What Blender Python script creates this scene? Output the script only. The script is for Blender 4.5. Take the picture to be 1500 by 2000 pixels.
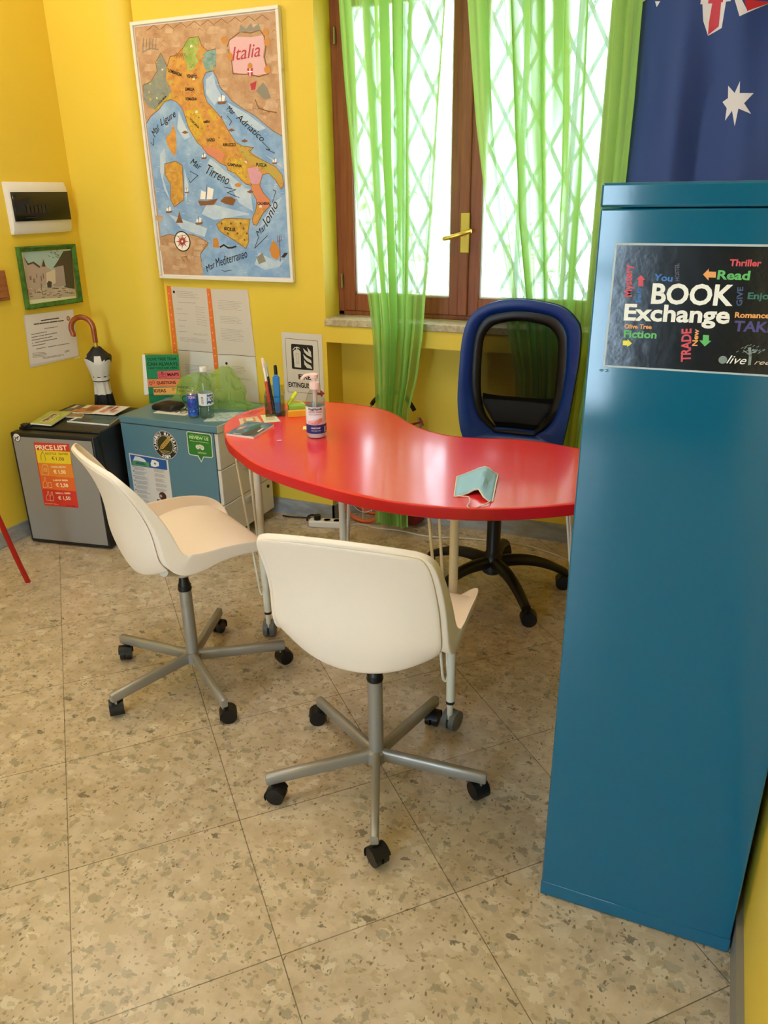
import bpy, bmesh, math, random
from mathutils import Vector, Matrix, Euler
random.seed(7)
for o in list(bpy.data.objects): bpy.data.objects.remove(o)
SC = bpy.context.scene
COL = SC.collection
PI = math.pi
R = math.radians

# ------------------------------------------------------------ camera
cam_d = bpy.data.cameras.new('camera'); cam = bpy.data.objects.new('camera', cam_d); COL.objects.link(cam)
cam_d.sensor_fit = 'VERTICAL'; cam_d.sensor_height = 36.0; cam_d.lens = 27.045; cam_d.clip_start = .02
CAM_ROWS = [[0.921153, 0.388995, -0.012638], [0.137384, -0.355369, -0.924575], [-0.364146, 0.849939, -0.380791]]
rt, dn, fw = [Vector(r) for r in CAM_ROWS]
cam.matrix_world = Matrix(((rt.x, -dn.x, -fw.x, 0), (rt.y, -dn.y, -fw.y, 0), (rt.z, -dn.z, -fw.z, 1.47574), (0, 0, 0, 1)))
SC.camera = cam

# ------------------------------------------------------------ light
vs = SC.view_settings
vs.view_transform = 'Standard'; vs.look = 'None'; vs.gamma = 1.0; vs.use_curve_mapping = False
vs.exposure = 0.33
W = bpy.data.worlds.new('daylight'); SC.world = W; W.use_nodes = True
bgn = W.node_tree.nodes['Background']; bgn.inputs[0].default_value = (.80, .91, 1.0, 1)
# open sky, boosted towards -Y to strengthen the door light and cabinet reflection
_n = W.node_tree.nodes.new; _l = W.node_tree.links.new
_tc = _n('ShaderNodeTexCoord'); _sx = _n('ShaderNodeSeparateXYZ'); _mr = _n('ShaderNodeMapRange'); _mr.interpolation_type = 'SMOOTHSTEP'
_l(_tc.outputs['Generated'], _sx.inputs[0]); _ng = _n('ShaderNodeMath'); _ng.operation = 'MULTIPLY'; _ng.inputs[1].default_value = -1; _l(_sx.outputs['Y'], _ng.inputs[0]); _l(_ng.outputs[0], _mr.inputs[0])
_mr.inputs[1].default_value = -.1; _mr.inputs[2].default_value = .75
_st = _n('ShaderNodeMapRange'); _l(_mr.outputs[0], _st.inputs[0]); _st.inputs[3].default_value = 5.5; _st.inputs[4].default_value = 16.0; _l(_st.outputs[0], bgn.inputs[1])
_cm = _n('ShaderNodeMix'); _cm.data_type = 'RGBA'; _l(_mr.outputs[0], _cm.inputs['Factor']); _cm.inputs['A'].default_value = (.74, .89, 1, 1); _cm.inputs['B'].default_value = (.62, .81, 1, 1); _l(_cm.outputs['Result'], bgn.inputs[0])
def area(name, loc, rot, sx, sy, power, col):
    d = bpy.data.lights.new(name, 'AREA'); d.shape = 'RECTANGLE'; d.size = sx; d.size_y = sy; d.energy = power; d.color = col
    o = bpy.data.objects.new(name, d); COL.objects.link(o); o.location = loc; o.rotation_euler = rot
    return o
bulb = bpy.data.lights.new('ceiling_lamp_bulb', 'POINT'); bulb.energy = 12; bulb.color = (1, .90, .78); bulb.shadow_soft_size = .16
bo_ = bpy.data.objects.new('ceiling_lamp_bulb', bulb); COL.objects.link(bo_); bo_.location = (-2.5, 2.05, 2.5)
area('overhead_fill', (-1.35, 1.3, 2.82), (0, 0, 0), .6, .6, 14, (1, .93, .84))  # added fill without a fitting, brightens tabletop, seats and floor
area('overhead_fill', (-.9, -1.2, 2.82), (0, 0, 0), .9, .9, 3, (1, .96, .9))  # weak added fill behind the camera, no lamp known there

# ------------------------------------------------------------ materials
def lin(h):
    h = h.lstrip('#'); v = [int(h[i:i + 2], 16) / 255 for i in (0, 2, 4)]
    return tuple([c / 12.92 if c <= .04045 else ((c + .055) / 1.055) ** 2.4 for c in v]) + (1,)
MATS = {}
def mat(name, hexc, rough=.5, metal=0., coat=0., bump=0., bscale=200., vary=0., vscale=8., spec=.5, trans=0., ior=1.45, sheen=0.):
    if name in MATS: return MATS[name]
    m = bpy.data.materials.new(name); m.use_nodes = True; nt = m.node_tree; b = nt.nodes['Principled BSDF']
    c = lin(hexc); b.inputs['Base Color'].default_value = c
    b.inputs['Roughness'].default_value = rough; b.inputs['Metallic'].default_value = metal
    b.inputs['Coat Weight'].default_value = coat; b.inputs['Coat Roughness'].default_value = .12
    b.inputs['Specular IOR Level'].default_value = spec; b.inputs['IOR'].default_value = ior
    b.inputs['Transmission Weight'].default_value = trans; b.inputs['Sheen Weight'].default_value = sheen
    tc = nt.nodes.new('ShaderNodeTexCoord')
    if vary:
        n = nt.nodes.new('ShaderNodeTexNoise'); n.inputs['Scale'].default_value = vscale; n.inputs['Detail'].default_value = 4
        nt.links.new(tc.outputs['Object'], n.inputs['Vector'])
        mx = nt.nodes.new('ShaderNodeMix'); mx.data_type = 'RGBA'; nt.links.new(n.outputs['Fac'], mx.inputs['Factor'])
        mx.inputs['A'].default_value = tuple(max(0, x * (1 - vary)) for x in c[:3]) + (1,)
        mx.inputs['B'].default_value = tuple(min(1, x * (1 + vary)) for x in c[:3]) + (1,)
        nt.links.new(mx.outputs['Result'], b.inputs['Base Color'])
    if bump:
        n = nt.nodes.new('ShaderNodeTexNoise'); n.inputs['Scale'].default_value = bscale; n.inputs['Detail'].default_value = 3
        nt.links.new(tc.outputs['Object'], n.inputs['Vector'])
        bp = nt.nodes.new('ShaderNodeBump'); bp.inputs['Strength'].default_value = bump; bp.inputs['Distance'].default_value = .002
        nt.links.new(n.outputs['Fac'], bp.inputs['Height']); nt.links.new(bp.outputs['Normal'], b.inputs['Normal'])
    MATS[name] = m
    return m
def two_tone(name, ha, hb, scale=20., lo=.45, hi=.6, detail=4., rough=.5, coat=0., tex='noise', stretch=(1, 1, 1)):
    if name in MATS: return MATS[name]
    m = mat(name, ha, rough, coat=coat); nt = m.node_tree; b = nt.nodes['Principled BSDF']
    tc = nt.nodes.new('ShaderNodeTexCoord'); mp = nt.nodes.new('ShaderNodeMapping'); mp.inputs['Scale'].default_value = stretch
    nt.links.new(tc.outputs['Object'], mp.inputs['Vector'])
    n = nt.nodes.new('ShaderNodeTexNoise'); n.inputs['Scale'].default_value = scale; n.inputs['Detail'].default_value = detail; n.inputs['Roughness'].default_value = .65
    nt.links.new(mp.outputs['Vector'], n.inputs['Vector'])
    cr = nt.nodes.new('ShaderNodeValToRGB'); e = cr.color_ramp.elements
    e[0].position = lo; e[0].color = lin(ha); e[1].position = hi; e[1].color = lin(hb)
    nt.links.new(n.outputs['Fac'], cr.inputs['Fac']); nt.links.new(cr.outputs['Color'], b.inputs['Base Color'])
    return m
def glassy(name, tint, rough=.03, gloss=1.0):
    m = bpy.data.materials.new(name); m.use_nodes = True; nt = m.node_tree; nt.nodes.clear()
    out = nt.nodes.new('ShaderNodeOutputMaterial'); t = nt.nodes.new('ShaderNodeBsdfTransparent'); g = nt.nodes.new('ShaderNodeBsdfGlossy')
    fr = nt.nodes.new('ShaderNodeFresnel'); mx = nt.nodes.new('ShaderNodeMixShader')
    t.inputs['Color'].default_value = lin(tint); g.inputs['Roughness'].default_value = rough; fr.inputs['IOR'].default_value = 1.45
    ge = nt.nodes.new('ShaderNodeNewGeometry'); ir = nt.nodes.new('ShaderNodeMapRange'); ir.inputs[3].default_value = 1.45; ir.inputs[4].default_value = 1 / 1.45
    nt.links.new(ge.outputs['Backfacing'], ir.inputs[0]); nt.links.new(ir.outputs[0], fr.inputs['IOR'])
    nt.links.new(fr.outputs[0], mx.inputs[0]); nt.links.new(t.outputs[0], mx.inputs[1]); nt.links.new(g.outputs[0], mx.inputs[2]); nt.links.new(mx.outputs[0], out.inputs[0])
    MATS[name] = m
    return m
def sheer(name, hexc, opac, trl=.55, streak=0., scale=(60, 60, 1)):
    # thin woven cloth: some light passes between the threads, the threads scatter the rest
    m = bpy.data.materials.new(name); m.use_nodes = True; nt = m.node_tree; nt.nodes.clear(); L = nt.links.new
    out = nt.nodes.new('ShaderNodeOutputMaterial'); t = nt.nodes.new('ShaderNodeBsdfTransparent')
    d = nt.nodes.new('ShaderNodeBsdfDiffuse'); tl = nt.nodes.new('ShaderNodeBsdfTranslucent')
    for s in (d, tl): s.inputs['Color'].default_value = lin(hexc)
    a = nt.nodes.new('ShaderNodeMixShader'); a.inputs[0].default_value = trl; L(d.outputs[0], a.inputs[1]); L(tl.outputs[0], a.inputs[2])
    mx = nt.nodes.new('ShaderNodeMixShader'); mx.inputs[0].default_value = opac
    L(t.outputs[0], mx.inputs[1]); L(a.outputs[0], mx.inputs[2]); L(mx.outputs[0], out.inputs[0])
    if streak:
        uv = nt.nodes.new('ShaderNodeUVMap'); mp = nt.nodes.new('ShaderNodeMapping'); mp.inputs['Scale'].default_value = scale
        n = nt.nodes.new('ShaderNodeTexNoise'); n.inputs['Scale'].default_value = 1; n.inputs['Detail'].default_value = 2
        mr = nt.nodes.new('ShaderNodeMapRange'); mr.inputs[1].default_value = .42; mr.inputs[2].default_value = .58
        mr.inputs[3].default_value = max(0, opac - streak); mr.inputs[4].default_value = min(1, opac + streak)
        L(uv.outputs[0], mp.inputs[0]); L(mp.outputs[0], n.inputs['Vector']); L(n.outputs['Fac'], mr.inputs[0]); L(mr.outputs[0], mx.inputs[0])
    MATS[name] = m
    return m

FLAT = dict(ink='#1b1a1c', ink2='#4a444a', ink3='#8a8285', ink4='#a79c94', paper='#f6f2ea', paper2='#e9e2e4', paper3='#d9cdc0', paper4='#e0d8cf', sleeve='#d6d2d4',
    tape='#f07a35', tape2='#ffd0a0', yel_pale='#f3e9a0', arrow='#a8201c',
    m_brown='#8a5a34', m_grey='#8f8a7c', m_orng='#d08a3c', m_crim='#c23548', m_rose='#e6b7ba', m_dark='#2c2320', m_pink='#dba0b0', m_red='#dd8a68',
    p_mat='#e4e6c4', p_sky='#a9c4c8', p_house='#b8a49c', p_wall='#a89a9a', p_dark='#4c4238', p_pale='#d8cbb8', p_ground='#bcaea0',
    b_edge='#b9c4c8', b_black='#131217', b_red='#d8424c', b_blue='#2d6fbd', b_dim='#4a4352', b_green='#5fb85a', b_navy='#35466f', b_dgreen='#2d6b58', b_orng='#f0a24e', b_purp='#4a3b7c', b_yel='#f1e23f', b_grey='#7f8a84', b_pale='#e2c8b0',
    g_green='#1f8a5f', g_ink='#0f3a2c', g_ink2='#3c1a1c', g_pink='#e2606a', g_orng='#f58a5c', g_amb='#f9b864',
    pl_red='#d8352a', pl_yel='#f2cf2c', pl_or1='#ef8a2c', pl_or2='#ec6a2a', pl_cream='#fbe3b8',
    e_olive='#3a3818', e_gold='#cfa552', rv_green='#2f7a2c', rv_pale='#cfe6a8', lf_blue='#2a5aa0', lf_green='#5f9a5c', lf_teal='#2f6f66', lf_brown='#4a2420',
    fl_white='#eceaf0', fl_red='#d02a38', bl_navy='#232f78', bl_pink='#e8b6ae', bl_red='#d46a62', bl_skin='#e0917c')
def fm(n):
    if n in MATS: return MATS[n]
    return mat(n, FLAT[n], .45)
two_tone('m_land', '#cfa882', '#b98d68', 18, .35, .65, coat=0)
two_tone('m_sea', '#7fa6d4', '#a9c6e2', 9, .42, .68, coat=0)
two_tone('m_pale', '#b4cbe2', '#cfdcea', 16, .4, .7, coat=0)
two_tone('m_ital', '#dba34e', '#c98a45', 26, .4, .62, coat=0)
two_tone('m_piem', '#9a9c88', '#86908a', 30, .4, .6, coat=0)
two_tone('m_green', '#8fae4c', '#b6bf68', 34, .4, .6, coat=0)
two_tone('m_teal', '#6f9c98', '#8fb0a4', 34, .4, .6, coat=0)
two_tone('m_lig', '#cdb940', '#b8a040', 30, .4, .6, coat=0)
two_tone('m_yel', '#dfb93e', '#cc9a3e', 34, .4, .6, coat=0)
two_tone('m_pugl', '#b9ae4c', '#cfa04e', 30, .4, .6, coat=0)
two_tone('m_sard', '#dca846', '#c48e40', 36, .4, .6, coat=0)
two_tone('m_sici', '#d8b248', '#c0923e', 36, .4, .6, coat=0)

def new_floor_mat():
    m = bpy.data.materials.new('terrazzo_tiles'); m.use_nodes = True; nt = m.node_tree; L = nt.links.new; N = nt.nodes.new
    b = nt.nodes['Principled BSDF']
    geo = N('ShaderNodeNewGeometry')
    def math_(op, a, bb=None, c=None):
        n = N('ShaderNodeMath'); n.operation = op
        for i, v in enumerate((a, bb, c)):
            if v is None: continue
            if isinstance(v, (int, float)): n.inputs[i].default_value = v
            else: L(v, n.inputs[i])
        return n.outputs[0]
    def mixc(f, a, bb):
        n = N('ShaderNodeMix'); n.data_type = 'RGBA'
        if isinstance(f, (int, float)): n.inputs['Factor'].default_value = f
        else: L(f, n.inputs['Factor'])
        for k, v in (('A', a), ('B', bb)):
            if isinstance(v, str): n.inputs[k].default_value = lin(v)
            else: L(v, n.inputs[k])
        return n.outputs['Result']
    # base cream with soft mottling
    def noise(scale, det=3, rough=.6):
        n = N('ShaderNodeTexNoise'); n.inputs['Scale'].default_value = scale; n.inputs['Detail'].default_value = det; n.inputs['Roughness'].default_value = rough
        L(geo.outputs['Position'], n.inputs['Vector']); return n
    def step(v, a, c):
        n = N('ShaderNodeMapRange'); n.interpolation_type = 'SMOOTHSTEP'; L(v, n.inputs[0]); n.inputs[1].default_value = a; n.inputs[2].default_value = c
        return n.outputs[0]
    col = mixc(step(noise(14).outputs['Fac'], .35, .68), '#c4ac88', '#d6c0a0')
    wob = noise(55, 2)
    def distort(amt):
        v = N('ShaderNodeVectorMath'); v.operation = 'SUBTRACT'; L(wob.outputs['Color'], v.inputs[0]); v.inputs[1].default_value = (.5, .5, .5)
        s = N('ShaderNodeVectorMath'); s.operation = 'SCALE'; L(v.outputs[0], s.inputs[0]); s.inputs['Scale'].default_value = amt
        a = N('ShaderNodeVectorMath'); a.operation = 'ADD'; L(geo.outputs['Position'], a.inputs[0]); L(s.outputs[0], a.inputs[1])
        return a.outputs[0]
    def chips(scale, amt, dens, size, seed, metric='EUCLIDEAN', sq=(1, 1, 1), rot=0):
        mp = N('ShaderNodeMapping'); L(distort(amt), mp.inputs[0]); mp.inputs['Location'].default_value = (seed, seed * 1.7, 0); mp.inputs['Scale'].default_value = sq; mp.inputs['Rotation'].default_value = (0, 0, rot)
        v = N('ShaderNodeTexVoronoi'); v.voronoi_dimensions = '2D'; v.distance = metric; v.inputs['Scale'].default_value = scale; L(mp.outputs[0], v.inputs['Vector'])
        sp = N('ShaderNodeSeparateColor'); L(v.outputs['Color'], sp.inputs[0])
        # each chip its own size; only some cells hold one
        r = math_('MULTIPLY', sp.outputs[1], size)
        inside = math_('SUBTRACT', 1.0, step(math_('SUBTRACT', v.outputs['Distance'], r), -.05, .02))
        sel = math_('LESS_THAN', sp.outputs[0], dens)
        return math_('MULTIPLY', inside, sel), sp.outputs[2]
    for (sc, amt, dens, size, seed, ca, cb, op, me, sq, ro) in (
        (22, .03, .5, .5, 3.1, '#e2d2b4', '#d6bf9a', .75, 'EUCLIDEAN', (1, 1.3, 1), .4),
        (38, .025, .45, .5, 1.3, '#c2ab86', '#b8a078', .8, 'EUCLIDEAN', (1, 1.6, 1), 1.1),
        (20, .035, .30, .5, 8.4, '#ab9e84', '#938a70', .7, 'MANHATTAN', (1, 1.9, 1), .7),
        (26, .03, .30, .5, 5.2, '#9c9078', '#ab9a76', .7, 'MANHATTAN', (1.8, 1, 1), .2),
        (75, .015, .17, .48, 2.2, '#93805c', '#a88f68', .75, 'EUCLIDEAN', (1, 1.7, 1), .5),
        (95, .012, .09, .46, 9.7, '#7c6a4c', '#6a5a42', .8, 'EUCLIDEAN', (1.7, 1, 1), .9),
        (24, .03, .06, .5, 6.6, '#7c6f58', '#6e6450', .8, 'MANHATTAN', (1, 1.8, 1), 1.4)):
        f, t = chips(sc, amt, dens, size, seed, me, sq, ro)
        cc = mixc(t, ca, cb)
        col = mixc(math_('MULTIPLY', f, op), col, cc)
    # square tiles laid at 45 degrees to the walls
    mp = N('ShaderNodeMapping'); L(geo.outputs['Position'], mp.inputs[0]); s = 1 / .41
    mp.inputs['Scale'].default_value = (s, s, 1); mp.inputs['Rotation'].default_value = (0, 0, -0.78293); mp.inputs['Location'].default_value = (0.4906, -2.7954, 0)
    sx = N('ShaderNodeSeparateXYZ'); L(mp.outputs[0], sx.inputs[0])
    wx = noise(3, 1)
    grout = None
    for k in (0, 1):
        f = math_('ABSOLUTE', math_('SUBTRACT', math_('FRACT', math_('ADD', sx.outputs[k], .5)), .5))
        g = math_('SUBTRACT', 1.0, step(f, .0012, .0042))
        grout = g if grout is None else math_('MAXIMUM', grout, g)
    gr = math_('MULTIPLY', grout, math_('ADD', .45, math_('MULTIPLY', noise(7, 3).outputs['Fac'], .7)))
    fl = N('ShaderNodeCombineXYZ'); L(math_('FLOOR', sx.outputs[0]), fl.inputs[0]); L(math_('FLOOR', sx.outputs[1]), fl.inputs[1])
    wn = N('ShaderNodeTexWhiteNoise'); wn.noise_dimensions = '2D'; L(fl.outputs[0], wn.inputs['Vector'])
    hs = N('ShaderNodeHueSaturation'); L(col, hs.inputs['Color']); L(math_('ADD', .86, math_('MULTIPLY', wn.outputs['Value'], .08)), hs.inputs['Value']); hs.inputs['Saturation'].default_value = .86
    col = mixc(gr, hs.outputs[0], '#4f4030')
    L(col, b.inputs['Base Color'])
    L(math_('ADD', .2, math_('MULTIPLY', noise(9, 3).outputs['Fac'], .16)), b.inputs['Roughness'])
    b.inputs['Specular IOR Level'].default_value = .5
    return m
M_FLOOR = new_floor_mat()
M_WALL = mat('yellow_wall_paint', '#eccb44', .55, bump=.12, bscale=90, vary=.04, vscale=3)
M_WALLF = mat('grey_blue_wall_paint', '#7f8d96', .7)
M_CEIL = mat('white_ceiling_paint', '#efe9da', .8)
M_MARBLE = two_tone('grey_marble', '#8d8f90', '#a9aaa8', 9, .4, .62, 6, .35, stretch=(1, 1, 3))
M_SILL = two_tone('travertine_sill', '#a99878', '#cbb996', 40, .4, .62, 5, .45)
M_WOOD = two_tone('brown_window_wood', '#7c3a1c', '#96522a', 6, .3, .7, 5, .38, stretch=(14, 14, .7))
M_TEAL = mat('teal_cabinet_paint', '#005f80', .1, bump=.05, bscale=22, coat=.3)
M_RED = mat('red_tabletop', '#ec2e32', .26, coat=.55)
M_REDEDGE = mat('red_edge_band', '#c8141f', .35)
M_CREAM = mat('cream_plastic', '#f5e6d8', .42, bump=.04, bscale=300)
M_SILVER = mat('silver_painted_steel', '#a5a29c', .42, metal=.55)
M_WHITEMETAL = mat('white_painted_steel', '#e2dac8', .35)
M_BLACK = mat('black_plastic', '#0e0e11', .42)
M_RUBBER = mat('dark_rubber', '#1a1a1c', .6)
M_BLUEPLASTIC = mat('blue_plastic', '#002c78', .4)
M_BRASS = mat('brass', '#cfae4c', .32, metal=.85)
M_CHROME = mat('chrome', '#c8c8c8', .2, metal=1)
M_GLASS = glassy('window_glass', '#fbfdfd')
M_CLEAR = glassy('clear_plastic', '#eef3f2', .05)
M_WHITE = mat('white_plastic', '#eae7e2', .38)
M_CABBLUE = mat('blue_grey_laminate', '#5b8090', .35, vary=.03)
M_DRAWER = mat('pale_grey_drawer', '#d8d0c4', .42)
M_FRIDGESILVER = mat('silver_fridge_door', '#9a9590', .5, metal=.25, bump=.1, bscale=400)
M_FRIDGEBLACK = mat('black_fridge_body', '#17181b', .4, bump=.15, bscale=250)

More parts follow.
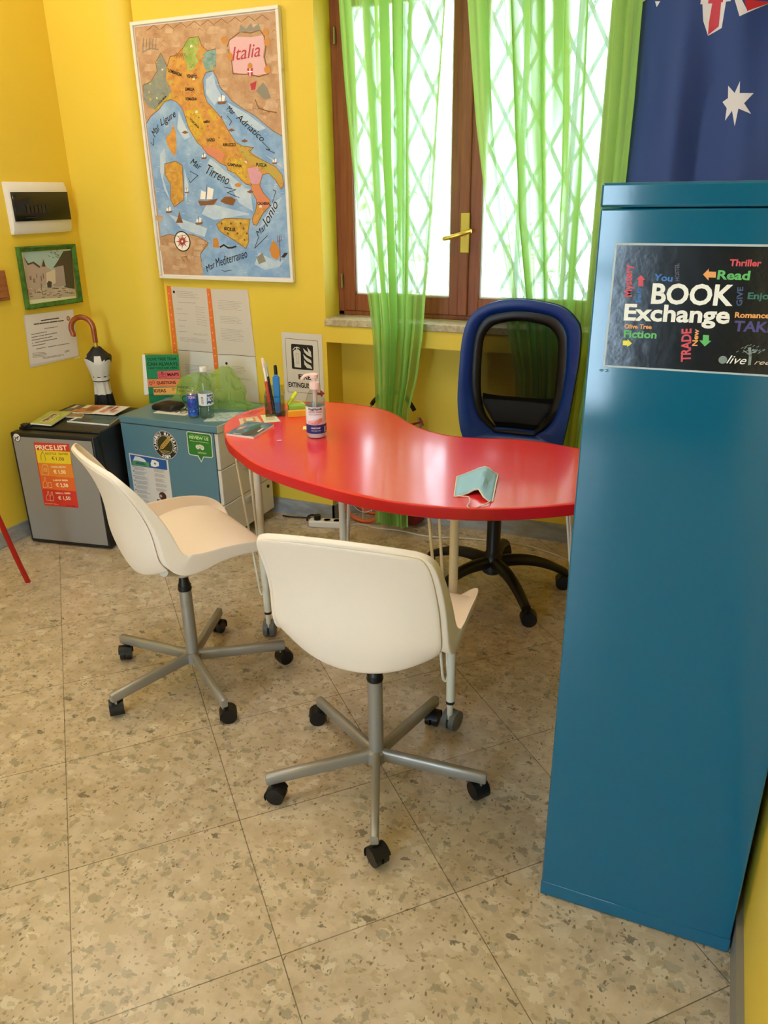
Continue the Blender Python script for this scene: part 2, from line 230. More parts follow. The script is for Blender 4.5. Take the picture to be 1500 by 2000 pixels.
DECALS = {
 'map': [
  ('p','m_land',1,[(-.3339,.4992),(.3612,.4998),(.3574,-.5048),(-.3289,-.5063)]),
  ('p','m_sea',2,[(-.327,.1345),(-.2993,.1615),(-.2534,.1846),(-.2187,.2133),(-.1838,.2197),(-.1551,.2101),(-.1288,.1842),(-.1154,.1451),(-.1057,.1059),(-.087,.0773),(-.0682,.0487),(-.0443,.031),(-.0218,.0022),(.013,-.0157),(.0402,-.0362),(.0718,-.0482),(.0773,-.0653),(.1161,-.0775),(.1389,-.1034),(.1625,-.1209),(.1872,-.127),(.1918,-.1555),(.2108,-.1843),(.2037,-.2246),(.1825,-.2595),(.184,-.283),(.2017,-.2889),(.2346,-.2421),(.2729,-.2106),(.2782,-.1878),(.2453,-.1562),(.2321,-.1276),(.2476,-.0858),(.2796,-.0809),(.3091,-.1065),(.3342,-.1432),(.3491,-.1295),(.3449,-.0905),(.3163,-.0568),(.2625,-.0334),(.2083,-.0099),(.192,.0043),(.2145,.0201),(.1622,.0272),(.1281,.0421),(.1029,.0759),(.0664,.1372),(.0277,.1768),(.0015,.1996),(-.0104,.2323),(-.0098,.2854),(.0076,.3106),(.0435,.3136),(.0584,.2892),(.0719,.2517),(.0945,.232),(.1229,.2015),(.1756,.1671),(.2287,.1408),(.274,.1069),(.3128,.0788),(.3555,.0585),(.3574,-.5048),(-.1058,-.506),(-.1061,-.444),(-.1102,-.4128),(-.0626,-.3749),(-.0643,-.3565),(-.1049,-.3384),(-.1544,-.3264),(-.2191,-.3361),(-.2741,-.3271),(-.3206,-.3399)]),
  ('p','m_ital',3,[(-.3232,.2545),(-.3226,.2819),(-.2787,.2931),(-.2387,.3312),(-.2413,.3634),(-.2103,.3957),(-.1962,.3657),(-.1845,.3438),(-.1646,.3794),(-.1312,.3824),(-.1175,.4023),(-.0952,.4059),(-.062,.4396),(-.0121,.4409),(-.0018,.4096),(.0238,.3873),(.0664,.3919),(.0586,.3231),(.0435,.3136),(.0076,.3106),(-.0098,.2854),(-.0104,.2323),(.0015,.1996),(.0277,.1768),(.0664,.1372),(.1029,.0759),(.1281,.0421),(.1622,.0272),(.2145,.0201),(.192,.0043),(.2083,-.0099),(.2625,-.0334),(.3163,-.0568),(.3449,-.0905),(.3491,-.1295),(.3342,-.1432),(.3091,-.1065),(.2796,-.0809),(.2476,-.0858),(.2321,-.1276),(.2453,-.1562),(.2782,-.1878),(.2729,-.2106),(.2346,-.2421),(.2017,-.2889),(.184,-.283),(.1825,-.2595),(.2037,-.2246),(.2108,-.1843),(.1918,-.1555),(.1872,-.127),(.1625,-.1209),(.1389,-.1034),(.1161,-.0775),(.0773,-.0653),(.0718,-.0482),(.0402,-.0362),(.013,-.0157),(-.0218,.0022),(-.0443,.031),(-.0682,.0487),(-.087,.0773),(-.1057,.1059),(-.1154,.1451),(-.1288,.1842),(-.1551,.2101),(-.1838,.2197),(-.2187,.2133),(-.2534,.1846),(-.3061,.1926),(-.3238,.2269)]),
  ('p','m_piem',4,[(-.3232,.2545),(-.3226,.2819),(-.2787,.2931),(-.2387,.3312),(-.2413,.3634),(-.2103,.3957),(-.1962,.3657),(-.186,.3439),(-.1989,.2965),(-.1776,.2629),(-.1785,.2304),(-.2187,.2133),(-.2686,.1853),(-.3056,.1954),(-.3238,.2269)]),
  ('p','m_green',4,[(-.0952,.4059),(-.062,.4396),(-.0121,.4409),(-.0129,.4052),(-.0351,.3707),(-.0228,.3543),(-.0553,.325),(-.0811,.3214),(-.0842,.3531),(-.0994,.375)]),
  ('p','m_teal',4,[(-.0023,.3762),(.0238,.3873),(.0664,.3919),(.0592,.3282),(.0361,.3115),(.0085,.3184),(-.0022,.3477)]),
  ('p','m_lig',5,[(-.2767,.1829),(-.2174,.2215),(-.1799,.2468),(-.1755,.2248),(-.2191,.2105),(-.2661,.1768)]),
  ('p','m_yel',4,[(-.1192,.1728),(-.0517,.1805),(-.0339,.147),(-.0173,.1024),(-.0433,.0702),(-.0742,.0601),(-.0982,.1056),(-.1162,.1396)]),
  ('p','m_yel',4,[(-.001,.1781),(.0271,.1714),(.0593,.1375),(.036,.1222),(.009,.1397)]),
  ('p','m_red',4,[(-.0484,.0283),(.0108,.0293),(.066,-.0003),(.0478,-.0335),(.0063,-.0099),(-.0215,.005)]),
  ('p','m_yel',4,[(.0835,-.0064),(.1435,-.0192),(.177,-.0424),(.1708,-.1097),(.1358,-.0977),(.0813,-.0626)]),
  ('p','m_pugl',4,[(.1275,.0366),(.2108,.0175),(.1955,.0042),(.2625,-.0334),(.3163,-.0568),(.3449,-.0905),(.3383,-.1349),(.3093,-.1037),(.2598,-.0666),(.1917,-.0372),(.1522,-.0028)]),
  ('p','m_pink',4,[(.1755,-.0591),(.2256,-.0547),(.2476,-.0858),(.2269,-.1219),(.1877,-.1213)]),
  ('p','m_red',4,[(.1872,-.127),(.2264,-.1276),(.2418,-.1561),(.2745,-.1906),(.2691,-.2135),(.2181,-.2247),(.2108,-.1843)]),
  ('p','m_ital',3,[(-.1858,.1259),(-.1754,.0918),(-.181,.024),(-.1965,-.0043),(-.2284,.0426),(-.2311,.0769),(-.2019,.0928)]),
  ('p','m_sard',3,[(-.2548,-.0318),(-.1912,-.0217),(-.1591,-.0399),(-.1631,-.098),(-.1704,-.1808),(-.2255,-.2104),(-.2409,-.1801),(-.2316,-.1146),(-.2578,-.0786)]),
  ('p','m_sici',3,[(-.006,-.2833),(.0382,-.2594),(.0979,-.2594),(.1712,-.2624),(.1556,-.3127),(.1555,-.3544),(.1378,-.3848),(.0884,-.3551),(.0311,-.3253),(.0027,-.3073)]),
  ('l','m_brown',5,[(-.327,.1345),(-.2993,.1615),(-.2534,.1846),(-.2187,.2133),(-.1838,.2197),(-.1551,.2101),(-.1288,.1842),(-.1154,.1451),(-.1057,.1059),(-.087,.0773),(-.0682,.0487),(-.0443,.031),(-.0218,.0022),(.013,-.0157),(.0402,-.0362),(.0718,-.0482),(.0773,-.0653),(.1161,-.0775),(.1389,-.1034),(.1625,-.1209),(.1872,-.127),(.1918,-.1555),(.2108,-.1843),(.2037,-.2246),(.1825,-.2595),(.184,-.283),(.2017,-.2889),(.2346,-.2421),(.2729,-.2106),(.2782,-.1878),(.2453,-.1562),(.2321,-.1276),(.2476,-.0858),(.2796,-.0809),(.3091,-.1065),(.3342,-.1432),(.3491,-.1295),(.3449,-.0905),(.3163,-.0568),(.2625,-.0334),(.2083,-.0099),(.192,.0043),(.2145,.0201),(.1622,.0272),(.1281,.0421),(.1029,.0759),(.0664,.1372),(.0277,.1768),(.0015,.1996),(-.0104,.2323),(-.0098,.2854),(.0076,.3106),(.0435,.3136),(.0584,.2892),(.0719,.2517),(.0945,.232),(.1229,.2015),(.1756,.1671),(.2287,.1408),(.274,.1069),(.3128,.0788),(.3555,.0585)],.0022),
  ('l','m_brown',5,[(-.3232,.2545),(-.3226,.2819),(-.2787,.2931),(-.2387,.3312),(-.2413,.3634),(-.2103,.3957),(-.1845,.3438),(-.1646,.3794),(-.1312,.3824),(-.0952,.4059),(-.062,.4396),(-.0121,.4409),(-.0018,.4096),(.0238,.3873),(.0664,.3919)],.0022),
  ('l','m_brown',5,[(-.006,-.2833),(.0382,-.2594),(.0979,-.2594),(.1712,-.2624),(.1556,-.3127),(.1555,-.3544),(.1378,-.3848),(.0884,-.3551),(.0311,-.3253),(.0027,-.3073),(-.006,-.2833)],.0022),
  ('l','m_brown',5,[(-.2548,-.0318),(-.1912,-.0217),(-.1591,-.0399),(-.1631,-.098),(-.1704,-.1808),(-.2255,-.2104),(-.2409,-.1801),(-.2316,-.1146),(-.2578,-.0786),(-.2548,-.0318)],.0022),
  ('l','m_brown',5,[(-.3206,-.3399),(-.2741,-.3271),(-.2191,-.3361),(-.1544,-.3264),(-.1049,-.3384),(-.0612,-.3626),(-.1102,-.4128),(-.1061,-.444)],.0022),
  ('p','m_pale',3,[(.0423,.3033),(.0516,.2608),(.0752,.2172),(.0361,.1871),(-.0018,.2319),(.0045,.2845)]),
  ('p','m_pale',3,[(-.1489,.1742),(-.1258,.1234),(-.1026,.0723),(-.134,.0622),(-.1655,.1083)]),
  ('p','m_pale',3,[(-.2721,.0094),(-.2454,.0317),(-.2453,-.0203),(-.2713,-.0902),(-.2449,-.1801),(-.2704,-.1378),(-.2826,-.0604)]),
  ('p','m_pale',3,[(-.1492,-.0517),(-.1355,-.122),(-.1603,-.1928),(-.1586,-.1216)]),
  ('p','m_pale',3,[(-.0091,-.0151),(.0728,-.0738),(.1543,-.1321),(.1236,-.1489),(.0416,-.0902),(-.0265,-.0374)]),
  ('p','m_pale',3,[(.0826,-.1196),(.182,-.1439),(.1887,-.2304),(.1191,-.1951)]),
  ('p','m_pale',3,[(-.0451,-.1938),(.1731,-.242),(-.0154,-.2653),(-.0813,-.2412)]),
  ('p','m_pale',3,[(.2116,-.3006),(.2917,-.1965),(.3355,-.1742),(.2873,-.2538)]),
  ('p','m_pale',3,[(-.2616,-.2407),(-.0578,-.3015),(-.0777,-.3382),(-.1985,-.302)]),
  ('p','m_pale',3,[(.1011,.1946),(.1946,.1476),(.2795,.0907),(.2443,.0814),(.1513,.1335)]),
  ('p','m_pale',3,[(.2647,-.0061),(.3378,-.0463),(.3503,-.0631),(.3041,-.0345)]),
  ('p','m_rose',3,[(.1312,.4151),(.1666,.4275),(.2333,.42),(.2933,.4228),(.2966,.3831),(.2872,.3489),(.3022,.2874),(.221,.2847),(.1437,.3022),(.1381,.3488)]),
  ('l','m_brown',4,[(.1223,.3956),(.1349,.4173),(.1671,.4324),(.1884,.4432),(.2346,.4347),(.2816,.4409),(.2995,.4175),(.3032,.3826),(.2938,.3484),(.3055,.2872),(.2612,.2797),(.2214,.2898),(.1397,.2973),(.1381,.3488),(.1246,.3853)],.004),
  ('c','m_orng',4,(.111,.4191),.014),
  ('c','m_orng',4,(.3072,.4316),.0136),
  ('c','m_orng',4,(.311,.3969),.0138),
  ('c','m_orng',4,(.3034,.3025),.0141),
  ('c','m_orng',4,(.1323,.3593),.0142),
  ('p','m_grey',4,[(.1815,.4413),(.1942,.4675),(.2158,.4485),(.241,.4686),(.2494,.4508),(.2769,.4633),(.2849,.4407)]),
  ('t','m_crim',6,'Italia',(.141,.3435),(.2774,.352),.0475,0,.35),
  ('p','m_crim',5,[(.21,.3135),(.237,.3118),(.2336,.289),(.2205,.2795),(.2092,.2905)]),
  ('p','paper',6,[(.2214,.3117),(.2254,.3115),(.2228,.282),(.2187,.2822)]),
  ('p','paper',6,[(.2103,.3022),(.2347,.3017),(.2344,.2977),(.2099,.2981)]),
  ('c','m_orng',5,(.2242,.3202),.0112),
  ('p','m_crim',4,[(.2184,.2565),(.2498,.265),(.2404,.2346),(.2231,.2329)]),
  ('p','m_grey',4,[(.2433,.2292),(.2797,.2581),(.2981,.2365),(.312,.1997),(.2813,.196),(.256,.2182)]),
  ('l','m_brown',4,[(.2372,.1983),(.2515,.1661),(.2915,.1537),(.3349,.1465)],.004),
  ('l','m_grey',4,[(-.2975,.4362),(-.3026,.4048),(-.2629,.4178),(-.2194,.4095)],.003),
  ('l','m_grey',4,[(-.3009,.4153),(-.2905,.4567)],.003),
  ('l','m_grey',4,[(-.2845,.4141),(-.2748,.4513)],.003),
  ('l','m_grey',4,[(-.2681,.4129),(-.2579,.4542)],.003),
  ('l','m_grey',4,[(-.2518,.4118),(-.2423,.4489)],.003),
  ('l','m_grey',4,[(-.2356,.4107),(-.2255,.4518)],.003),
  ('l','m_brown',4,[(-.2674,.4836),(-.2316,.4989),(-.2016,.4785)],.0022),
  ('l','m_brown',4,[(-.1972,.4828),(-.1621,.498),(-.1324,.4777)],.0022),
  ('l','m_brown',4,[(-.1281,.482),(-.0937,.497),(-.0642,.4769)],.0022),
  ('l','m_brown',4,[(-.0601,.4812),(-.0263,.4961),(.0029,.4762)],.0022),
  ('l','m_brown',4,[(.0069,.4804),(.0401,.4953),(.0689,.4755)],.0022),
  ('l','m_brown',4,[(.0729,.4796),(.1054,.4944),(.134,.4747)],.0022),
  ('l','m_brown',4,[(.1379,.4789),(.1698,.4935),(.1981,.474)],.0022),
  ('l','m_brown',4,[(.2019,.4781),(.2332,.4927),(.2613,.4733)],.0022),
  ('l','m_brown',4,[(.265,.4774),(.2958,.4918),(.3236,.4726)],.0022),
  ('l','m_brown',5,[(-.1428,.378),(-.1301,.3902),(-.1214,.3739)],.002),
  ('l','m_brown',5,[(-.1348,.3722),(-.1214,.3896),(-.1127,.3733)],.002),
  ('l','m_brown',5,[(-.1254,.3768),(-.1128,.389),(-.1041,.3727)],.002),
  ('l','m_brown',5,[(-.1174,.371),(-.1041,.3884),(-.0954,.3722)],.002),
  ('l','m_brown',5,[(-.108,.3756),(-.0955,.3878),(-.0868,.3716)],.002),
  ('l','m_brown',5,[(-.1001,.3699),(-.0869,.3872),(-.0782,.371)],.002),
  ('t','ink',6,'Mar',(-.2893,.0761),(-.2524,.1145),.0288,0,.35),
  ('t','ink',6,'Ligure',(-.2478,.12),(-.1627,.1555),.0266,0,.35),
  ('t','ink',6,'Mar',(.0947,.1682),(.1275,.1426),.0227,0,.35),
  ('t','ink',6,'Adriatico',(.1373,.1341),(.2579,.0377),.027,0,.35),
  ('t','ink',6,'Mar',(-.1162,-.0323),(-.067,-.0622),.0263,0,.35),
  ('t','ink',6,'Tirreno',(-.0384,-.0743),(.071,-.1252),.041,0,.35),
  ('t','ink',6,'Mar',(.2049,-.3361),(.2555,-.2946),.0229,0,.35),
  ('t','ink',6,'Ionio',(.2555,-.2946),(.3195,-.2024),.0353,0,.35),
  ('t','ink',6,'Mar',(-.0802,-.4908),(-.0302,-.4645),.0263,0,.35),
  ('t','ink',6,'Mediterraneo',(-.0267,-.4676),(.1456,-.4211),.0363,0,.35),
  ('l','ink',6,[(-.3158,.057),(-.3019,.045),(-.2975,.0736)],.0022),
  ('l','ink',6,[(.2581,.0404),(.2937,.0094),(.2732,.0128),(.3167,-.0048)],.0022),
  ('l','ink',6,[(-.1203,-.0639),(-.0808,-.0821),(-.1263,-.1104),(-.1317,-.0928)],.0022),
  ('l','ink',6,[(.052,-.1306),(.1096,-.143),(.0643,-.1539),(.1247,-.1748)],.0022),
  ('l','ink',6,[(.2882,-.1964),(.3092,-.1513),(.2956,-.1455)],.0022),
  ('l','ink',6,[(.2086,-.3361),(.1824,-.3842),(.2527,-.3299)],.0022),
  ('l','ink',6,[(-.0009,-.4795),(.014,-.4855),(.0531,-.4783)],.0022),
  ('l','ink',6,[(.0957,.144),(.115,.1243),(.1027,.1086)],.0022),
  ('t','ink',6,'LOMBARDIA',(-.1813,.3249),(-.1151,.3022),.0115,1,0),
  ('t','ink',6,'VENETO',(-.0915,.2982),(-.0379,.2913),.0117,1,0),
  ('t','ink',6,'EMILIA',(-.103,.2496),(-.0565,.2471),.0107,1,0),
  ('t','ink',6,'ROMAGNA',(-.1064,.2131),(-.0495,.2102),.0108,1,0),
  ('t','ink',6,'TOSCANA',(-.0976,.1388),(-.0543,.1011),.0092,1,0),
  ('t','ink',6,'LAZIO',(-.0173,.0525),(.0242,.05),.0111,1,0),
  ('t','ink',6,'ABRUZZO',(.0606,.0305),(.1267,.0284),.0111,1,0),
  ('t','ink',6,'CAMPANIA',(.0772,-.0456),(.1486,-.0557),.0113,1,0),
  ('t','ink',6,'PUGLIA',(.2202,-.0518),(.2733,-.0558),.0122,1,0),
  ('t','ink',6,'CALABRIA',(.2141,-.2045),(.2734,-.2049),.0115,1,0),
  ('t','ink',6,'SICILIA',(.0331,-.3072),(.091,-.3142),.0133,1,0),
  ('t','ink',6,'LIGURIA',(-.249,.2037),(-.2024,.2316),.0077,1,0),
  ('t','ink',6,'UMBRIA',(-.0259,.122),(.0071,.1234),.0087,1,0),
  ('c','m_dark',4,(-.2021,-.3577),.0451),
  ('c','paper',5,(-.2021,-.3577),.0401),
  ('p','m_crim',6,[(-.1642,-.3574),(-.1977,-.3622),(-.1965,-.3532)]),
  ('p','m_brown',6,[(-.1795,-.3666),(-.2002,-.3635),(-.1952,-.3552)]),
  ('p','m_crim',6,[(-.1786,-.3822),(-.2031,-.364),(-.1949,-.3576)]),
  ('p','m_brown',6,[(-.1952,-.3796),(-.2057,-.3635),(-.1957,-.36)]),
  ('p','m_crim',6,[(-.2068,-.3928),(-.2079,-.3621),(-.1975,-.362)]),
  ('p','m_brown',6,[(-.215,-.3798),(-.2091,-.3601),(-.2,-.3634)]),
  ('p','m_crim',6,[(-.2325,-.3828),(-.2093,-.3577),(-.2028,-.364)]),
  ('p','m_brown',6,[(-.2273,-.367),(-.2084,-.3553),(-.2055,-.3635)]),
  ('p','m_crim',6,[(-.2403,-.3581),(-.2065,-.3533),(-.2077,-.3622)]),
  ('p','m_brown',6,[(-.2247,-.3489),(-.204,-.352),(-.209,-.3603)]),
  ('p','m_crim',6,[(-.2256,-.3333),(-.2012,-.3515),(-.2093,-.3579)]),
  ('p','m_brown',6,[(-.209,-.3359),(-.1985,-.352),(-.2085,-.3555)]),
  ('p','m_crim',6,[(-.1974,-.3229),(-.1964,-.3533),(-.2067,-.3534)]),
  ('p','m_brown',6,[(-.1893,-.3358),(-.1951,-.3554),(-.2042,-.352)]),
  ('p','m_crim',6,[(-.1721,-.3329),(-.1949,-.3577),(-.2014,-.3515)]),
  ('p','m_brown',6,[(-.1771,-.3485),(-.1958,-.3601),(-.1987,-.3519)]),
  ('p','m_brown',4,[(-.2269,-.2774),(-.2116,-.253),(-.2004,-.2287),(-.1958,-.253),(-.1873,-.2774)]),
  ('p','m_brown',5,[(-.0935,-.1845),(-.0846,-.2053),(-.012,-.2029),(.0135,-.1766),(-.0481,-.1878)]),
  ('p','paper',5,[(-.0813,-.1787),(-.0717,-.1434),(-.0474,-.1496),(-.0533,-.1801)]),
  ('p','paper',5,[(-.0472,-.1802),(-.0352,-.1293),(-.0047,-.1385),(-.0169,-.1793)]),
  ('l','m_brown',6,[(-.0516,-.1848),(-.0386,-.1206)],.002),
  ('p','m_brown',5,[(-.1199,-.2774),(-.1163,-.2859),(-.0867,-.2846),(-.0761,-.2737),(-.1014,-.2786)]),
  ('p','paper',5,[(-.1149,-.2749),(-.1109,-.2604),(-.101,-.2628),(-.1035,-.2754)]),
  ('p','paper',5,[(-.101,-.2754),(-.0959,-.2544),(-.0834,-.258),(-.0886,-.2749)]),
  ('l','m_brown',6,[(-.1028,-.2773),(-.0973,-.2508)],.002),
  ('p','m_brown',5,[(.0519,.1997),(.0562,.1901),(.09,.1898),(.1018,.2012),(.073,.1973)]),
  ('p','paper',5,[(.0575,.2021),(.0617,.2179),(.0731,.2146),(.0705,.2009)]),
  ('p','paper',5,[(.0734,.2008),(.0787,.2236),(.0931,.2189),(.0876,.2006)]),
  ('l','m_brown',6,[(.0714,.1987),(.077,.2277)],.002),
  ('p','m_brown',5,[(-.2766,-.2284),(-.2735,-.2359),(-.2468,-.2349),(-.2371,-.2254),(-.26,-.2295)]),
  ('p','paper',5,[(-.2721,-.2263),(-.2682,-.2135),(-.2594,-.2157),(-.2618,-.2267)]),
  ('p','paper',5,[(-.2596,-.2268),(-.2547,-.2083),(-.2435,-.2115),(-.2484,-.2264)]),
  ('l','m_brown',6,[(-.2612,-.2285),(-.2559,-.2051)],.002),
  ('p','m_brown',5,[(-.0554,-.011),(-.0528,-.0171),(-.0315,-.0168),(-.0239,-.0093),(-.0422,-.0122)]),
  ('p','paper',5,[(-.0519,-.0094),(-.0491,.0007),(-.0419,-.0012),(-.0437,-.01)]),
  ('p','paper',5,[(-.0419,-.01),(-.0383,.0046),(-.0293,.0018),(-.0329,-.0099)]),
  ('l','m_brown',6,[(-.0432,-.0114),(-.0394,.0072)],.002),
  ('p','m_brown',5,[(.2982,-.0399),(.3009,-.0457),(.3206,-.0454),(.3273,-.0381),(.3106,-.041)]),
  ('p','paper',5,[(.3014,-.0383),(.3036,-.0285),(.3103,-.0303),(.3091,-.0388)]),
  ('p','paper',5,[(.3107,-.0388),(.3135,-.0246),(.3219,-.0273),(.319,-.0387)]),
  ('l','m_brown',6,[(.3096,-.0401),(.3124,-.0221)],.002),
  ('p','m_brown',5,[(-.1621,-.1481),(-.1599,-.1534),(-.1415,-.1528),(-.1348,-.1463),(-.1506,-.149)]),
  ('p','paper',5,[(-.159,-.1467),(-.1565,-.1379),(-.1503,-.1394),(-.1519,-.1471)]),
  ('p','paper',5,[(-.1504,-.1471),(-.1471,-.1343),(-.1393,-.1366),(-.1426,-.1469)]),
  ('l','m_brown',6,[(-.1515,-.1483),(-.148,-.1321)],.002),
  ('p','m_brown',4,[(.0234,-.1884),(.0477,-.1711),(.0776,-.1686),(.1055,-.1833),(.0885,-.2065),(.052,-.2004)]),
  ('p','m_orng',4,[(.1043,-.1228),(.1233,-.1145),(.1409,-.1205),(.1325,-.1318),(.1107,-.1315)]),
  ('p','m_brown',4,[(-.1452,.0907),(-.1255,.0978),(-.1078,.0893),(-.1273,.0844)]),
  ('p','m_brown',4,[(.0936,.0899),(.1122,.0968),(.1291,.0885),(.1109,.0838)]),
  ('p','m_brown',4,[(.1534,.0467),(.1718,.0537),(.1887,.0455),(.1706,.0407)]),
  ('p','m_brown',4,[(.1632,-.1523),(.182,-.1445),(.1992,-.1527),(.1807,-.1582)]),
  ('p','m_orng',4,[(-.0362,-.3808),(-.032,-.3439),(-.0124,-.3407),(-.0033,-.362),(-.0057,-.3835)]),
  ('l','m_dark',4,[(.0023,-.3803),(.0224,-.3709),(.044,-.3829),(.063,-.3826),(.0862,-.3763)],.007),
  ('p','m_orng',4,[(.259,-.3862),(.2801,-.3474),(.2999,-.3709),(.3121,-.4004),(.2955,-.4306),(.2674,-.4191)]),
  ('l','m_brown',5,[(.3137,-.3295),(.3095,-.4364)],.003),
  ('l','m_brown',5,[(.303,-.3295),(.3027,-.3531),(.3215,-.35),(.3211,-.3265)],.002),
  ('p','m_pale',4,[(.1765,-.4511),(.2029,-.402),(.2455,-.4195),(.2878,-.4368),(.3316,-.43),(.3005,-.4607),(.2263,-.4745)]),
  ('p','m_grey',5,[(.1903,-.4204),(.2213,-.4018),(.2367,-.4377),(.1988,-.4506)]),
  ('p','m_dark',5,[(.3145,-.4183),(.3337,-.4001),(.3515,-.3999),(.3322,-.421)]),
  ('l','m_brown',4,[(-.2019,-.4458),(-.2155,-.427),(-.1869,-.4234),(-.185,-.4391)],.003),
  ('c','m_brown',5,(.0209,-.2802),.0048),
  ('c','m_brown',5,(.0352,-.3012),.0048),
  ('c','m_brown',5,(.0496,-.3222),.0048),
  ('c','m_brown',5,(.0705,-.2802),.0048),
  ('c','m_brown',5,(.0848,-.301),.0048),
  ('c','m_brown',5,(.0992,-.3219),.0048),
  ('c','m_brown',5,(.1196,-.2801),.0048),
  ('c','m_brown',5,(.1339,-.3009),.0048),
  ('c','m_brown',5,(.1482,-.3216),.0048),
  ('c','m_brown',5,(.1338,-.3486),.0048),
  ('c','m_orng',5,(-.0855,.1606),.0033),
  ('c','m_brown',5,(-.0476,.1445),.0033),
  ('c','m_orng',5,(-.0696,.2338),.0032),
  ('c','m_orng',5,(.0239,.0777),.0033),
  ('c','m_brown',5,(-.0058,.1096),.0033),
  ('c','m_brown',5,(.0676,.1425),.0032),
  ('c','m_orng',5,(-.0511,.2806),.0032),
  ('c','m_orng',5,(.0485,.0742),.0033),
  ('c','m_brown',5,(.046,.064),.0033),
 ],
 'book': [
  ('p','b_edge',1,[(-.1633,.102),(.0997,.1016),(.1333,-.0916),(-.1646,-.0934)]),
  ('p','b_black',2,[(-.1603,.0986),(.1003,.0985),(.1328,-.0886),(-.1611,-.0903)]),
  ('t','b_red',3,'Mystery',(-.1302,.0213),(-.1354,.0707),.011,1,0),
  ('t','b_blue',3,'Fun',(-.115,.0129),(-.1174,.0342),.0079,1,0),
  ('t','b_blue',3,'You',(-.1,.047),(-.072,.0461),.0095,1,0),
  ('t','b_dim',3,'HOSTEL',(-.0619,.0472),(-.0652,.0732),.006,1,0),
  ('t','b_red',3,'Thriller',(.006,.0709),(.0496,.0709),.0091,1,0),
  ('t','b_green',3,'Read',(-.0083,.0512),(.0369,.0512),.0127,1,0),
  ('t','paper',3,'BOOK',(-.1,.0125),(.0192,.0135),.0292,1,0),
  ('t','b_navy',3,'GIVE',(.0323,.0132),(.0297,.0412),.0077,1,0),
  ('t','b_dgreen',3,'Enjoy',(.0383,.0237),(.076,.0242),.0093,1,0),
  ('t','paper',3,'Exchange',(-.1389,-.0154),(.0183,-.0135),.0246,1,0),
  ('t','b_orng',3,'Romance',(.0247,-.0045),(.0726,-.0035),.0078,1,0),
  ('t','b_purp',3,'TAKE',(.0257,-.0246),(.0839,-.0242),.0149,1,0),
  ('t','b_orng',3,'Olive Tree',(-.1363,-.0291),(-.0942,-.0279),.007,1,0),
  ('t','b_green',3,'Fiction',(-.1361,-.0431),(-.0852,-.0422),.0115,1,0),
  ('t','b_red',3,'TRADE',(-.0298,-.0758),(-.0352,-.0241),.0137,1,0),
  ('t','b_orng',3,'New',(-.0228,-.0509),(-.0237,-.0244),.0076,1,0),
  ('t','paper',3,'live',(.023,-.075),(.0514,-.0749),.0126,0,.4),
  ('t','b_pale',3,'ree',(.0628,-.0742),(.0855,-.0735),.0075,0,.4),
  ('p','b_red',3,[(-.1218,.0376),(-.1142,.0373),(-.1152,.0466),(-.1119,.0476),(-.1193,.0544),(-.1259,.0481),(-.1225,.0473)]),
  ('p','b_orng',3,[(-.0289,.0575),(-.0218,.0661),(-.0213,.0619),(-.0111,.0618),(-.0102,.0532),(-.0204,.0534),(-.0198,.0487)]),
  ('p','b_yel',3,[(-.1365,-.0482),(-.1292,-.0483),(-.1295,-.0455),(-.1218,-.0522),(-.1285,-.0586),(-.1287,-.0562),(-.1361,-.0558)]),
  ('p','b_green',3,[(-.0166,-.033),(-.0078,-.0331),(-.007,-.0415),(-.0033,-.0417),(-.0117,-.0508),(-.0209,-.0417),(-.0158,-.0418)]),
  ('c','b_grey',3,(.0173,-.0699),.0062),
  ('l','b_grey',3,[(.0457,-.0486),(.0483,-.0467)],.0009),
  ('l','b_grey',3,[(.0478,-.0469),(.0505,-.045)],.0009),
  ('l','b_grey',3,[(.0602,-.0564),(.0629,-.0544)],.0009),
  ('l','b_grey',3,[(.044,-.0567),(.0466,-.0548)],.0009),
  ('l','b_grey',3,[(.0658,-.057),(.0684,-.055)],.0009),
  ('l','b_grey',3,[(.0564,-.0523),(.0591,-.0504)],.0009),
  ('l','b_grey',3,[(.0523,-.0513),(.055,-.0494)],.0009),
  ('l','b_grey',3,[(.0451,-.051),(.0478,-.049)],.0009),
  ('l','b_grey',3,[(.0566,-.0469),(.0592,-.045)],.0009),
  ('l','b_grey',3,[(.0624,-.0479),(.065,-.0459)],.0009),
  ('l','b_grey',3,[(.0711,-.052),(.0737,-.0501)],.0009),
  ('l','b_grey',3,[(.057,-.0538),(.0596,-.0518)],.0009),
  ('l','b_grey',3,[(.0709,-.0522),(.0735,-.0503)],.0009),
  ('l','b_grey',3,[(.0669,-.0551),(.0695,-.0532)],.0009),
  ('l','b_grey',3,[(.0584,-.0537),(.0611,-.0518)],.0009),
  ('l','b_grey',3,[(.0653,-.0533),(.0679,-.0514)],.0009),
  ('l','b_grey',3,[(.048,-.0554),(.0506,-.0535)],.0009),
  ('l','b_grey',3,[(.071,-.0519),(.0736,-.05)],.0009),
  ('l','b_grey',3,[(.0351,-.0567),(.0378,-.0547)],.0009),
  ('l','b_grey',3,[(.05,-.0537),(.0526,-.0518)],.0009),
  ('l','b_grey',3,[(.0411,-.0508),(.0438,-.0488)],.0009),
  ('l','b_grey',3,[(.0595,-.0565),(.0621,-.0546)],.0009),
  ('l','b_grey',3,[(.0551,-.0544),(.0577,-.0525)],.0009),
  ('l','b_grey',3,[(.0595,-.0529),(.0621,-.051)],.0009),
  ('l','b_grey',3,[(.0717,-.0529),(.0743,-.0509)],.0009),
  ('l','b_grey',3,[(.0516,-.046),(.0542,-.044)],.0009),
  ('l','b_grey',3,[(.0563,-.0746),(.0554,-.0603),(.0524,-.0497)],.004),
  ('l','b_grey',3,[(.0549,-.0603),(.0449,-.0537)],.0015),
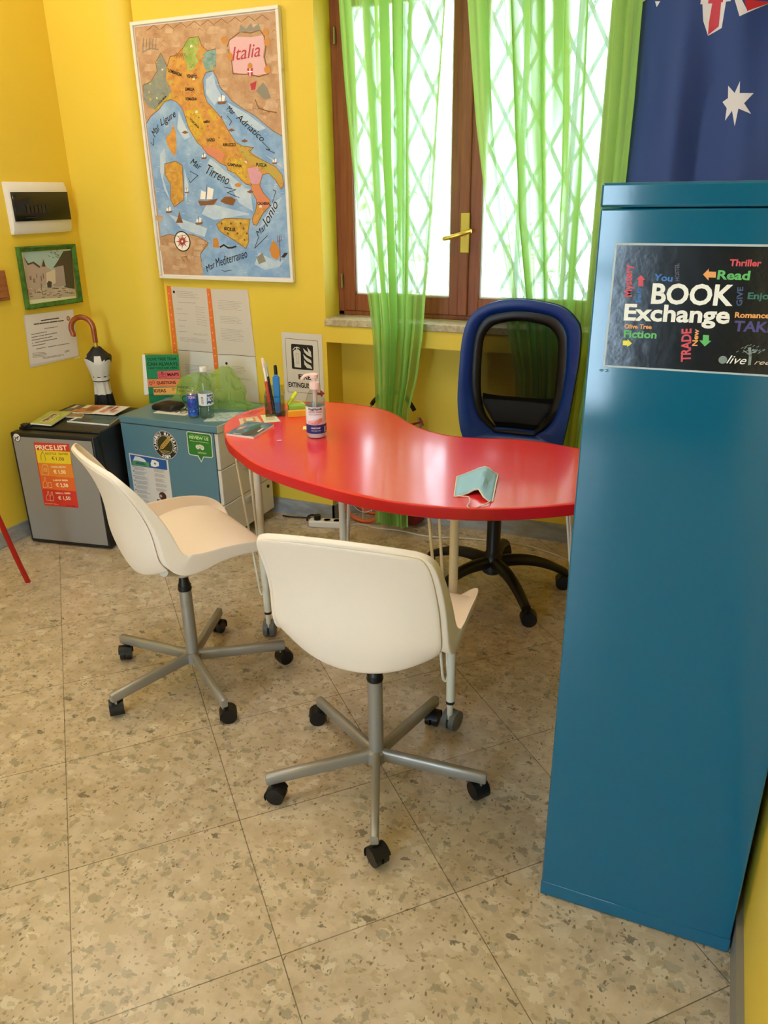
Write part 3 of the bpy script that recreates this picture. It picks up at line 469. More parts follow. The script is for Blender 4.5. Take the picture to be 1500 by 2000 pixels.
  ('l','b_grey',3,[(.0546,-.0585),(.0642,-.0517)],.0015),
  ('t','b_dgreen',1,'92',(-.1695,-.1025),(-.1535,-.1014),.0043,0,0),
 ],
 'picture': [
  ('p','p_mat',1,[(-.1548,.1235),(.143,.1147),(.1247,-.1306),(-.1712,-.1138)]),
  ('p','p_sky',2,[(-.1493,.1108),(.1397,.1005),(.1211,-.1092),(-.1662,-.0931)]),
  ('p','p_house',3,[(-.1503,.0921),(-.1326,.0609),(-.0953,.0635),(-.0885,.0547),(-.0632,.0416),(-.0392,.0787),(-.0296,.0389),(-.0063,.0229),(.007,.0132),(-.006,-.0255),(-.0854,-.0516),(-.1623,-.0768)]),
  ('p','p_wall',4,[(.0045,.0191),(.0354,.0336),(.076,.036),(.0709,-.0563),(-.001,-.0547),(-.0098,-.0251)]),
  ('p','p_dark',3,[(.011,.0299),(.0498,.0609),(.0903,.098),(.1411,.0993),(.1253,-.0798),(.0616,-.0612),(.0668,.031),(.027,.0314)]),
  ('p','p_pale',4,[(-.0361,.0113),(.0212,.0234),(.0107,-.0386),(-.0454,-.0444)]),
  ('p','p_ground',4,[(-.1662,-.0931),(-.1645,-.071),(-.0767,-.0468),(-.0074,-.0483),(.1284,-.0771),(.1227,-.1093)]),
  ('p','p_dark',5,[(-.0557,.041),(-.0389,.0703),(-.0333,.0392)]),
  ('p','p_dark',5,[(-.1503,.0921),(-.129,.0607),(-.0983,.0665),(-.0632,.0416),(-.0719,.0368),(-.1038,.0587),(-.1345,.0529)]),
  ('l','p_pale',6,[(-.0788,-.0555),(-.0619,-.055)],.0025),
  ('l','p_dark',6,[(-.0027,-.0617),(.0149,-.0612)],.0025),
  ('l','p_dark',6,[(-.1106,-.0661),(-.094,-.0657)],.0025),
  ('l','p_pale',6,[(-.0011,-.0672),(.0165,-.0668)],.0025),
  ('l','p_dark',6,[(-.1539,-.0806),(-.1375,-.0802)],.0025),
  ('l','p_dark',6,[(-.0865,-.0922),(-.0696,-.0919)],.0025),
  ('l','p_pale',6,[(.0744,-.0851),(.0927,-.0848)],.0025),
  ('l','p_dark',6,[(-.0442,-.0782),(-.027,-.0778)],.0025),
  ('l','p_dark',6,[(.0035,-.0868),(.0212,-.0865)],.0025),
  ('l','p_pale',6,[(-.0193,-.0853),(-.0018,-.085)],.0025),
  ('l','p_dark',6,[(.0853,-.0921),(.1037,-.0917)],.0025),
  ('l','p_dark',6,[(-.0538,-.0857),(-.0367,-.0854)],.0025),
  ('l','p_pale',6,[(-.0994,-.0628),(-.0826,-.0624)],.0025),
  ('l','p_dark',6,[(.0956,-.0938),(.114,-.0935)],.0025),
  ('l','p_dark',6,[(-.0161,-.0594),(.0013,-.0589)],.0025),
  ('l','p_pale',6,[(-.0566,-.0794),(-.0395,-.079)],.0025),
  ('l','p_dark',6,[(-.1569,-.0697),(-.1406,-.0693)],.0025),
  ('l','p_dark',6,[(.0057,-.0638),(.0233,-.0633)],.0025),
  ('l','p_pale',6,[(.0004,-.0808),(.018,-.0805)],.0025),
  ('l','p_dark',6,[(.0154,-.0775),(.0331,-.0772)],.0025),
  ('l','p_dark',6,[(.019,-.0948),(.0368,-.0945)],.0025),
  ('l','p_pale',6,[(-.151,-.0472),(-.1346,-.0467)],.0025),
  ('l','p_dark',6,[(.0085,-.1034),(.0262,-.1031)],.0025),
  ('l','p_dark',6,[(-.0975,-.0696),(-.0807,-.0692)],.0025),
  ('l','p_pale',6,[(-.0074,-.0736),(.0101,-.0732)],.0025),
  ('l','p_dark',6,[(-.0672,-.0668),(-.0502,-.0664)],.0025),
  ('l','p_dark',6,[(-.0687,-.0787),(-.0516,-.0784)],.0025),
  ('l','p_pale',6,[(-.0842,-.0677),(-.0673,-.0673)],.0025),
  ('l','p_dark',6,[(.0438,-.0664),(.0617,-.0659)],.0025),
  ('l','p_dark',6,[(-.0177,-.0905),(-.0003,-.0901)],.0025),
  ('l','p_pale',6,[(-.0802,-.0616),(-.0633,-.0611)],.0025),
  ('l','p_dark',6,[(.0503,-.0764),(.0683,-.076)],.0025),
  ('l','p_dark',6,[(-.1134,-.0669),(-.0968,-.0665)],.0025),
  ('l','p_pale',6,[(.0229,-.0674),(.0407,-.067)],.0025),
  ('l','p_dark',6,[(-.0782,-.0665),(-.0613,-.0661)],.0025),
  ('l','p_dark',6,[(.0564,-.0858),(.0745,-.0855)],.0025),
  ('l','p_pale',6,[(.0651,-.0749),(.0833,-.0745)],.0025),
  ('l','p_dark',6,[(-.0776,-.0801),(-.0606,-.0797)],.0025),
  ('l','p_dark',6,[(.0704,-.0879),(.0887,-.0876)],.0025),
  ('l','p_pale',6,[(-.1008,-.055),(-.0841,-.0546)],.0025),
  ('l','p_dark',5,[(-.094,.0106),(-.0954,-.0048)],.003),
  ('l','p_dark',5,[(-.081,-.0487),(-.0824,-.0644)],.003),
  ('l','p_dark',5,[(-.1284,.006),(-.1299,-.0094)],.003),
  ('l','p_dark',5,[(-.0768,-.0314),(-.0783,-.0471)],.003),
  ('l','p_dark',5,[(-.0707,-.0053),(-.0721,-.0209)],.003),
  ('l','p_dark',5,[(-.1337,.0053),(-.1352,-.01)],.003),
  ('l','p_dark',5,[(-.0704,.0013),(-.0718,-.0143)],.003),
  ('l','p_dark',5,[(-.116,-.0074),(-.1175,-.0229)],.003),
  ('l','p_dark',5,[(-.1089,-.0075),(-.1104,-.0229)],.003),
  ('l','p_dark',5,[(-.0557,.0103),(-.0571,-.0053)],.003),
  ('l','p_dark',5,[(-.159,-.0498),(-.1605,-.0652)],.003),
  ('l','p_dark',5,[(-.0771,-.0626),(-.0785,-.0783)],.003),
  ('l','p_dark',5,[(-.1189,-.0548),(-.1204,-.0703)],.003),
  ('l','p_dark',5,[(-.0564,.0044),(-.0579,-.0112)],.003),
  ('l','p_dark',5,[(.0378,.0787),(.0479,.0746)],.002),
  ('l','p_dark',5,[(.0352,.0896),(.0452,.0856)],.002),
  ('l','p_dark',5,[(.0136,.0971),(.0235,.0931)],.002),
  ('l','p_dark',5,[(.0119,.1063),(.0218,.1023)],.002),
  ('l','p_dark',5,[(.0324,.0977),(.0424,.0936)],.002),
  ('l','p_dark',5,[(.048,.1048),(.0581,.1008)],.002),
  ('l','p_dark',5,[(.0487,.0828),(.0589,.0787)],.002),
  ('l','p_dark',5,[(.0484,.0759),(.0586,.0718)],.002),
  ('l','p_dark',5,[(.0494,.0867),(.0595,.0826)],.002),
  ('l','p_dark',5,[(-.0064,.0849),(.0035,.0808)],.002),
  ('l','p_dark',5,[(.0067,.0989),(.0166,.0949)],.002),
  ('l','p_dark',5,[(.0351,.0894),(.0452,.0854)],.002),
  ('l','p_dark',5,[(.0165,.0767),(.0265,.0727)],.002),
  ('l','p_dark',5,[(.0334,.0958),(.0435,.0917)],.002),
  ('p','p_dark',6,[(-.0428,-.0333),(-.0288,-.0233),(-.0126,-.0306),(-.0208,-.0555),(-.0436,-.0531)]),
 ],
 'certificate': [
  ('p','sleeve',1,[(-.1529,.1257),(.1517,.1137),(.1395,-.1099),(-.169,-.1081)]),
  ('p','paper2',2,[(-.1461,.1248),(.146,.1125),(.1373,-.1075),(-.1664,-.0935)]),
  ('p','yel_pale',3,[(.0997,-.1147),(.1449,-.1109),(.1443,-.1209),(.104,-.1203)]),
  ('l','ink2',3,[(-.0576,.0891),(-.0102,.0877)],.005),
  ('l','ink2',3,[(-.007,.0876),(.0228,.0867)],.005),
  ('l','ink2',3,[(.0261,.0866),(.0315,.0864)],.005),
  ('l','ink2',3,[(.0348,.0863),(.05,.0859)],.005),
  ('l','ink2',3,[(-.103,.0791),(-.074,.0778)],.005),
  ('l','ink2',3,[(-.0687,.0775),(-.0142,.0749)],.005),
  ('l','ink2',3,[(-.0088,.0747),(.0372,.0725)],.005),
  ('l','ink2',3,[(.0427,.0722),(.0768,.0706)],.005),
  ('l','ink3',3,[(-.047,.0513),(.0152,.0488)],.003),
  ('l','ink3',3,[(.0189,.0486),(.0261,.0483)],.003),
  ('l','ink3',3,[(.0286,.0482),(.0351,.048)],.003),
  ('l','ink3',3,[(-.1283,.0363),(-.0742,.0356)],.0035),
  ('l','ink3',3,[(-.0714,.0356),(-.0524,.0354)],.0035),
  ('l','ink3',3,[(-.0496,.0353),(-.0366,.0352)],.0035),
  ('l','ink3',3,[(-.1303,.0236),(-.0947,.0231)],.0035),
  ('l','ink3',3,[(-.0897,.023),(-.0553,.0225)],.0035),
  ('l','ink3',3,[(-.0507,.0224),(.0234,.0214)],.0035),
  ('l','ink3',3,[(-.1315,.0108),(-.0785,.01)],.0035),
  ('l','ink3',3,[(-.0748,.0099),(-.0412,.0094)],.0035),
  ('l','ink3',3,[(-.0375,.0093),(-.0095,.0089)],.0035),
  ('l','ink3',3,[(-.1331,-.002),(-.1275,-.0021)],.0035),
  ('l','ink3',3,[(-.1146,-.0023),(.017,-.0046)],.0035),
  ('l','ink3',3,[(-.1345,-.0148),(-.1302,-.0149)],.0035),
  ('l','ink3',3,[(-.1279,-.0149),(-.0985,-.0155)],.0035),
  ('l','ink3',3,[(-.0962,-.0155),(-.0712,-.016)],.0035),
  ('l','ink3',3,[(-.0689,-.0161),(-.0575,-.0163)],.0035),
  ('l','ink3',3,[(-.116,-.0311),(-.0596,-.0335)],.003),
  ('l','ink3',3,[(-.0461,-.0341),(.0083,-.0363)],.003),
  ('l','ink3',3,[(.0146,-.0366),(.0894,-.0397)],.003),
  ('l','ink3',3,[(-.1418,-.0466),(-.1304,-.0478)],.002),
  ('l','ink3',3,[(-.1283,-.0481),(-.1206,-.0489)],.002),
  ('l','ink3',3,[(-.1162,-.0494),(-.07,-.0546)],.002),
  ('l','ink3',3,[(-.1426,-.0525),(-.1144,-.0557)],.002),
  ('l','ink3',3,[(-.1119,-.056),(-.1001,-.0573)],.002),
  ('l','ink3',3,[(-.0976,-.0576),(-.0869,-.0588)],.002),
  ('l','ink3',3,[(-.0844,-.0591),(-.0609,-.0617)],.002),
  ('l','ink3',3,[(-.1434,-.0585),(-.1314,-.0599)],.002),
  ('l','ink3',3,[(-.1289,-.0601),(-.1154,-.0617)],.002),
  ('l','ink3',3,[(-.113,-.062),(-.0963,-.0639)],.002),
  ('l','ink3',3,[(-.0939,-.0642),(-.0607,-.0679)],.002),
  ('l','ink3',3,[(-.1443,-.0645),(-.1208,-.0672)],.002),
  ('l','ink3',3,[(-.1188,-.0674),(-.1044,-.0691)],.002),
  ('l','ink3',3,[(-.1024,-.0693),(-.0923,-.0705)],.002),
  ('l','ink3',3,[(-.0903,-.0707),(-.0766,-.0723)],.002),
  ('l','ink3',3,[(.0532,-.071),(.0631,-.0709)],.0025),
  ('l','ink3',3,[(.0639,-.0709),(.0666,-.0709)],.0025),
  ('l','ink3',3,[(.0675,-.0709),(.0726,-.0708)],.0025),
  ('l','ink3',3,[(.0734,-.0708),(.082,-.0708)],.0025),
  ('l','ink3',3,[(.0527,-.0758),(.0588,-.0758)],.0025),
  ('l','ink3',3,[(.0597,-.0758),(.0651,-.0757)],.0025),
  ('l','ink3',3,[(.0659,-.0757),(.0718,-.0757)],.0025),
  ('l','ink3',3,[(.0727,-.0757),(.0815,-.0756)],.0025),
  ('l','ink3',3,[(-.0871,-.0767),(-.082,-.077)],.002),
  ('l','ink3',3,[(-.0783,-.0772),(-.0378,-.0797)],.002),
  ('l','ink3',3,[(-.034,-.0799),(-.0033,-.0817)],.002),
  ('l','ink3',3,[(.0005,-.082),(.0402,-.0844)],.002),
  ('l','ink3',3,[(-.087,-.0815),(-.0428,-.0839)],.002),
  ('l','ink3',3,[(-.0389,-.0841),(.0238,-.0875)],.002),
  ('l','ink3',3,[(.0355,-.0882),(.044,-.0886)],.002),
  ('c','m_brown',3,(.1097,.076),.0108),
  ('c','paper2',4,(.1097,.076),.0058),
  ('c','m_orng',5,(.1097,.076),.0035),
 ],
 'doc_left': [
  ('p','paper3',1,[(-.2039,.1854),(.0063,.1832),(.0034,-.1152),(-.204,-.1156)]),
  ('p','paper4',1,[(-.204,-.1156),(.0034,-.1152),(-.0003,-.3588),(-.2039,-.3653)]),
  ('l','p_dark',3,[(-.2041,-.1167),(-.125,-.1162),(.0033,-.1162)],.0022),
  ('p','tape',2,[(-.2289,.1882),(-.2049,.1869),(-.2102,-.1321),(-.2367,-.1337)]),
  ('c','tape2',3,(-.2195,.152),.0026),
  ('c','tape2',3,(-.2197,.1189),.0026),
  ('c','tape2',3,(-.2198,.0856),.0026),
  ('c','tape2',3,(-.2199,.052),.0026),
  ('c','tape2',3,(-.2201,.0182),.0027),
  ('c','tape2',3,(-.2202,-.0158),.0027),
  ('c','tape2',3,(-.2203,-.0501),.0027),
  ('c','tape2',3,(-.2205,-.0846),.0027),
  ('c','tape2',3,(-.2206,-.1193),.0027),
  ('c','ink',2,(-.1896,.1606),.0067),
  ('l','ink4',2,[(-.1758,.1643),(-.1539,.1639)],.0016),
  ('l','ink4',2,[(-.151,.1639),(-.1349,.1636)],.0016),
  ('l','ink4',2,[(-.1321,.1636),(-.1044,.1631)],.0016),
  ('l','ink4',2,[(-.1016,.163),(-.0822,.1627)],.0016),
  ('l','ink4',2,[(-.1757,.1558),(-.0994,.1546)],.0016),
  ('l','ink4',2,[(-.0958,.1545),(-.0814,.1543)],.0016),
  ('l','ink4',2,[(-.0778,.1542),(-.0725,.1541)],.0016),
  ('l','ink4',2,[(-.069,.1541),(-.0556,.1539)],.0016),
  ('l','ink4',2,[(-.1756,.1472),(-.1207,.1464)],.0016),
  ('l','ink4',2,[(-.1176,.1464),(-.1101,.1463)],.0016),
  ('l','ink4',2,[(-.107,.1462),(-.1033,.1462)],.0016),
  ('l','ink4',2,[(-.1003,.1462),(-.0732,.1458)],.0016),
  ('l','ink4',2,[(-.1749,.1386),(-.1609,.1384)],.0016),
  ('l','ink4',2,[(-.1571,.1384),(-.104,.1377)],.0016),
  ('l','ink4',2,[(-.1002,.1377),(-.0479,.1371)],.0016),
  ('l','ink4',2,[(-.1707,.1122),(-.0709,.113)],.002),
  ('l','ink4',2,[(-.1833,.0824),(-.1792,.0824)],.002),
  ('l','ink4',2,[(-.1783,.0824),(-.1579,.0822)],.002),
  ('l','ink4',2,[(-.1569,.0822),(-.1518,.0821)],.002),
  ('l','ink4',2,[(-.0778,.0957),(-.0372,.0945)],.0014),
  ('l','ink4',2,[(-.0354,.0945),(-.027,.0942)],.0014),
  ('l','ink4',2,[(-.0247,.0942),(-.0149,.0939)],.0014),
  ('l','ink4',2,[(-.0759,.0842),(-.0506,.0832)],.0014),
  ('l','ink4',2,[(-.0491,.0831),(-.0398,.0828)],.0014),
  ('l','ink4',2,[(-.0383,.0827),(-.0284,.0823)],.0014),
  ('l','ink4',2,[(-.0776,.0728),(-.0736,.0726)],.0014),
  ('l','ink4',2,[(-.072,.0725),(-.0525,.0716)],.0014),
  ('l','ink4',2,[(-.0509,.0715),(-.0419,.071)],.0014),
  ('l','ink4',2,[(-.0403,.0709),(-.0255,.0702)],.0014),
  ('l','ink4',2,[(-.0775,.0614),(-.0759,.0613)],.0014),
  ('l','ink4',2,[(-.0743,.0612),(-.0621,.0604)],.0014),
  ('l','ink4',2,[(-.0605,.0603),(-.0303,.0584)],.0014),
  ('l','ink4',2,[(-.0287,.0583),(-.0253,.0581)],.0014),
  ('l','ink4',2,[(-.0774,.0499),(-.0691,.0493)],.0014),
  ('l','ink4',2,[(-.0675,.0492),(-.0657,.049)],.0014),
  ('l','ink4',2,[(-.0641,.0489),(-.0335,.0467)],.0014),
  ('l','ink4',2,[(-.0319,.0465),(-.0225,.0459)],.0014),
  ('l','ink4',2,[(-.0773,.0384),(-.0555,.0365)],.0014),
  ('l','ink4',2,[(-.0537,.0364),(-.0423,.0354)],.0014),
  ('l','ink4',2,[(-.0405,.0352),(-.0341,.0347)],.0014),
  ('l','ink4',2,[(-.0323,.0345),(-.0176,.0333)],.0014),
  ('l','ink4',2,[(-.0772,.0268),(-.0587,.025)],.0014),
  ('l','ink4',2,[(-.053,.0245),(-.0196,.0213)],.0014),
  ('l','ink4',2,[(-.0771,.0153),(-.0533,.0127)],.0014),
  ('l','ink4',2,[(-.0515,.0125),(-.0479,.0121)],.0014),
  ('l','ink4',2,[(-.0461,.0119),(-.0188,.0089)],.0014),
  ('l','ink4',2,[(-.1852,.0608),(-.1772,.0607)],.002),
  ('l','ink4',2,[(-.1754,.0607),(-.1451,.0605)],.002),
  ('l','ink4',2,[(-.1433,.0605),(-.1412,.0605)],.002),
  ('l','ink4',2,[(-.1393,.0605),(-.1246,.0604)],.002),
  ('l','ink4',2,[(-.185,.0297),(-.1621,.0294)],.002),
  ('l','ink4',2,[(-.1589,.0294),(-.1541,.0293)],.002),
  ('l','ink4',2,[(-.1526,.0293),(-.1346,.029)],.002),
  ('l','ink4',2,[(-.1845,.0011),(-.1821,.0012)],.002),
  ('l','ink4',2,[(-.1791,.0012),(-.1584,.0013)],.002),
  ('l','ink4',2,[(-.1573,.0013),(-.1482,.0013)],.002),
  ('l','ink4',2,[(-.1862,-.0251),(-.1667,-.0249)],.002),
  ('l','ink4',2,[(-.1653,-.0249),(-.1632,-.0249)],.002),
  ('l','ink4',2,[(-.1618,-.0249),(-.1537,-.0248)],.002),
  ('l','ink4',2,[(-.1523,-.0248),(-.1391,-.0247)],.002),
  ('l','ink4',2,[(-.1008,-.0306),(-.0865,-.0307)],.0014),
  ('l','ink4',2,[(-.084,-.0307),(-.0807,-.0307)],.0014),
  ('l','ink4',2,[(-.0782,-.0308),(-.054,-.0309)],.0014),
  ('l','ink4',2,[(-.0514,-.0309),(-.0168,-.0312)],.0014),
  ('l','ink4',2,[(-.1008,-.0358),(-.0843,-.0359)],.0014),
  ('l','ink4',2,[(-.0819,-.0359),(-.047,-.0362)],.0014),
  ('l','ink4',2,[(-.0445,-.0362),(-.0258,-.0363)],.0014),
  ('l','ink4',2,[(-.1868,-.0535),(-.1232,-.0549)],.0014),
  ('l','ink4',2,[(-.1182,-.055),(-.0752,-.0559)],.0014),
  ('l','ink4',2,[(-.0703,-.056),(-.051,-.0564)],.0014),
  ('l','ink4',2,[(-.0461,-.0565),(-.0224,-.057)],.0014),
  ('l','ink4',2,[(-.1823,-.0589),(-.1572,-.0595)],.0014),
  ('l','ink4',2,[(-.1451,-.0598),(-.0348,-.0625)],.0014),
  ('l','ink4',2,[(-.185,-.064),(-.1626,-.0646)],.0014),
  ('l','ink4',2,[(-.158,-.0648),(-.1333,-.0655)],.0014),
  ('l','ink4',2,[(-.1251,-.0657),(-.03,-.0684)],.0014),
  ('l','ink4',2,[(-.1841,-.0692),(-.1655,-.0698)],.0014),
  ('l','ink4',2,[(-.1606,-.07),(-.0638,-.0731)],.0014),
  ('l','ink4',2,[(-.059,-.0732),(-.0292,-.0742)],.0014),
  ('l','ink4',2,[(-.1728,-.1871),(-.1101,-.1859)],.0016),
  ('l','ink4',2,[(-.1058,-.1859),(-.0915,-.1856)],.0016),
  ('l','ink4',2,[(-.0872,-.1855),(-.0582,-.185)],.0016),
  ('l','ink4',2,[(-.054,-.1849),(-.0307,-.1845)],.0016),
  ('l','ink4',2,[(-.1728,-.194),(-.1144,-.1929)],.0016),
  ('l','ink4',2,[(-.1106,-.1929),(-.1047,-.1928)],.0016),
  ('l','ink4',2,[(-.1008,-.1927),(-.0837,-.1924)],.0016),
  ('l','ink4',2,[(-.0799,-.1923),(-.0443,-.1916)],.0016),
  ('l','ink4',2,[(-.1728,-.201),(-.1253,-.2001)],.0016),
  ('l','ink4',2,[(-.1215,-.2),(-.083,-.1993)],.0016),
  ('l','ink4',2,[(-.0792,-.1992),(-.0544,-.1987)],.0016),
  ('l','ink4',2,[(-.1728,-.208),(-.144,-.2074)],.0016),
  ('l','ink4',2,[(-.1389,-.2073),(-.0742,-.206)],.0016),
  ('l','ink4',2,[(-.0699,-.2059),(-.03,-.2051)],.0016),
  ('l','ink4',2,[(-.1728,-.215),(-.144,-.2144)],.0016),
  ('l','ink4',2,[(-.1399,-.2143),(-.0616,-.2127)],.0016),
  ('l','ink4',2,[(-.0576,-.2126),(-.0477,-.2124)],.0016),
  ('l','ink4',2,[(-.1728,-.222),(-.1483,-.2215)],.0016),
  ('l','ink4',2,[(-.1436,-.2214),(-.1372,-.2212)],.0016),
  ('l','ink4',2,[(-.1325,-.2211),(-.0683,-.2197)],.0016),
  ('l','ink4',2,[(-.0637,-.2196),(-.0187,-.2187)],.0016),
  ('l','ink4',2,[(-.1728,-.229),(-.1439,-.2284)],.0016),
  ('l','ink4',2,[(-.14,-.2283),(-.0662,-.2266)],.0016),
  ('l','ink4',2,[(-.058,-.2265),(-.0453,-.2262)],.0016),
 ],
 'doc_right': [
  ('p','paper3',1,[(.022,.1808),(.2247,.1837),(.2383,-.1195),(.0271,-.1225)]),
  ('p','paper4',1,[(.0271,-.1225),(.2383,-.1195),(.2411,-.3429),(.0198,-.3568)]),
  ('l','p_dark',3,[(.0269,-.1235),(.1201,-.1203),(.2382,-.1211)],.0022),
  ('p','tape',2,[(-.0003,.1831),(.0215,.1818),(.0234,-.1941),(-.0001,-.1957)]),
  ('c','tape2',3,(.0085,.1547),.0025),
  ('c','tape2',3,(.0089,.1199),.0025),
  ('c','tape2',3,(.0093,.0848),.0025),
  ('c','tape2',3,(.0097,.0494),.0026),
  ('c','tape2',3,(.0101,.0138),.0026),
  ('c','tape2',3,(.0105,-.0221),.0026),
  ('c','tape2',3,(.0109,-.0582),.0026),
  ('c','tape2',3,(.0114,-.0946),.0026),
  ('c','tape2',3,(.0118,-.1313),.0027),
  ('c','tape2',3,(.0122,-.1683),.0027),
  ('l','ink4',2,[(.0589,.1304),(.0659,.1303)],.0014),
  ('l','ink4',2,[(.0697,.1302),(.108,.1294)],.0014),
  ('l','ink4',2,[(.1117,.1294),(.1458,.1287)],.0014),
  ('l','ink4',2,[(.1495,.1286),(.1828,.1279)],.0014),
  ('l','ink4',2,[(.0586,.1229),(.0933,.1222)],.0014),
  ('l','ink4',2,[(.0972,.1221),(.1018,.122)],.0014),
  ('l','ink4',2,[(.1058,.1219),(.1644,.1206)],.0014),
  ('l','ink4',2,[(.1683,.1205),(.1898,.12)],.0014),
  ('l','ink4',2,[(.059,.1155),(.0936,.1146)],.0014),
  ('l','ink4',2,[(.0971,.1145),(.1329,.1136)],.0014),
  ('l','ink4',2,[(.1363,.1135),(.1734,.1126)],.0014),
  ('l','ink4',2,[(.0579,.108),(.0797,.1074)],.0014),
  ('l','ink4',2,[(.0833,.1073),(.113,.1065)],.0014),
  ('l','ink4',2,[(.1166,.1064),(.1249,.1062)],.0014),
  ('l','ink4',2,[(.1285,.1061),(.1779,.1047)],.0014),
  ('l','ink4',2,[(.0576,.1005),(.0668,.1002)],.0014),
  ('l','ink4',2,[(.0699,.1001),(.0949,.0994)],.0014),
  ('l','ink4',2,[(.098,.0993),(.1107,.0989)],.0014),
  ('l','ink4',2,[(.1138,.0988),(.1603,.0975)],.0014),
  ('l','ink4',2,[(.0572,.093),(.0677,.0926)],.0014),
  ('l','ink4',2,[(.0715,.0925),(.1373,.0904)],.0014),
  ('l','ink4',2,[(.1411,.0903),(.165,.0896)],.0014),
  ('l','ink4',2,[(.1687,.0894),(.1827,.089)],.0014),
  ('l','ink4',2,[(.0603,.058),(.0675,.0579)],.0014),
  ('l','ink4',2,[(.0707,.0579),(.0973,.0577)],.0014),
  ('l','ink4',2,[(.1006,.0576),(.1578,.0571)],.0014),
  ('l','ink4',2,[(.0606,.0504),(.0904,.0503)],.0014),
  ('l','ink4',2,[(.0938,.0503),(.1328,.0501)],.0014),
  ('l','ink4',2,[(.1361,.0501),(.1418,.0501)],.0014),
  ('l','ink4',2,[(.1451,.0501),(.1719,.0499)],.0014),
  ('l','ink4',2,[(.061,.0429),(.0883,.0429)],.0014),
  ('l','ink4',2,[(.0918,.0429),(.1445,.0429)],.0014),
  ('l','ink4',2,[(.1539,.0429),(.1759,.0429)],.0014),
  ('l','ink4',2,[(.0614,.0353),(.0702,.0353)],.0014),
  ('l','ink4',2,[(.0733,.0353),(.1144,.0355)],.0014),
  ('l','ink4',2,[(.1175,.0355),(.1286,.0356)],.0014),
  ('l','ink4',2,[(.1317,.0356),(.1655,.0357)],.0014),
  ('l','ink4',2,[(.0618,.0277),(.1006,.028)],.0014),
  ('l','ink4',2,[(.1042,.0281),(.1397,.0284)],.0014),
  ('l','ink4',2,[(.1479,.0284),(.1814,.0287)],.0014),
  ('l','ink4',2,[(.0597,-.0002),(.0776,-.0003)],.0014),
  ('l','ink4',2,[(.0812,-.0003),(.1303,-.0007)],.0014),
  ('l','ink4',2,[(.1355,-.0007),(.1766,-.001)],.0014),
  ('l','ink4',2,[(.0596,-.0075),(.0719,-.0076)],.0014),
  ('l','ink4',2,[(.0758,-.0077),(.1411,-.0082)],.0014),
  ('l','ink4',2,[(.145,-.0083),(.1713,-.0085)],.0014),
  ('l','ink4',2,[(.1752,-.0085),(.1893,-.0086)],.0014),
  ('l','ink4',2,[(.0596,-.0149),(.0713,-.015)],.0014),
  ('l','ink4',2,[(.0744,-.015),(.0912,-.0152)],.0014),
  ('l','ink4',2,[(.0944,-.0152),(.1317,-.0156)],.0014),
  ('l','ink4',2,[(.1348,-.0157),(.1637,-.016)],.0014),
  ('l','ink4',2,[(.0596,-.0222),(.1091,-.0228)],.0014),
  ('l','ink4',2,[(.1125,-.0229),(.1203,-.023)],.0014),
  ('l','ink4',2,[(.1237,-.023),(.1309,-.0231)],.0014),
  ('l','ink4',2,[(.1344,-.0232),(.1746,-.0236)],.0014),
  ('l','ink4',2,[(.0595,-.0296),(.0644,-.0297)],.0014),
  ('l','ink4',2,[(.0681,-.0297),(.0779,-.0299)],.0014),
  ('l','ink4',2,[(.0817,-.0299),(.1451,-.0308)],.0014),
  ('l','ink4',2,[(.1488,-.0309),(.1838,-.0314)],.0014),
  ('l','ink4',2,[(.0595,-.037),(.0957,-.0376)],.0014),
  ('l','ink4',2,[(.099,-.0376),(.1159,-.0379)],.0014),
  ('l','ink4',2,[(.1191,-.0379),(.1373,-.0382)],.0014),
  ('l','ink4',2,[(.1405,-.0383),(.1688,-.0387)],.0014),
  ('l','ink4',2,[(.0648,-.0445),(.104,-.0452)],.0014),
  ('l','ink4',2,[(.1078,-.0453),(.1652,-.0463)],.0014),
  ('l','ink4',2,[(.1689,-.0463),(.1847,-.0466)],.0014),
  ('l','ink4',2,[(.0594,-.0518),(.085,-.0523)],.0014),
  ('l','ink4',2,[(.0886,-.0524),(.0976,-.0526)],.0014),
  ('l','ink4',2,[(.1011,-.0526),(.1462,-.0535)],.0014),
  ('l','ink4',2,[(.1496,-.0536),(.1765,-.0541)],.0014),
  ('l','ink4',2,[(.1033,-.1763),(.1285,-.1764)],.0016),
  ('l','ink4',2,[(.1305,-.1764),(.1378,-.1764)],.0016),
  ('l','ink4',2,[(.1398,-.1764),(.1532,-.1765)],.0016),
  ('l','ink4',2,[(.1553,-.1765),(.1705,-.1765)],.0016),
  ('l','ink4',2,[(.105,-.1836),(.1105,-.1836)],.0016),
  ('l','ink4',2,[(.1125,-.1836),(.121,-.1836)],.0016),
  ('l','ink4',2,[(.123,-.1837),(.1593,-.1837)],.0016),
  ('l','ink4',2,[(.1613,-.1837),(.1714,-.1838)],.0016),
  ('l','ink4',2,[(.1067,-.1909),(.1126,-.1909)],.0016),
  ('l','ink4',2,[(.1147,-.1909),(.1559,-.191)],.0016),
  ('l','ink4',2,[(.1616,-.191),(.1771,-.191)],.0016),
  ('l','ink4',2,[(.1084,-.1982),(.1194,-.1982)],.0016),
  ('l','ink4',2,[(.1214,-.1982),(.1349,-.1982)],.0016),
  ('l','ink4',2,[(.137,-.1982),(.1572,-.1983)],.0016),
  ('l','ink4',2,[(.1593,-.1983),(.1767,-.1983)],.0016),
  ('l','ink4',2,[(.1102,-.2054),(.1168,-.2055)],.0016),
  ('l','ink4',2,[(.1185,-.2055),(.142,-.2055)],.0016),
  ('l','ink4',2,[(.1437,-.2055),(.1509,-.2055)],.0016),
  ('l','ink4',2,[(.1526,-.2055),(.1668,-.2056)],.0016),
  ('l','ink4',2,[(.1343,-.2313),(.1451,-.2312)],.0014),
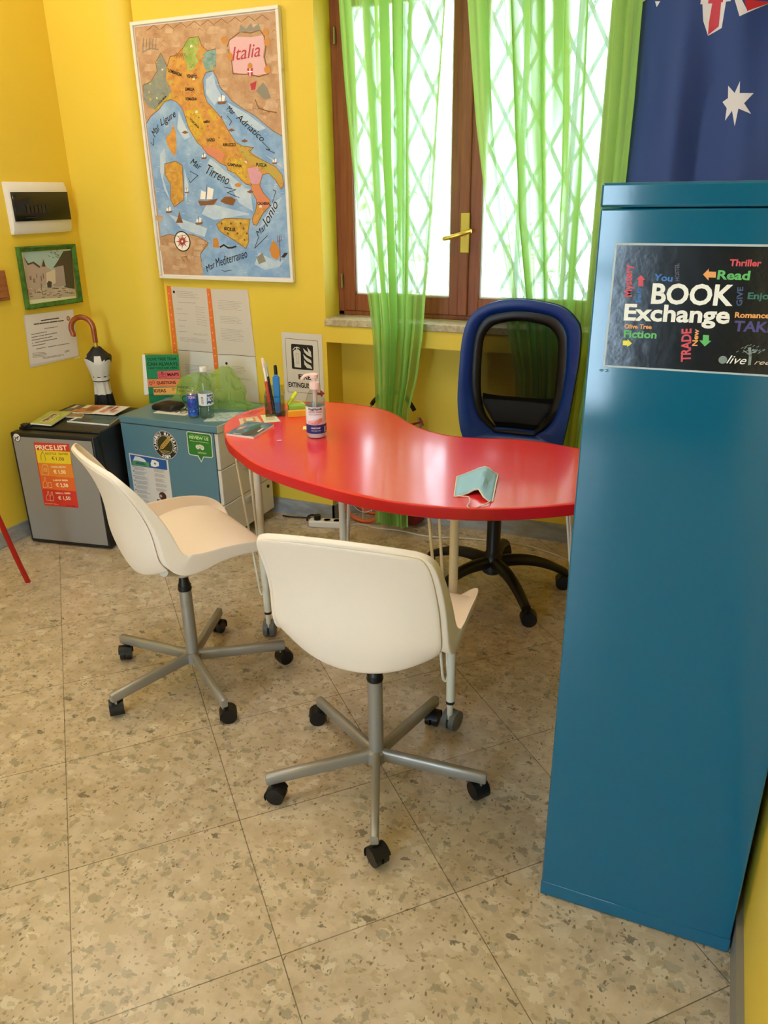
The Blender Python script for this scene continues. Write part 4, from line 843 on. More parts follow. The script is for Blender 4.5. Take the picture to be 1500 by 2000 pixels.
  ('l','ink4',2,[(.1471,-.2312),(.1672,-.2312)],.0014),
  ('l','ink4',2,[(.1719,-.2312),(.2002,-.2311)],.0014),
  ('l','ink4',2,[(.1374,-.2365),(.1505,-.2365)],.0014),
  ('l','ink4',2,[(.1526,-.2365),(.187,-.2364)],.0014),
  ('l','ink4',2,[(.1891,-.2364),(.204,-.2363)],.0014),
  ('c','ink',2,(.0736,-.1641),.0069),
 ],
 'fire': [
  ('p','paper4',1,[(-.0829,.1424),(.1248,.1401),(.1266,-.1718),(-.0838,-.1796)]),
  ('l','ink',2,[(-.062,.1138),(.1029,.1107),(.1057,-.1349),(.0904,-.1336),(-.066,-.1361),(-.0652,.1087),(-.062,.1138)],.0016),
  ('p','ink',2,[(-.0353,.0855),(-.0315,.0907),(.074,.0894),(.0777,.0847),(.0754,-.02),(.0717,-.0253),(-.0334,-.0251),(-.0378,-.0214)]),
  ('p','paper4',3,[(-.0258,.0562),(-.0178,.0641),(.0034,.0669),(.013,.056),(.0113,-.0169),(-.023,-.0158)]),
  ('l','paper4',3,[(-.0264,.0636),(-.0172,.0741),(-.0001,.0752),(.0072,.0731)],.004),
  ('l','paper4',3,[(-.0064,.0648),(-.0056,.0773)],.006),
  ('l','ink',4,[(-.0121,.047),(.001,.0468),(.0012,.0036),(-.012,.0037),(-.0121,.047)],.0009),
  ('p','paper4',3,[(.0265,.0743),(.0416,.0618),(.0662,.0494),(.0693,.0347),(.0462,.0431),(.0327,.0548)]),
  ('p','paper4',3,[(.0249,.0468),(.04,.0343),(.0647,.0219),(.0678,.0071),(.0446,.0155),(.0311,.0272)]),
  ('p','paper4',3,[(.0279,.021),(.0385,.0081),(.0633,-.0043),(.0664,-.0192),(.0431,-.0107),(.0295,.001)]),
  ('p','paper4',3,[(.0483,.0805),(.0589,.0688),(.0668,.0593),(.0661,.0469),(.0527,.0585)]),
  ('p','paper4',3,[(.0267,.0018),(.0433,-.0072),(.0669,-.0106),(.0682,-.018),(.0428,-.0158)]),
  ('t','ink',2,'FIRE',(-.0052,-.0707),(.0597,-.0693),.0216,2,0),
  ('t','ink',2,'EXTINGUISHER',(-.0613,-.1106),(.0973,-.1099),.0219,2,0),
  ('p','arrow',2,[(.0851,-.1263),(.1061,-.1271),(.1068,-.1127),(.1276,-.1279),(.1085,-.1475),(.1078,-.1383),(.0862,-.138)]),
 ],
 'green': [
  ('p','paper',1,[(-.1038,.199),(-.0845,.201),(-.0917,.002),(-.1224,-.0005)]),
  ('p','g_green',2,[(-.086,.1981),(.1144,.2147),(.0972,-.0181),(-.096,-.0414)]),
  ('t','g_ink',4,'OLIVE TREE TEAM',(-.0758,.1727),(.0981,.1866),.0123,1,0),
  ('t','g_ink',4,'CAN ALWAYS',(-.0788,.1476),(.1035,.1613),.0149,1,0),
  ('t','g_ink',4,'HELP YOU! ASK HERE',(-.0737,.1312),(.0984,.1458),.0083,1,0),
  ('p','g_pink',3,[(-.0238,.1235),(.1085,.1371),(.1059,.0998),(-.0243,.0871)]),
  ('t','g_ink2',4,'MAPS',(.0356,.105),(.1026,.112),.014,1,0),
  ('l','g_ink2',4,[(-.0168,.0927),(-.0129,.1118),(.0066,.107),(.0261,.1188),(.0245,.0979),(.005,.1027),(-.0168,.0927)],.0014),
  ('c','g_ink2',4,(.0057,.1173),.0068),
  ('c','g_pink',5,(.0057,.1173),.0034),
  ('p','g_orng',3,[(-.0886,.0798),(.1055,.0969),(.1028,.0593),(-.0906,.0415)]),
  ('t','g_ink2',4,'QUESTIONS',(-.0362,.0597),(.0794,.0708),.0134,1,0),
  ('c','g_ink2',4,(-.0719,.0612),.0087),
  ('c','g_orng',5,(-.0719,.0612),.0061),
  ('c','g_ink2',4,(-.0542,.0689),.0073),
  ('c','g_orng',5,(-.0542,.0689),.0052),
  ('p','g_amb',3,[(-.0609,.0396),(.1023,.0559),(.0999,.0201),(-.0629,.0036)]),
  ('t','g_ink2',4,'IDEAS',(-.0581,.0177),(.0147,.0245),.0144,1,0),
  ('c','g_ink2',4,(.0588,.042),.006),
  ('c','g_amb',5,(.0588,.042),.0034),
  ('t','g_ink',4,'ciao',(-.0235,-.0256),(.0236,-.019),.0126,0,.3),
 ],
 'price': [
  ('p','pl_red',1,[(.1154,.4935),(.2927,.4973),(.2848,.1966),(.1087,.1959)]),
  ('p','pl_yel',2,[(.1183,.4586),(.291,.4609),(.288,.4037),(.1178,.3989)]),
  ('p','pl_or1',2,[(.1178,.3989),(.2886,.4025),(.2883,.3397),(.1173,.3404)]),
  ('p','pl_or2',2,[(.1173,.3404),(.2883,.3397),(.2872,.2768),(.1138,.2759)]),
  ('t','pl_cream',3,'PRICE',(.1209,.46),(.209,.4645),.0212,1,0),
  ('t','pl_cream',3,'LIST',(.2157,.4649),(.2805,.4683),.0211,1,0),
  ('t','ink',3,'BOTTLE',(.1662,.4405),(.22,.442),.0099,0,0),
  ('t','ink',3,'WATER',(.2313,.4428),(.2805,.4452),.0098,0,0),
  ('t','ink',3,'€1,00',(.1928,.4177),(.2553,.4178),.015,0,0),
  ('l','ink',3,[(.1377,.4119),(.1402,.4347),(.1533,.454),(.1607,.436),(.1603,.4122)],.0016),
  ('t','pl_cream',3,'COKE,LEMON',(.1809,.3809),(.2555,.385),.0071,1,0),
  ('t','pl_cream',3,'€ 1,50',(.19,.3545),(.2524,.357),.0159,1,0),
  ('t','pl_cream',3,'LARGE BEER',(.1804,.3182),(.2568,.3227),.0072,1,0),
  ('t','pl_cream',3,'€ 2,50',(.1895,.2915),(.2524,.2943),.0161,1,0),
  ('t','pl_cream',3,'SMALL BEER',(.1799,.2568),(.258,.2618),.0073,1,0),
  ('t','pl_cream',3,'€ 1,50',(.1891,.2298),(.2524,.2328),.0163,1,0),
  ('l','pl_cream',3,[(.1282,.3446),(.1362,.3827),(.1425,.3915),(.1631,.3929),(.1655,.3827),(.1609,.3449),(.1282,.3446)],.0014),
  ('c','pl_cream',3,(.1487,.367),.0078),
  ('c','pl_or1',4,(.1487,.367),.006),
  ('l','pl_cream',3,[(.1217,.2829),(.1243,.3043),(.134,.3156),(.1366,.3305),(.1431,.331),(.1405,.3161),(.1457,.3059),(.1422,.2845),(.1217,.2829)],.0014),
  ('l','pl_cream',3,[(.15,.2851),(.1516,.3085),(.1664,.3096),(.1669,.2851),(.15,.2851)],.0014),
  ('l','pl_cream',3,[(.1264,.2216),(.1288,.2411),(.1375,.2515),(.1399,.2651),(.1457,.2656),(.1434,.252),(.1481,.2427),(.1449,.2231),(.1264,.2216)],.0014),
  ('l','pl_cream',3,[(.1446,.2209),(.147,.2405),(.1557,.2508),(.158,.2644),(.1639,.2649),(.1615,.2513),(.1662,.242),(.1631,.2225),(.1446,.2209)],.0014),
  ('l','pl_cream',3,[(.1137,.2077),(.1385,.2079)],.0008),
  ('l','pl_cream',3,[(.1406,.208),(.1739,.2083)],.0008),
  ('l','pl_cream',3,[(.1135,.2044),(.1553,.2048)],.0008),
  ('l','pl_cream',3,[(.1613,.2049),(.1849,.2051)],.0008),
  ('t','ink',3,'live ree',(.2242,.2),(.2698,.2009),.0096,0,.3),
 ],
 'badge': [
  ('c','ink',1,(.0324,.5095),.0194),
  ('c','paper2',2,(.0324,.5095),.0169),
  ('t','ink',3,'yf',(.019,.5006),(.0411,.4979),.016,1,0),
 ],
 'emblem': [
  ('c','paper4',1,(.2362,.4674),.065),
  ('c','m_dark',2,(.2362,.4674),.0631),
  ('c','paper4',3,(.2362,.4674),.0434),
  ('c','e_olive',4,(.2362,.4674),.0416),
  ('t','paper',5,'C',(.1968,.4429),(.1921,.4529),.0143,1,0),
  ('t','paper',5,'A',(.1917,.4542),(.1898,.4651),.0143,1,0),
  ('t','paper',5,'M',(.1898,.4664),(.1909,.4774),.0143,1,0),
  ('t','paper',5,'M',(.1912,.4787),(.1951,.489),.0143,1,0),
  ('t','paper',5,'I',(.1958,.4902),(.2023,.4991),.0143,1,0),
  ('t','paper',5,'N',(.2033,.5001),(.2119,.507),.0143,1,0),
  ('t','paper',5,'O',(.2131,.5077),(.2233,.512),.0143,1,0),
  ('t','paper',5,'M',(.2369,.5138),(.2478,.5123),.0143,1,0),
  ('t','paper',5,'A',(.2492,.512),(.2593,.5077),.0143,1,0),
  ('t','paper',5,'T',(.2605,.507),(.2692,.5001),.0143,1,0),
  ('t','paper',5,'E',(.2701,.4991),(.2766,.4902),.0143,1,0),
  ('t','paper',5,'R',(.2773,.489),(.2813,.4787),.0143,1,0),
  ('t','paper',5,'A',(.2816,.4774),(.2827,.4664),.0143,1,0),
  ('t','paper',5,'N',(.2826,.4651),(.2808,.4542),.0143,1,0),
  ('t','paper',5,'O',(.2804,.4529),(.2757,.4429),.0143,1,0),
  ('t','paper',5,'2',(.2104,.4125),(.2207,.4087),.013,1,0),
  ('t','paper',5,'0',(.2237,.408),(.2347,.4067),.013,1,0),
  ('t','paper',5,'1',(.2377,.4067),(.2487,.408),.013,1,0),
  ('t','paper',5,'9',(.2517,.4087),(.2621,.4125),.013,1,0),
  ('l','e_gold',5,[(.2023,.441),(.2311,.4683),(.2635,.4986)],.0025),
  ('l','e_gold',5,[(.2105,.448),(.211,.4565),(.2187,.4675)],.004),
  ('l','e_gold',5,[(.2105,.448),(.2221,.4505),(.2325,.4589)],.004),
  ('l','e_gold',5,[(.2195,.4568),(.2201,.4653),(.2277,.4763)],.004),
  ('l','e_gold',5,[(.2195,.4568),(.2312,.4593),(.2415,.4676)],.004),
  ('l','e_gold',5,[(.2286,.4656),(.2291,.4741),(.2367,.485)],.004),
  ('l','e_gold',5,[(.2286,.4656),(.2402,.4681),(.2505,.4764)],.004),
  ('l','e_gold',5,[(.2376,.4744),(.2382,.4828),(.2457,.4937)],.004),
  ('l','e_gold',5,[(.2376,.4744),(.2492,.4768),(.2594,.4851)],.004),
  ('l','e_gold',5,[(.2466,.4831),(.2471,.4915),(.2546,.5024)],.004),
  ('l','e_gold',5,[(.2466,.4831),(.2581,.4856),(.2683,.4938)],.004),
  ('l','e_gold',5,[(.2555,.4918),(.2561,.5002),(.2635,.511)],.004),
  ('l','e_gold',5,[(.2555,.4918),(.267,.4942),(.2772,.5024)],.004),
  ('l','e_gold',5,[(.2068,.4355),(.2305,.4406),(.2565,.4381)],.003),
  ('l','e_gold',5,[(.211,.4284),(.2296,.4345),(.2468,.4316)],.002),
 ],
 'review': [
  ('p','paper4',1,[(.3582,.5379),(.3658,.544),(.4793,.5433),(.4876,.5355),(.4857,.4423),(.4766,.4353),(.4361,.4336),(.4205,.4079),(.4042,.4349),(.3651,.4357),(.3566,.4436)]),
  ('p','rv_green',2,[(.362,.536),(.367,.5403),(.4762,.5398),(.4833,.5331),(.4816,.4439),(.4753,.439),(.4339,.4371),(.4214,.4155),(.4081,.4389),(.3673,.4395),(.3611,.4465)]),
  ('t','rv_pale',3,'REVIEW US',(.3718,.5131),(.4707,.5127),.0124,1,0),
  ('l','rv_pale',3,[(.3774,.5298),(.4743,.5292)],.0008),
  ('l','rv_pale',3,[(.3739,.5028),(.3998,.5026)],.0016),
  ('l','rv_pale',3,[(.4027,.5025),(.4175,.5024)],.0016),
  ('l','rv_pale',3,[(.4204,.5024),(.4533,.5021)],.0016),
  ('l','rv_pale',3,[(.4561,.502),(.4694,.5019)],.0016),
  ('c','paper',3,(.4106,.4778),.0102),
  ('c','rv_green',4,(.4106,.4778),.0072),
  ('c','paper',5,(.4106,.4778),.006),
  ('c','arrow',6,(.4106,.4778),.0024),
  ('c','paper',3,(.433,.4768),.0102),
  ('c','rv_green',4,(.433,.4768),.0072),
  ('c','paper',5,(.433,.4768),.006),
  ('c','arrow',6,(.433,.4768),.0024),
  ('p','rv_pale',4,[(.409,.4864),(.4247,.4911),(.4376,.4866),(.4227,.4835)]),
  ('t','rv_pale',3,'advisor',(.4076,.4489),(.4548,.449),.0108,0,0),
 ],
 'leaflet': [
  ('p','paper4',1,[(.0234,.4069),(.2402,.3985),(.2387,.1276),(.024,.115)]),
  ('p','lf_blue',2,[(.0295,.3999),(.2317,.3959),(.2305,.3493),(.0318,.3488)]),
  ('p','lf_green',3,[(.0378,.3729),(.0729,.374),(.1312,.3748),(.1319,.3517),(.0359,.3508)]),
  ('p','lf_teal',4,[(.0574,.369),(.1014,.3696),(.1176,.3577),(.0552,.3563)]),
  ('p','paper2',3,[(.0434,.3736),(.0582,.3955),(.0835,.3938),(.1079,.3874),(.1201,.3734),(.0947,.3735),(.0657,.3747)]),
  ('p','paper',3,[(.1413,.3698),(.1516,.3895),(.1694,.3885),(.188,.3816),(.1869,.363),(.1643,.3556),(.143,.3576)]),
  ('p','lf_blue',4,[(.1601,.3752),(.1677,.3776),(.1738,.3706),(.166,.3666)]),
  ('l','ink3',2,[(.0425,.3437),(.0856,.3446)],.0011),
  ('l','ink3',2,[(.0901,.3446),(.1043,.3449)],.0011),
  ('l','ink3',2,[(.0424,.3405),(.0686,.341)],.0011),
  ('l','ink3',2,[(.0743,.3411),(.1031,.3416)],.0011),
  ('l','ink3',2,[(.0451,.3373),(.0761,.3379)],.0011),
  ('l','ink3',2,[(.0804,.3379),(.1138,.3385)],.0011),
  ('l','ink3',2,[(.0425,.334),(.068,.3344)],.0011),
  ('l','ink3',2,[(.0698,.3345),(.0754,.3346)],.0011),
  ('l','ink3',2,[(.0773,.3346),(.0994,.335)],.0011),
  ('l','ink3',2,[(.0425,.3307),(.0484,.3308)],.0011),
  ('l','ink3',2,[(.0501,.3309),(.0757,.3313)],.0011),
  ('l','ink3',2,[(.0774,.3313),(.0851,.3315)],.0011),
  ('l','ink3',2,[(.0868,.3315),(.0983,.3317)],.0011),
  ('p','ink',2,[(.0351,.346),(.0417,.3462),(.0411,.3427),(.0345,.3425)]),
  ('l','ink3',2,[(.0418,.3211),(.0454,.3212)],.0011),
  ('l','ink3',2,[(.0477,.3212),(.0571,.3214)],.0011),
  ('l','ink3',2,[(.0593,.3215),(.0665,.3216)],.0011),
  ('l','ink3',2,[(.0688,.3217),(.1163,.3227)],.0011),
  ('l','ink3',2,[(.0419,.3178),(.0606,.3182)],.0011),
  ('l','ink3',2,[(.0625,.3182),(.0954,.3189)],.0011),
  ('l','ink3',2,[(.1011,.3191),(.1055,.3191)],.0011),
  ('l','ink3',2,[(.0419,.3145),(.0482,.3147)],.0011),
  ('l','ink3',2,[(.05,.3147),(.0764,.3153)],.0011),
  ('l','ink3',2,[(.0782,.3153),(.0918,.3156)],.0011),
  ('l','ink3',2,[(.0936,.3156),(.1021,.3158)],.0011),
  ('l','ink3',2,[(.0419,.3113),(.0593,.3116)],.0011),
  ('l','ink3',2,[(.0609,.3117),(.0798,.312)],.0011),
  ('l','ink3',2,[(.0827,.3121),(.097,.3124)],.0011),
  ('l','ink3',2,[(.042,.308),(.0657,.3085)],.0011),
  ('l','ink3',2,[(.0674,.3085),(.0902,.309)],.0011),
  ('l','ink3',2,[(.0919,.309),(.0943,.309)],.0011),
  ('l','ink3',2,[(.096,.3091),(.0999,.3092)],.0011),
  ('p','ink',2,[(.0345,.3234),(.0412,.3236),(.0406,.32),(.0339,.3198)]),
  ('l','ink3',2,[(.0438,.2984),(.046,.2984)],.0011),
  ('l','ink3',2,[(.0478,.2985),(.0681,.2989)],.0011),
  ('l','ink3',2,[(.0699,.299),(.1,.2997)],.0011),
  ('l','ink3',2,[(.0413,.295),(.0511,.2953)],.0011),
  ('l','ink3',2,[(.0563,.2954),(.0762,.2958)],.0011),
  ('l','ink3',2,[(.0784,.2959),(.1156,.2968)],.0011),
  ('l','ink3',2,[(.0414,.2917),(.0651,.2923)],.0011),
  ('l','ink3',2,[(.0669,.2923),(.0721,.2924)],.0011),
  ('l','ink3',2,[(.0739,.2925),(.0788,.2926)],.0011),
  ('l','ink3',2,[(.0806,.2926),(.1017,.2931)],.0011),
  ('l','ink3',2,[(.0414,.2884),(.0673,.289)],.0011),
  ('l','ink3',2,[(.0694,.2891),(.0717,.2891)],.0011),
  ('l','ink3',2,[(.0738,.2892),(.092,.2896)],.0011),
  ('l','ink3',2,[(.0941,.2896),(.1108,.29)],.0011),
  ('l','ink3',2,[(.0415,.2852),(.066,.2857)],.0011),
  ('l','ink3',2,[(.0681,.2858),(.0915,.2863)],.0011),
  ('l','ink3',2,[(.0937,.2863),(.1044,.2866)],.0011),
  ('l','ink3',2,[(.1066,.2866),(.1138,.2868)],.0011),
  ('p','ink',2,[(.034,.3006),(.0407,.3008),(.0401,.2973),(.0334,.297)]),
  ('l','ink3',2,[(.0408,.2754),(.054,.2758)],.0011),
  ('l','ink3',2,[(.056,.2758),(.0747,.2763)],.0011),
  ('l','ink3',2,[(.0767,.2764),(.0792,.2764)],.0011),
  ('l','ink3',2,[(.0812,.2765),(.1084,.2772)],.0011),
  ('l','ink3',2,[(.0408,.2721),(.0495,.2723)],.0011),
  ('l','ink3',2,[(.0518,.2724),(.0545,.2725)],.0011),
  ('l','ink3',2,[(.0568,.2725),(.0983,.2736)],.0011),
  ('l','ink3',2,[(.1005,.2737),(.1169,.2741)],.0011),
  ('l','ink3',2,[(.0409,.2688),(.0502,.2691)],.0011),
  ('l','ink3',2,[(.0547,.2692),(.1067,.2705)],.0011),
  ('l','ink3',2,[(.0428,.2656),(.0463,.2656)],.0011),
  ('l','ink3',2,[(.0523,.2658),(.1082,.2672)],.0011),
  ('l','ink3',2,[(.0453,.2623),(.0746,.263)],.0011),
  ('l','ink3',2,[(.0768,.2631),(.1138,.264)],.0011),
  ('p','ink',2,[(.0334,.2777),(.0402,.2779),(.0396,.2744),(.0328,.2741)]),
  ('l','ink3',2,[(.0437,.2525),(.0653,.2531)],.0011),
  ('l','ink3',2,[(.0673,.2532),(.0848,.2537)],.0011),
  ('l','ink3',2,[(.0868,.2537),(.1063,.2543)],.0011),
  ('l','ink3',2,[(.0421,.2491),(.065,.2498)],.0011),
  ('l','ink3',2,[(.0671,.2499),(.1032,.2509)],.0011),
  ('l','ink3',2,[(.0403,.2458),(.045,.2459)],.0011),
  ('l','ink3',2,[(.0471,.246),(.05,.246)],.0011),
  ('l','ink3',2,[(.0522,.2461),(.0723,.2467)],.0011),
  ('l','ink3',2,[(.0744,.2467),(.1119,.2478)],.0011),
  ('l','ink3',2,[(.0436,.2425),(.0463,.2426)],.0011),
  ('l','ink3',2,[(.0482,.2427),(.0602,.243)],.0011),
  ('l','ink3',2,[(.0621,.2431),(.1029,.2442)],.0011),
  ('l','ink3',2,[(.0404,.2391),(.0552,.2395)],.0011),
  ('l','ink3',2,[(.057,.2396),(.0667,.2398)],.0011),
  ('l','ink3',2,[(.0685,.2399),(.0861,.2404)],.0011),
  ('l','ink3',2,[(.0879,.2404),(.1006,.2408)],.0011),
  ('p','ink',2,[(.0329,.2547),(.0396,.2549),(.039,.2514),(.0323,.2511)]),
  ('l','ink3',2,[(.0397,.2293),(.0519,.2297)],.0011),
  ('l','ink3',2,[(.0564,.2298),(.0949,.231)],.0011),
  ('l','ink3',2,[(.0398,.226),(.0435,.2261)],.0011),
  ('l','ink3',2,[(.0452,.2261),(.0581,.2265)],.0011),
  ('l','ink3',2,[(.0598,.2266),(.0746,.227)],.0011),
  ('l','ink3',2,[(.0763,.2271),(.0977,.2277)],.0011),
  ('l','ink3',2,[(.04,.2226),(.0743,.2237)],.0011),
  ('l','ink3',2,[(.0761,.2237),(.0972,.2244)],.0011),
  ('l','ink3',2,[(.0468,.2195),(.0506,.2196)],.0011),
  ('l','ink3',2,[(.0529,.2197),(.1161,.2216)],.0011),
  ('l','ink3',2,[(.0399,.2159),(.0529,.2163)],.0011),
  ('l','ink3',2,[(.0552,.2164),(.0874,.2174)],.0011),
  ('l','ink3',2,[(.0896,.2174),(.1059,.2179)],.0011),
  ('l','ink3',2,[(.1082,.218),(.1157,.2182)],.0011),
  ('p','ink',2,[(.0323,.2316),(.0391,.2318),(.0385,.2282),(.0317,.2279)]),
  ('l','ink3',2,[(.0392,.2061),(.0636,.2069)],.0011),
  ('l','ink3',2,[(.0652,.2069),(.0813,.2075)],.0011),
  ('l','ink3',2,[(.0829,.2075),(.0875,.2077)],.0011),
  ('l','ink3',2,[(.0891,.2077),(.0935,.2079)],.0011),
  ('l','ink3',2,[(.0411,.2028),(.0545,.2032)],.0011),
  ('l','ink3',2,[(.0561,.2033),(.0712,.2038)],.0011),
  ('l','ink3',2,[(.0728,.2038),(.0945,.2045)],.0011),
  ('l','ink3',2,[(.0393,.1993),(.0425,.1995)],.0011),
  ('l','ink3',2,[(.0441,.1995),(.0539,.1998)],.0011),
  ('l','ink3',2,[(.0555,.1999),(.0846,.2008)],.0011),
  ('l','ink3',2,[(.0862,.2009),(.0945,.2012)],.0011),
  ('l','ink3',2,[(.0393,.196),(.0621,.1967)],.0011),
  ('l','ink3',2,[(.0685,.1969),(.0879,.1976)],.0011),
  ('l','ink3',2,[(.0901,.1976),(.1138,.1984)],.0011),
  ('l','ink3',2,[(.0394,.1926),(.0475,.1929)],.0011),
  ('l','ink3',2,[(.0492,.193),(.0788,.1939)],.0011),
  ('l','ink3',2,[(.0807,.194),(.0952,.1944)],.0011),
  ('p','ink',2,[(.0318,.2083),(.0386,.2086),(.038,.205),(.0312,.2047)]),
  ('l','ink3',2,[(.0387,.1827),(.0579,.1834)],.0011),
  ('l','ink3',2,[(.0597,.1834),(.0689,.1838)],.0011),
  ('l','ink3',2,[(.0707,.1838),(.0902,.1845)],.0011),
  ('l','ink3',2,[(.0919,.1846),(.0963,.1848)],.0011),
  ('l','ink3',2,[(.0387,.1793),(.0522,.1798)],.0011),
  ('l','ink3',2,[(.0543,.1799),(.0692,.1804)],.0011),
  ('l','ink3',2,[(.0712,.1805),(.0894,.1811)],.0011),
  ('l','ink3',2,[(.0914,.1812),(.1062,.1817)],.0011),
  ('l','ink3',2,[(.0387,.176),(.0487,.1763)],.0011),
  ('l','ink3',2,[(.0509,.1764),(.0797,.1774)],.0011),
  ('l','ink3',2,[(.0818,.1775),(.0879,.1777)],.0011),
  ('l','ink3',2,[(.09,.1778),(.1097,.1785)],.0011),
  ('l','ink3',2,[(.0388,.1726),(.0464,.1729)],.0011),
  ('l','ink3',2,[(.0482,.1729),(.0606,.1733)],.0011),
  ('l','ink3',2,[(.0624,.1734),(.0667,.1736)],.0011),
  ('l','ink3',2,[(.0686,.1736),(.0997,.1747)],.0011),
  ('l','ink3',2,[(.0402,.1693),(.0656,.1701)],.0011),
  ('l','ink3',2,[(.0674,.1702),(.0834,.1708)],.0011),
  ('l','ink3',2,[(.0852,.1708),(.0999,.1713)],.0011),
  ('p','ink',2,[(.0312,.185),(.038,.1853),(.0374,.1816),(.0306,.1813)]),
  ('l','ink3',2,[(.0381,.1592),(.0423,.1594)],.0011),
  ('l','ink3',2,[(.0441,.1594),(.0509,.1597)],.0011),
  ('l','ink3',2,[(.0528,.1598),(.0882,.1611)],.0011),
  ('l','ink3',2,[(.09,.1612),(.0996,.1616)],.0011),
  ('l','ink3',2,[(.0382,.1558),(.0645,.1568)],.0011),
  ('l','ink3',2,[(.0663,.1569),(.0908,.1578)],.0011),
  ('l','ink3',2,[(.093,.1579),(.1006,.1582)],.0011),
  ('l','ink3',2,[(.0382,.1524),(.0555,.1531)],.0011),
  ('l','ink3',2,[(.0593,.1532),(.0781,.154)],.0011),
  ('l','ink3',2,[(.0798,.154),(.0949,.1546)],.0011),
  ('l','ink3',2,[(.0382,.1491),(.044,.1493)],.0011),
  ('l','ink3',2,[(.0463,.1494),(.0664,.1501)],.0011),
  ('l','ink3',2,[(.0687,.1502),(.1085,.1517)],.0011),
  ('l','ink3',2,[(.0383,.1457),(.0416,.1458)],.0011),
  ('l','ink3',2,[(.0454,.1459),(.0783,.1472)],.0011),
  ('l','ink3',2,[(.0803,.1472),(.1028,.1481)],.0011),
  ('p','ink',2,[(.0307,.1615),(.0375,.1618),(.0369,.1581),(.0301,.1578)]),
  ('l','ink3',2,[(.0411,.1358),(.0464,.136)],.0011),
  ('l','ink3',2,[(.0486,.1361),(.0818,.1374)],.0011),
  ('l','ink3',2,[(.0839,.1375),(.1093,.1385)],.0011),
  ('l','ink3',2,[(.0384,.1322),(.0505,.1327)],.0011),
  ('l','ink3',2,[(.0524,.1328),(.0975,.1346)],.0011),
  ('l','ink3',2,[(.0377,.1288),(.066,.13)],.0011),
  ('l','ink3',2,[(.0682,.13),(.0764,.1304)],.0011),
  ('l','ink3',2,[(.0786,.1305),(.0922,.131)],.0011),
  ('l','ink3',2,[(.0944,.1311),(.1101,.1317)],.0011),
  ('l','ink3',2,[(.0377,.1254),(.0478,.1258)],.0011),
  ('l','ink3',2,[(.0498,.1259),(.07,.1267)],.0011),
  ('l','ink3',2,[(.0719,.1268),(.0861,.1273)],.0011),
  ('l','ink3',2,[(.088,.1274),(.1014,.128)],.0011),
  ('l','ink3',2,[(.0377,.122),(.0414,.1221)],.0011),
  ('l','ink3',2,[(.0461,.1223),(.0965,.1243)],.0011),
  ('l','ink3',2,[(.0987,.1244),(.1115,.1249)],.0011),
  ('p','ink',2,[(.0301,.1379),(.037,.1382),(.0364,.1345),(.0295,.1342)]),
  ('l','ink3',2,[(.156,.3468),(.1666,.3468)],.0011),
  ('l','ink3',2,[(.1685,.3468),(.2098,.3468)],.0011),
  ('l','ink3',2,[(.2117,.3468),(.2144,.3468)],.0011),
  ('l','ink3',2,[(.1561,.3436),(.1679,.3436)],.0011),
  ('l','ink3',2,[(.1698,.3436),(.1829,.3436)],.0011),
  ('l','ink3',2,[(.1847,.3436),(.2052,.3436)],.0011),
  ('l','ink3',2,[(.207,.3436),(.2174,.3436)],.0011),
  ('l','ink3',2,[(.1561,.3404),(.1877,.3404)],.0011),
  ('l','ink3',2,[(.1893,.3404),(.1939,.3404)],.0011),
  ('l','ink3',2,[(.1954,.3404),(.1995,.3404)],.0011),
  ('l','ink3',2,[(.2011,.3404),(.2076,.3404)],.0011),
  ('l','ink3',2,[(.1562,.3372),(.1608,.3372)],.0011),
  ('l','ink3',2,[(.1625,.3372),(.1799,.3372)],.0011),
  ('l','ink3',2,[(.1816,.3372),(.1888,.3371)],.0011),
  ('l','ink3',2,[(.1905,.3371),(.2129,.3371)],.0011),
  ('l','ink3',2,[(.1563,.3339),(.1647,.3339)],.0011),
  ('l','ink3',2,[(.1661,.3339),(.1832,.3339)],.0011),
  ('l','ink3',2,[(.1846,.3339),(.1937,.3339)],.0011),
  ('l','ink3',2,[(.1951,.3339),(.2039,.3339)],.0011),
  ('l','ink3',2,[(.1556,.3235),(.1581,.3235)],.0011),
  ('l','ink3',2,[(.1597,.3235),(.1786,.3235)],.0011),
  ('l','ink3',2,[(.1802,.3236),(.1925,.3236)],.0011),
  ('l','ink3',2,[(.1941,.3236),(.2084,.3236)],.0011),
  ('l','ink3',2,[(.1557,.3202),(.1581,.3203)],.0011),
  ('l','ink3',2,[(.1598,.3203),(.1815,.3203)],.0011),
  ('l','ink3',2,[(.1832,.3203),(.1853,.3203)],.0011),
  ('l','ink3',2,[(.187,.3203),(.2123,.3204)],.0011),
  ('l','ink3',2,[(.1558,.317),(.1752,.3171)],.0011),
  ('l','ink3',2,[(.1767,.3171),(.1843,.3171)],.0011),
  ('l','ink3',2,[(.1878,.3171),(.2051,.3171)],.0011),
  ('l','ink3',2,[(.1558,.3138),(.174,.3138)],.0011),
  ('l','ink3',2,[(.1767,.3138),(.2132,.3139)],.0011),
  ('l','ink3',2,[(.1559,.3106),(.1589,.3106)],.0011),
  ('l','ink3',2,[(.1606,.3106),(.1635,.3106)],.0011),
  ('l','ink3',2,[(.168,.3106),(.2113,.3106)],.0011),
  ('l','ink3',2,[(.1552,.3),(.187,.3002)],.0011),
  ('l','ink3',2,[(.1884,.3002),(.1937,.3002)],.0011),
  ('l','ink3',2,[(.1951,.3002),(.1988,.3003)],.0011),
  ('l','ink3',2,[(.1553,.2968),(.1755,.2969)],.0011),
  ('l','ink3',2,[(.177,.2969),(.1815,.2969)],.0011),
  ('l','ink3',2,[(.1831,.2969),(.2019,.297)],.0011),
  ('l','ink3',2,[(.2035,.297),(.207,.297)],.0011),
  ('l','ink3',2,[(.1554,.2935),(.1761,.2936)],.0011),
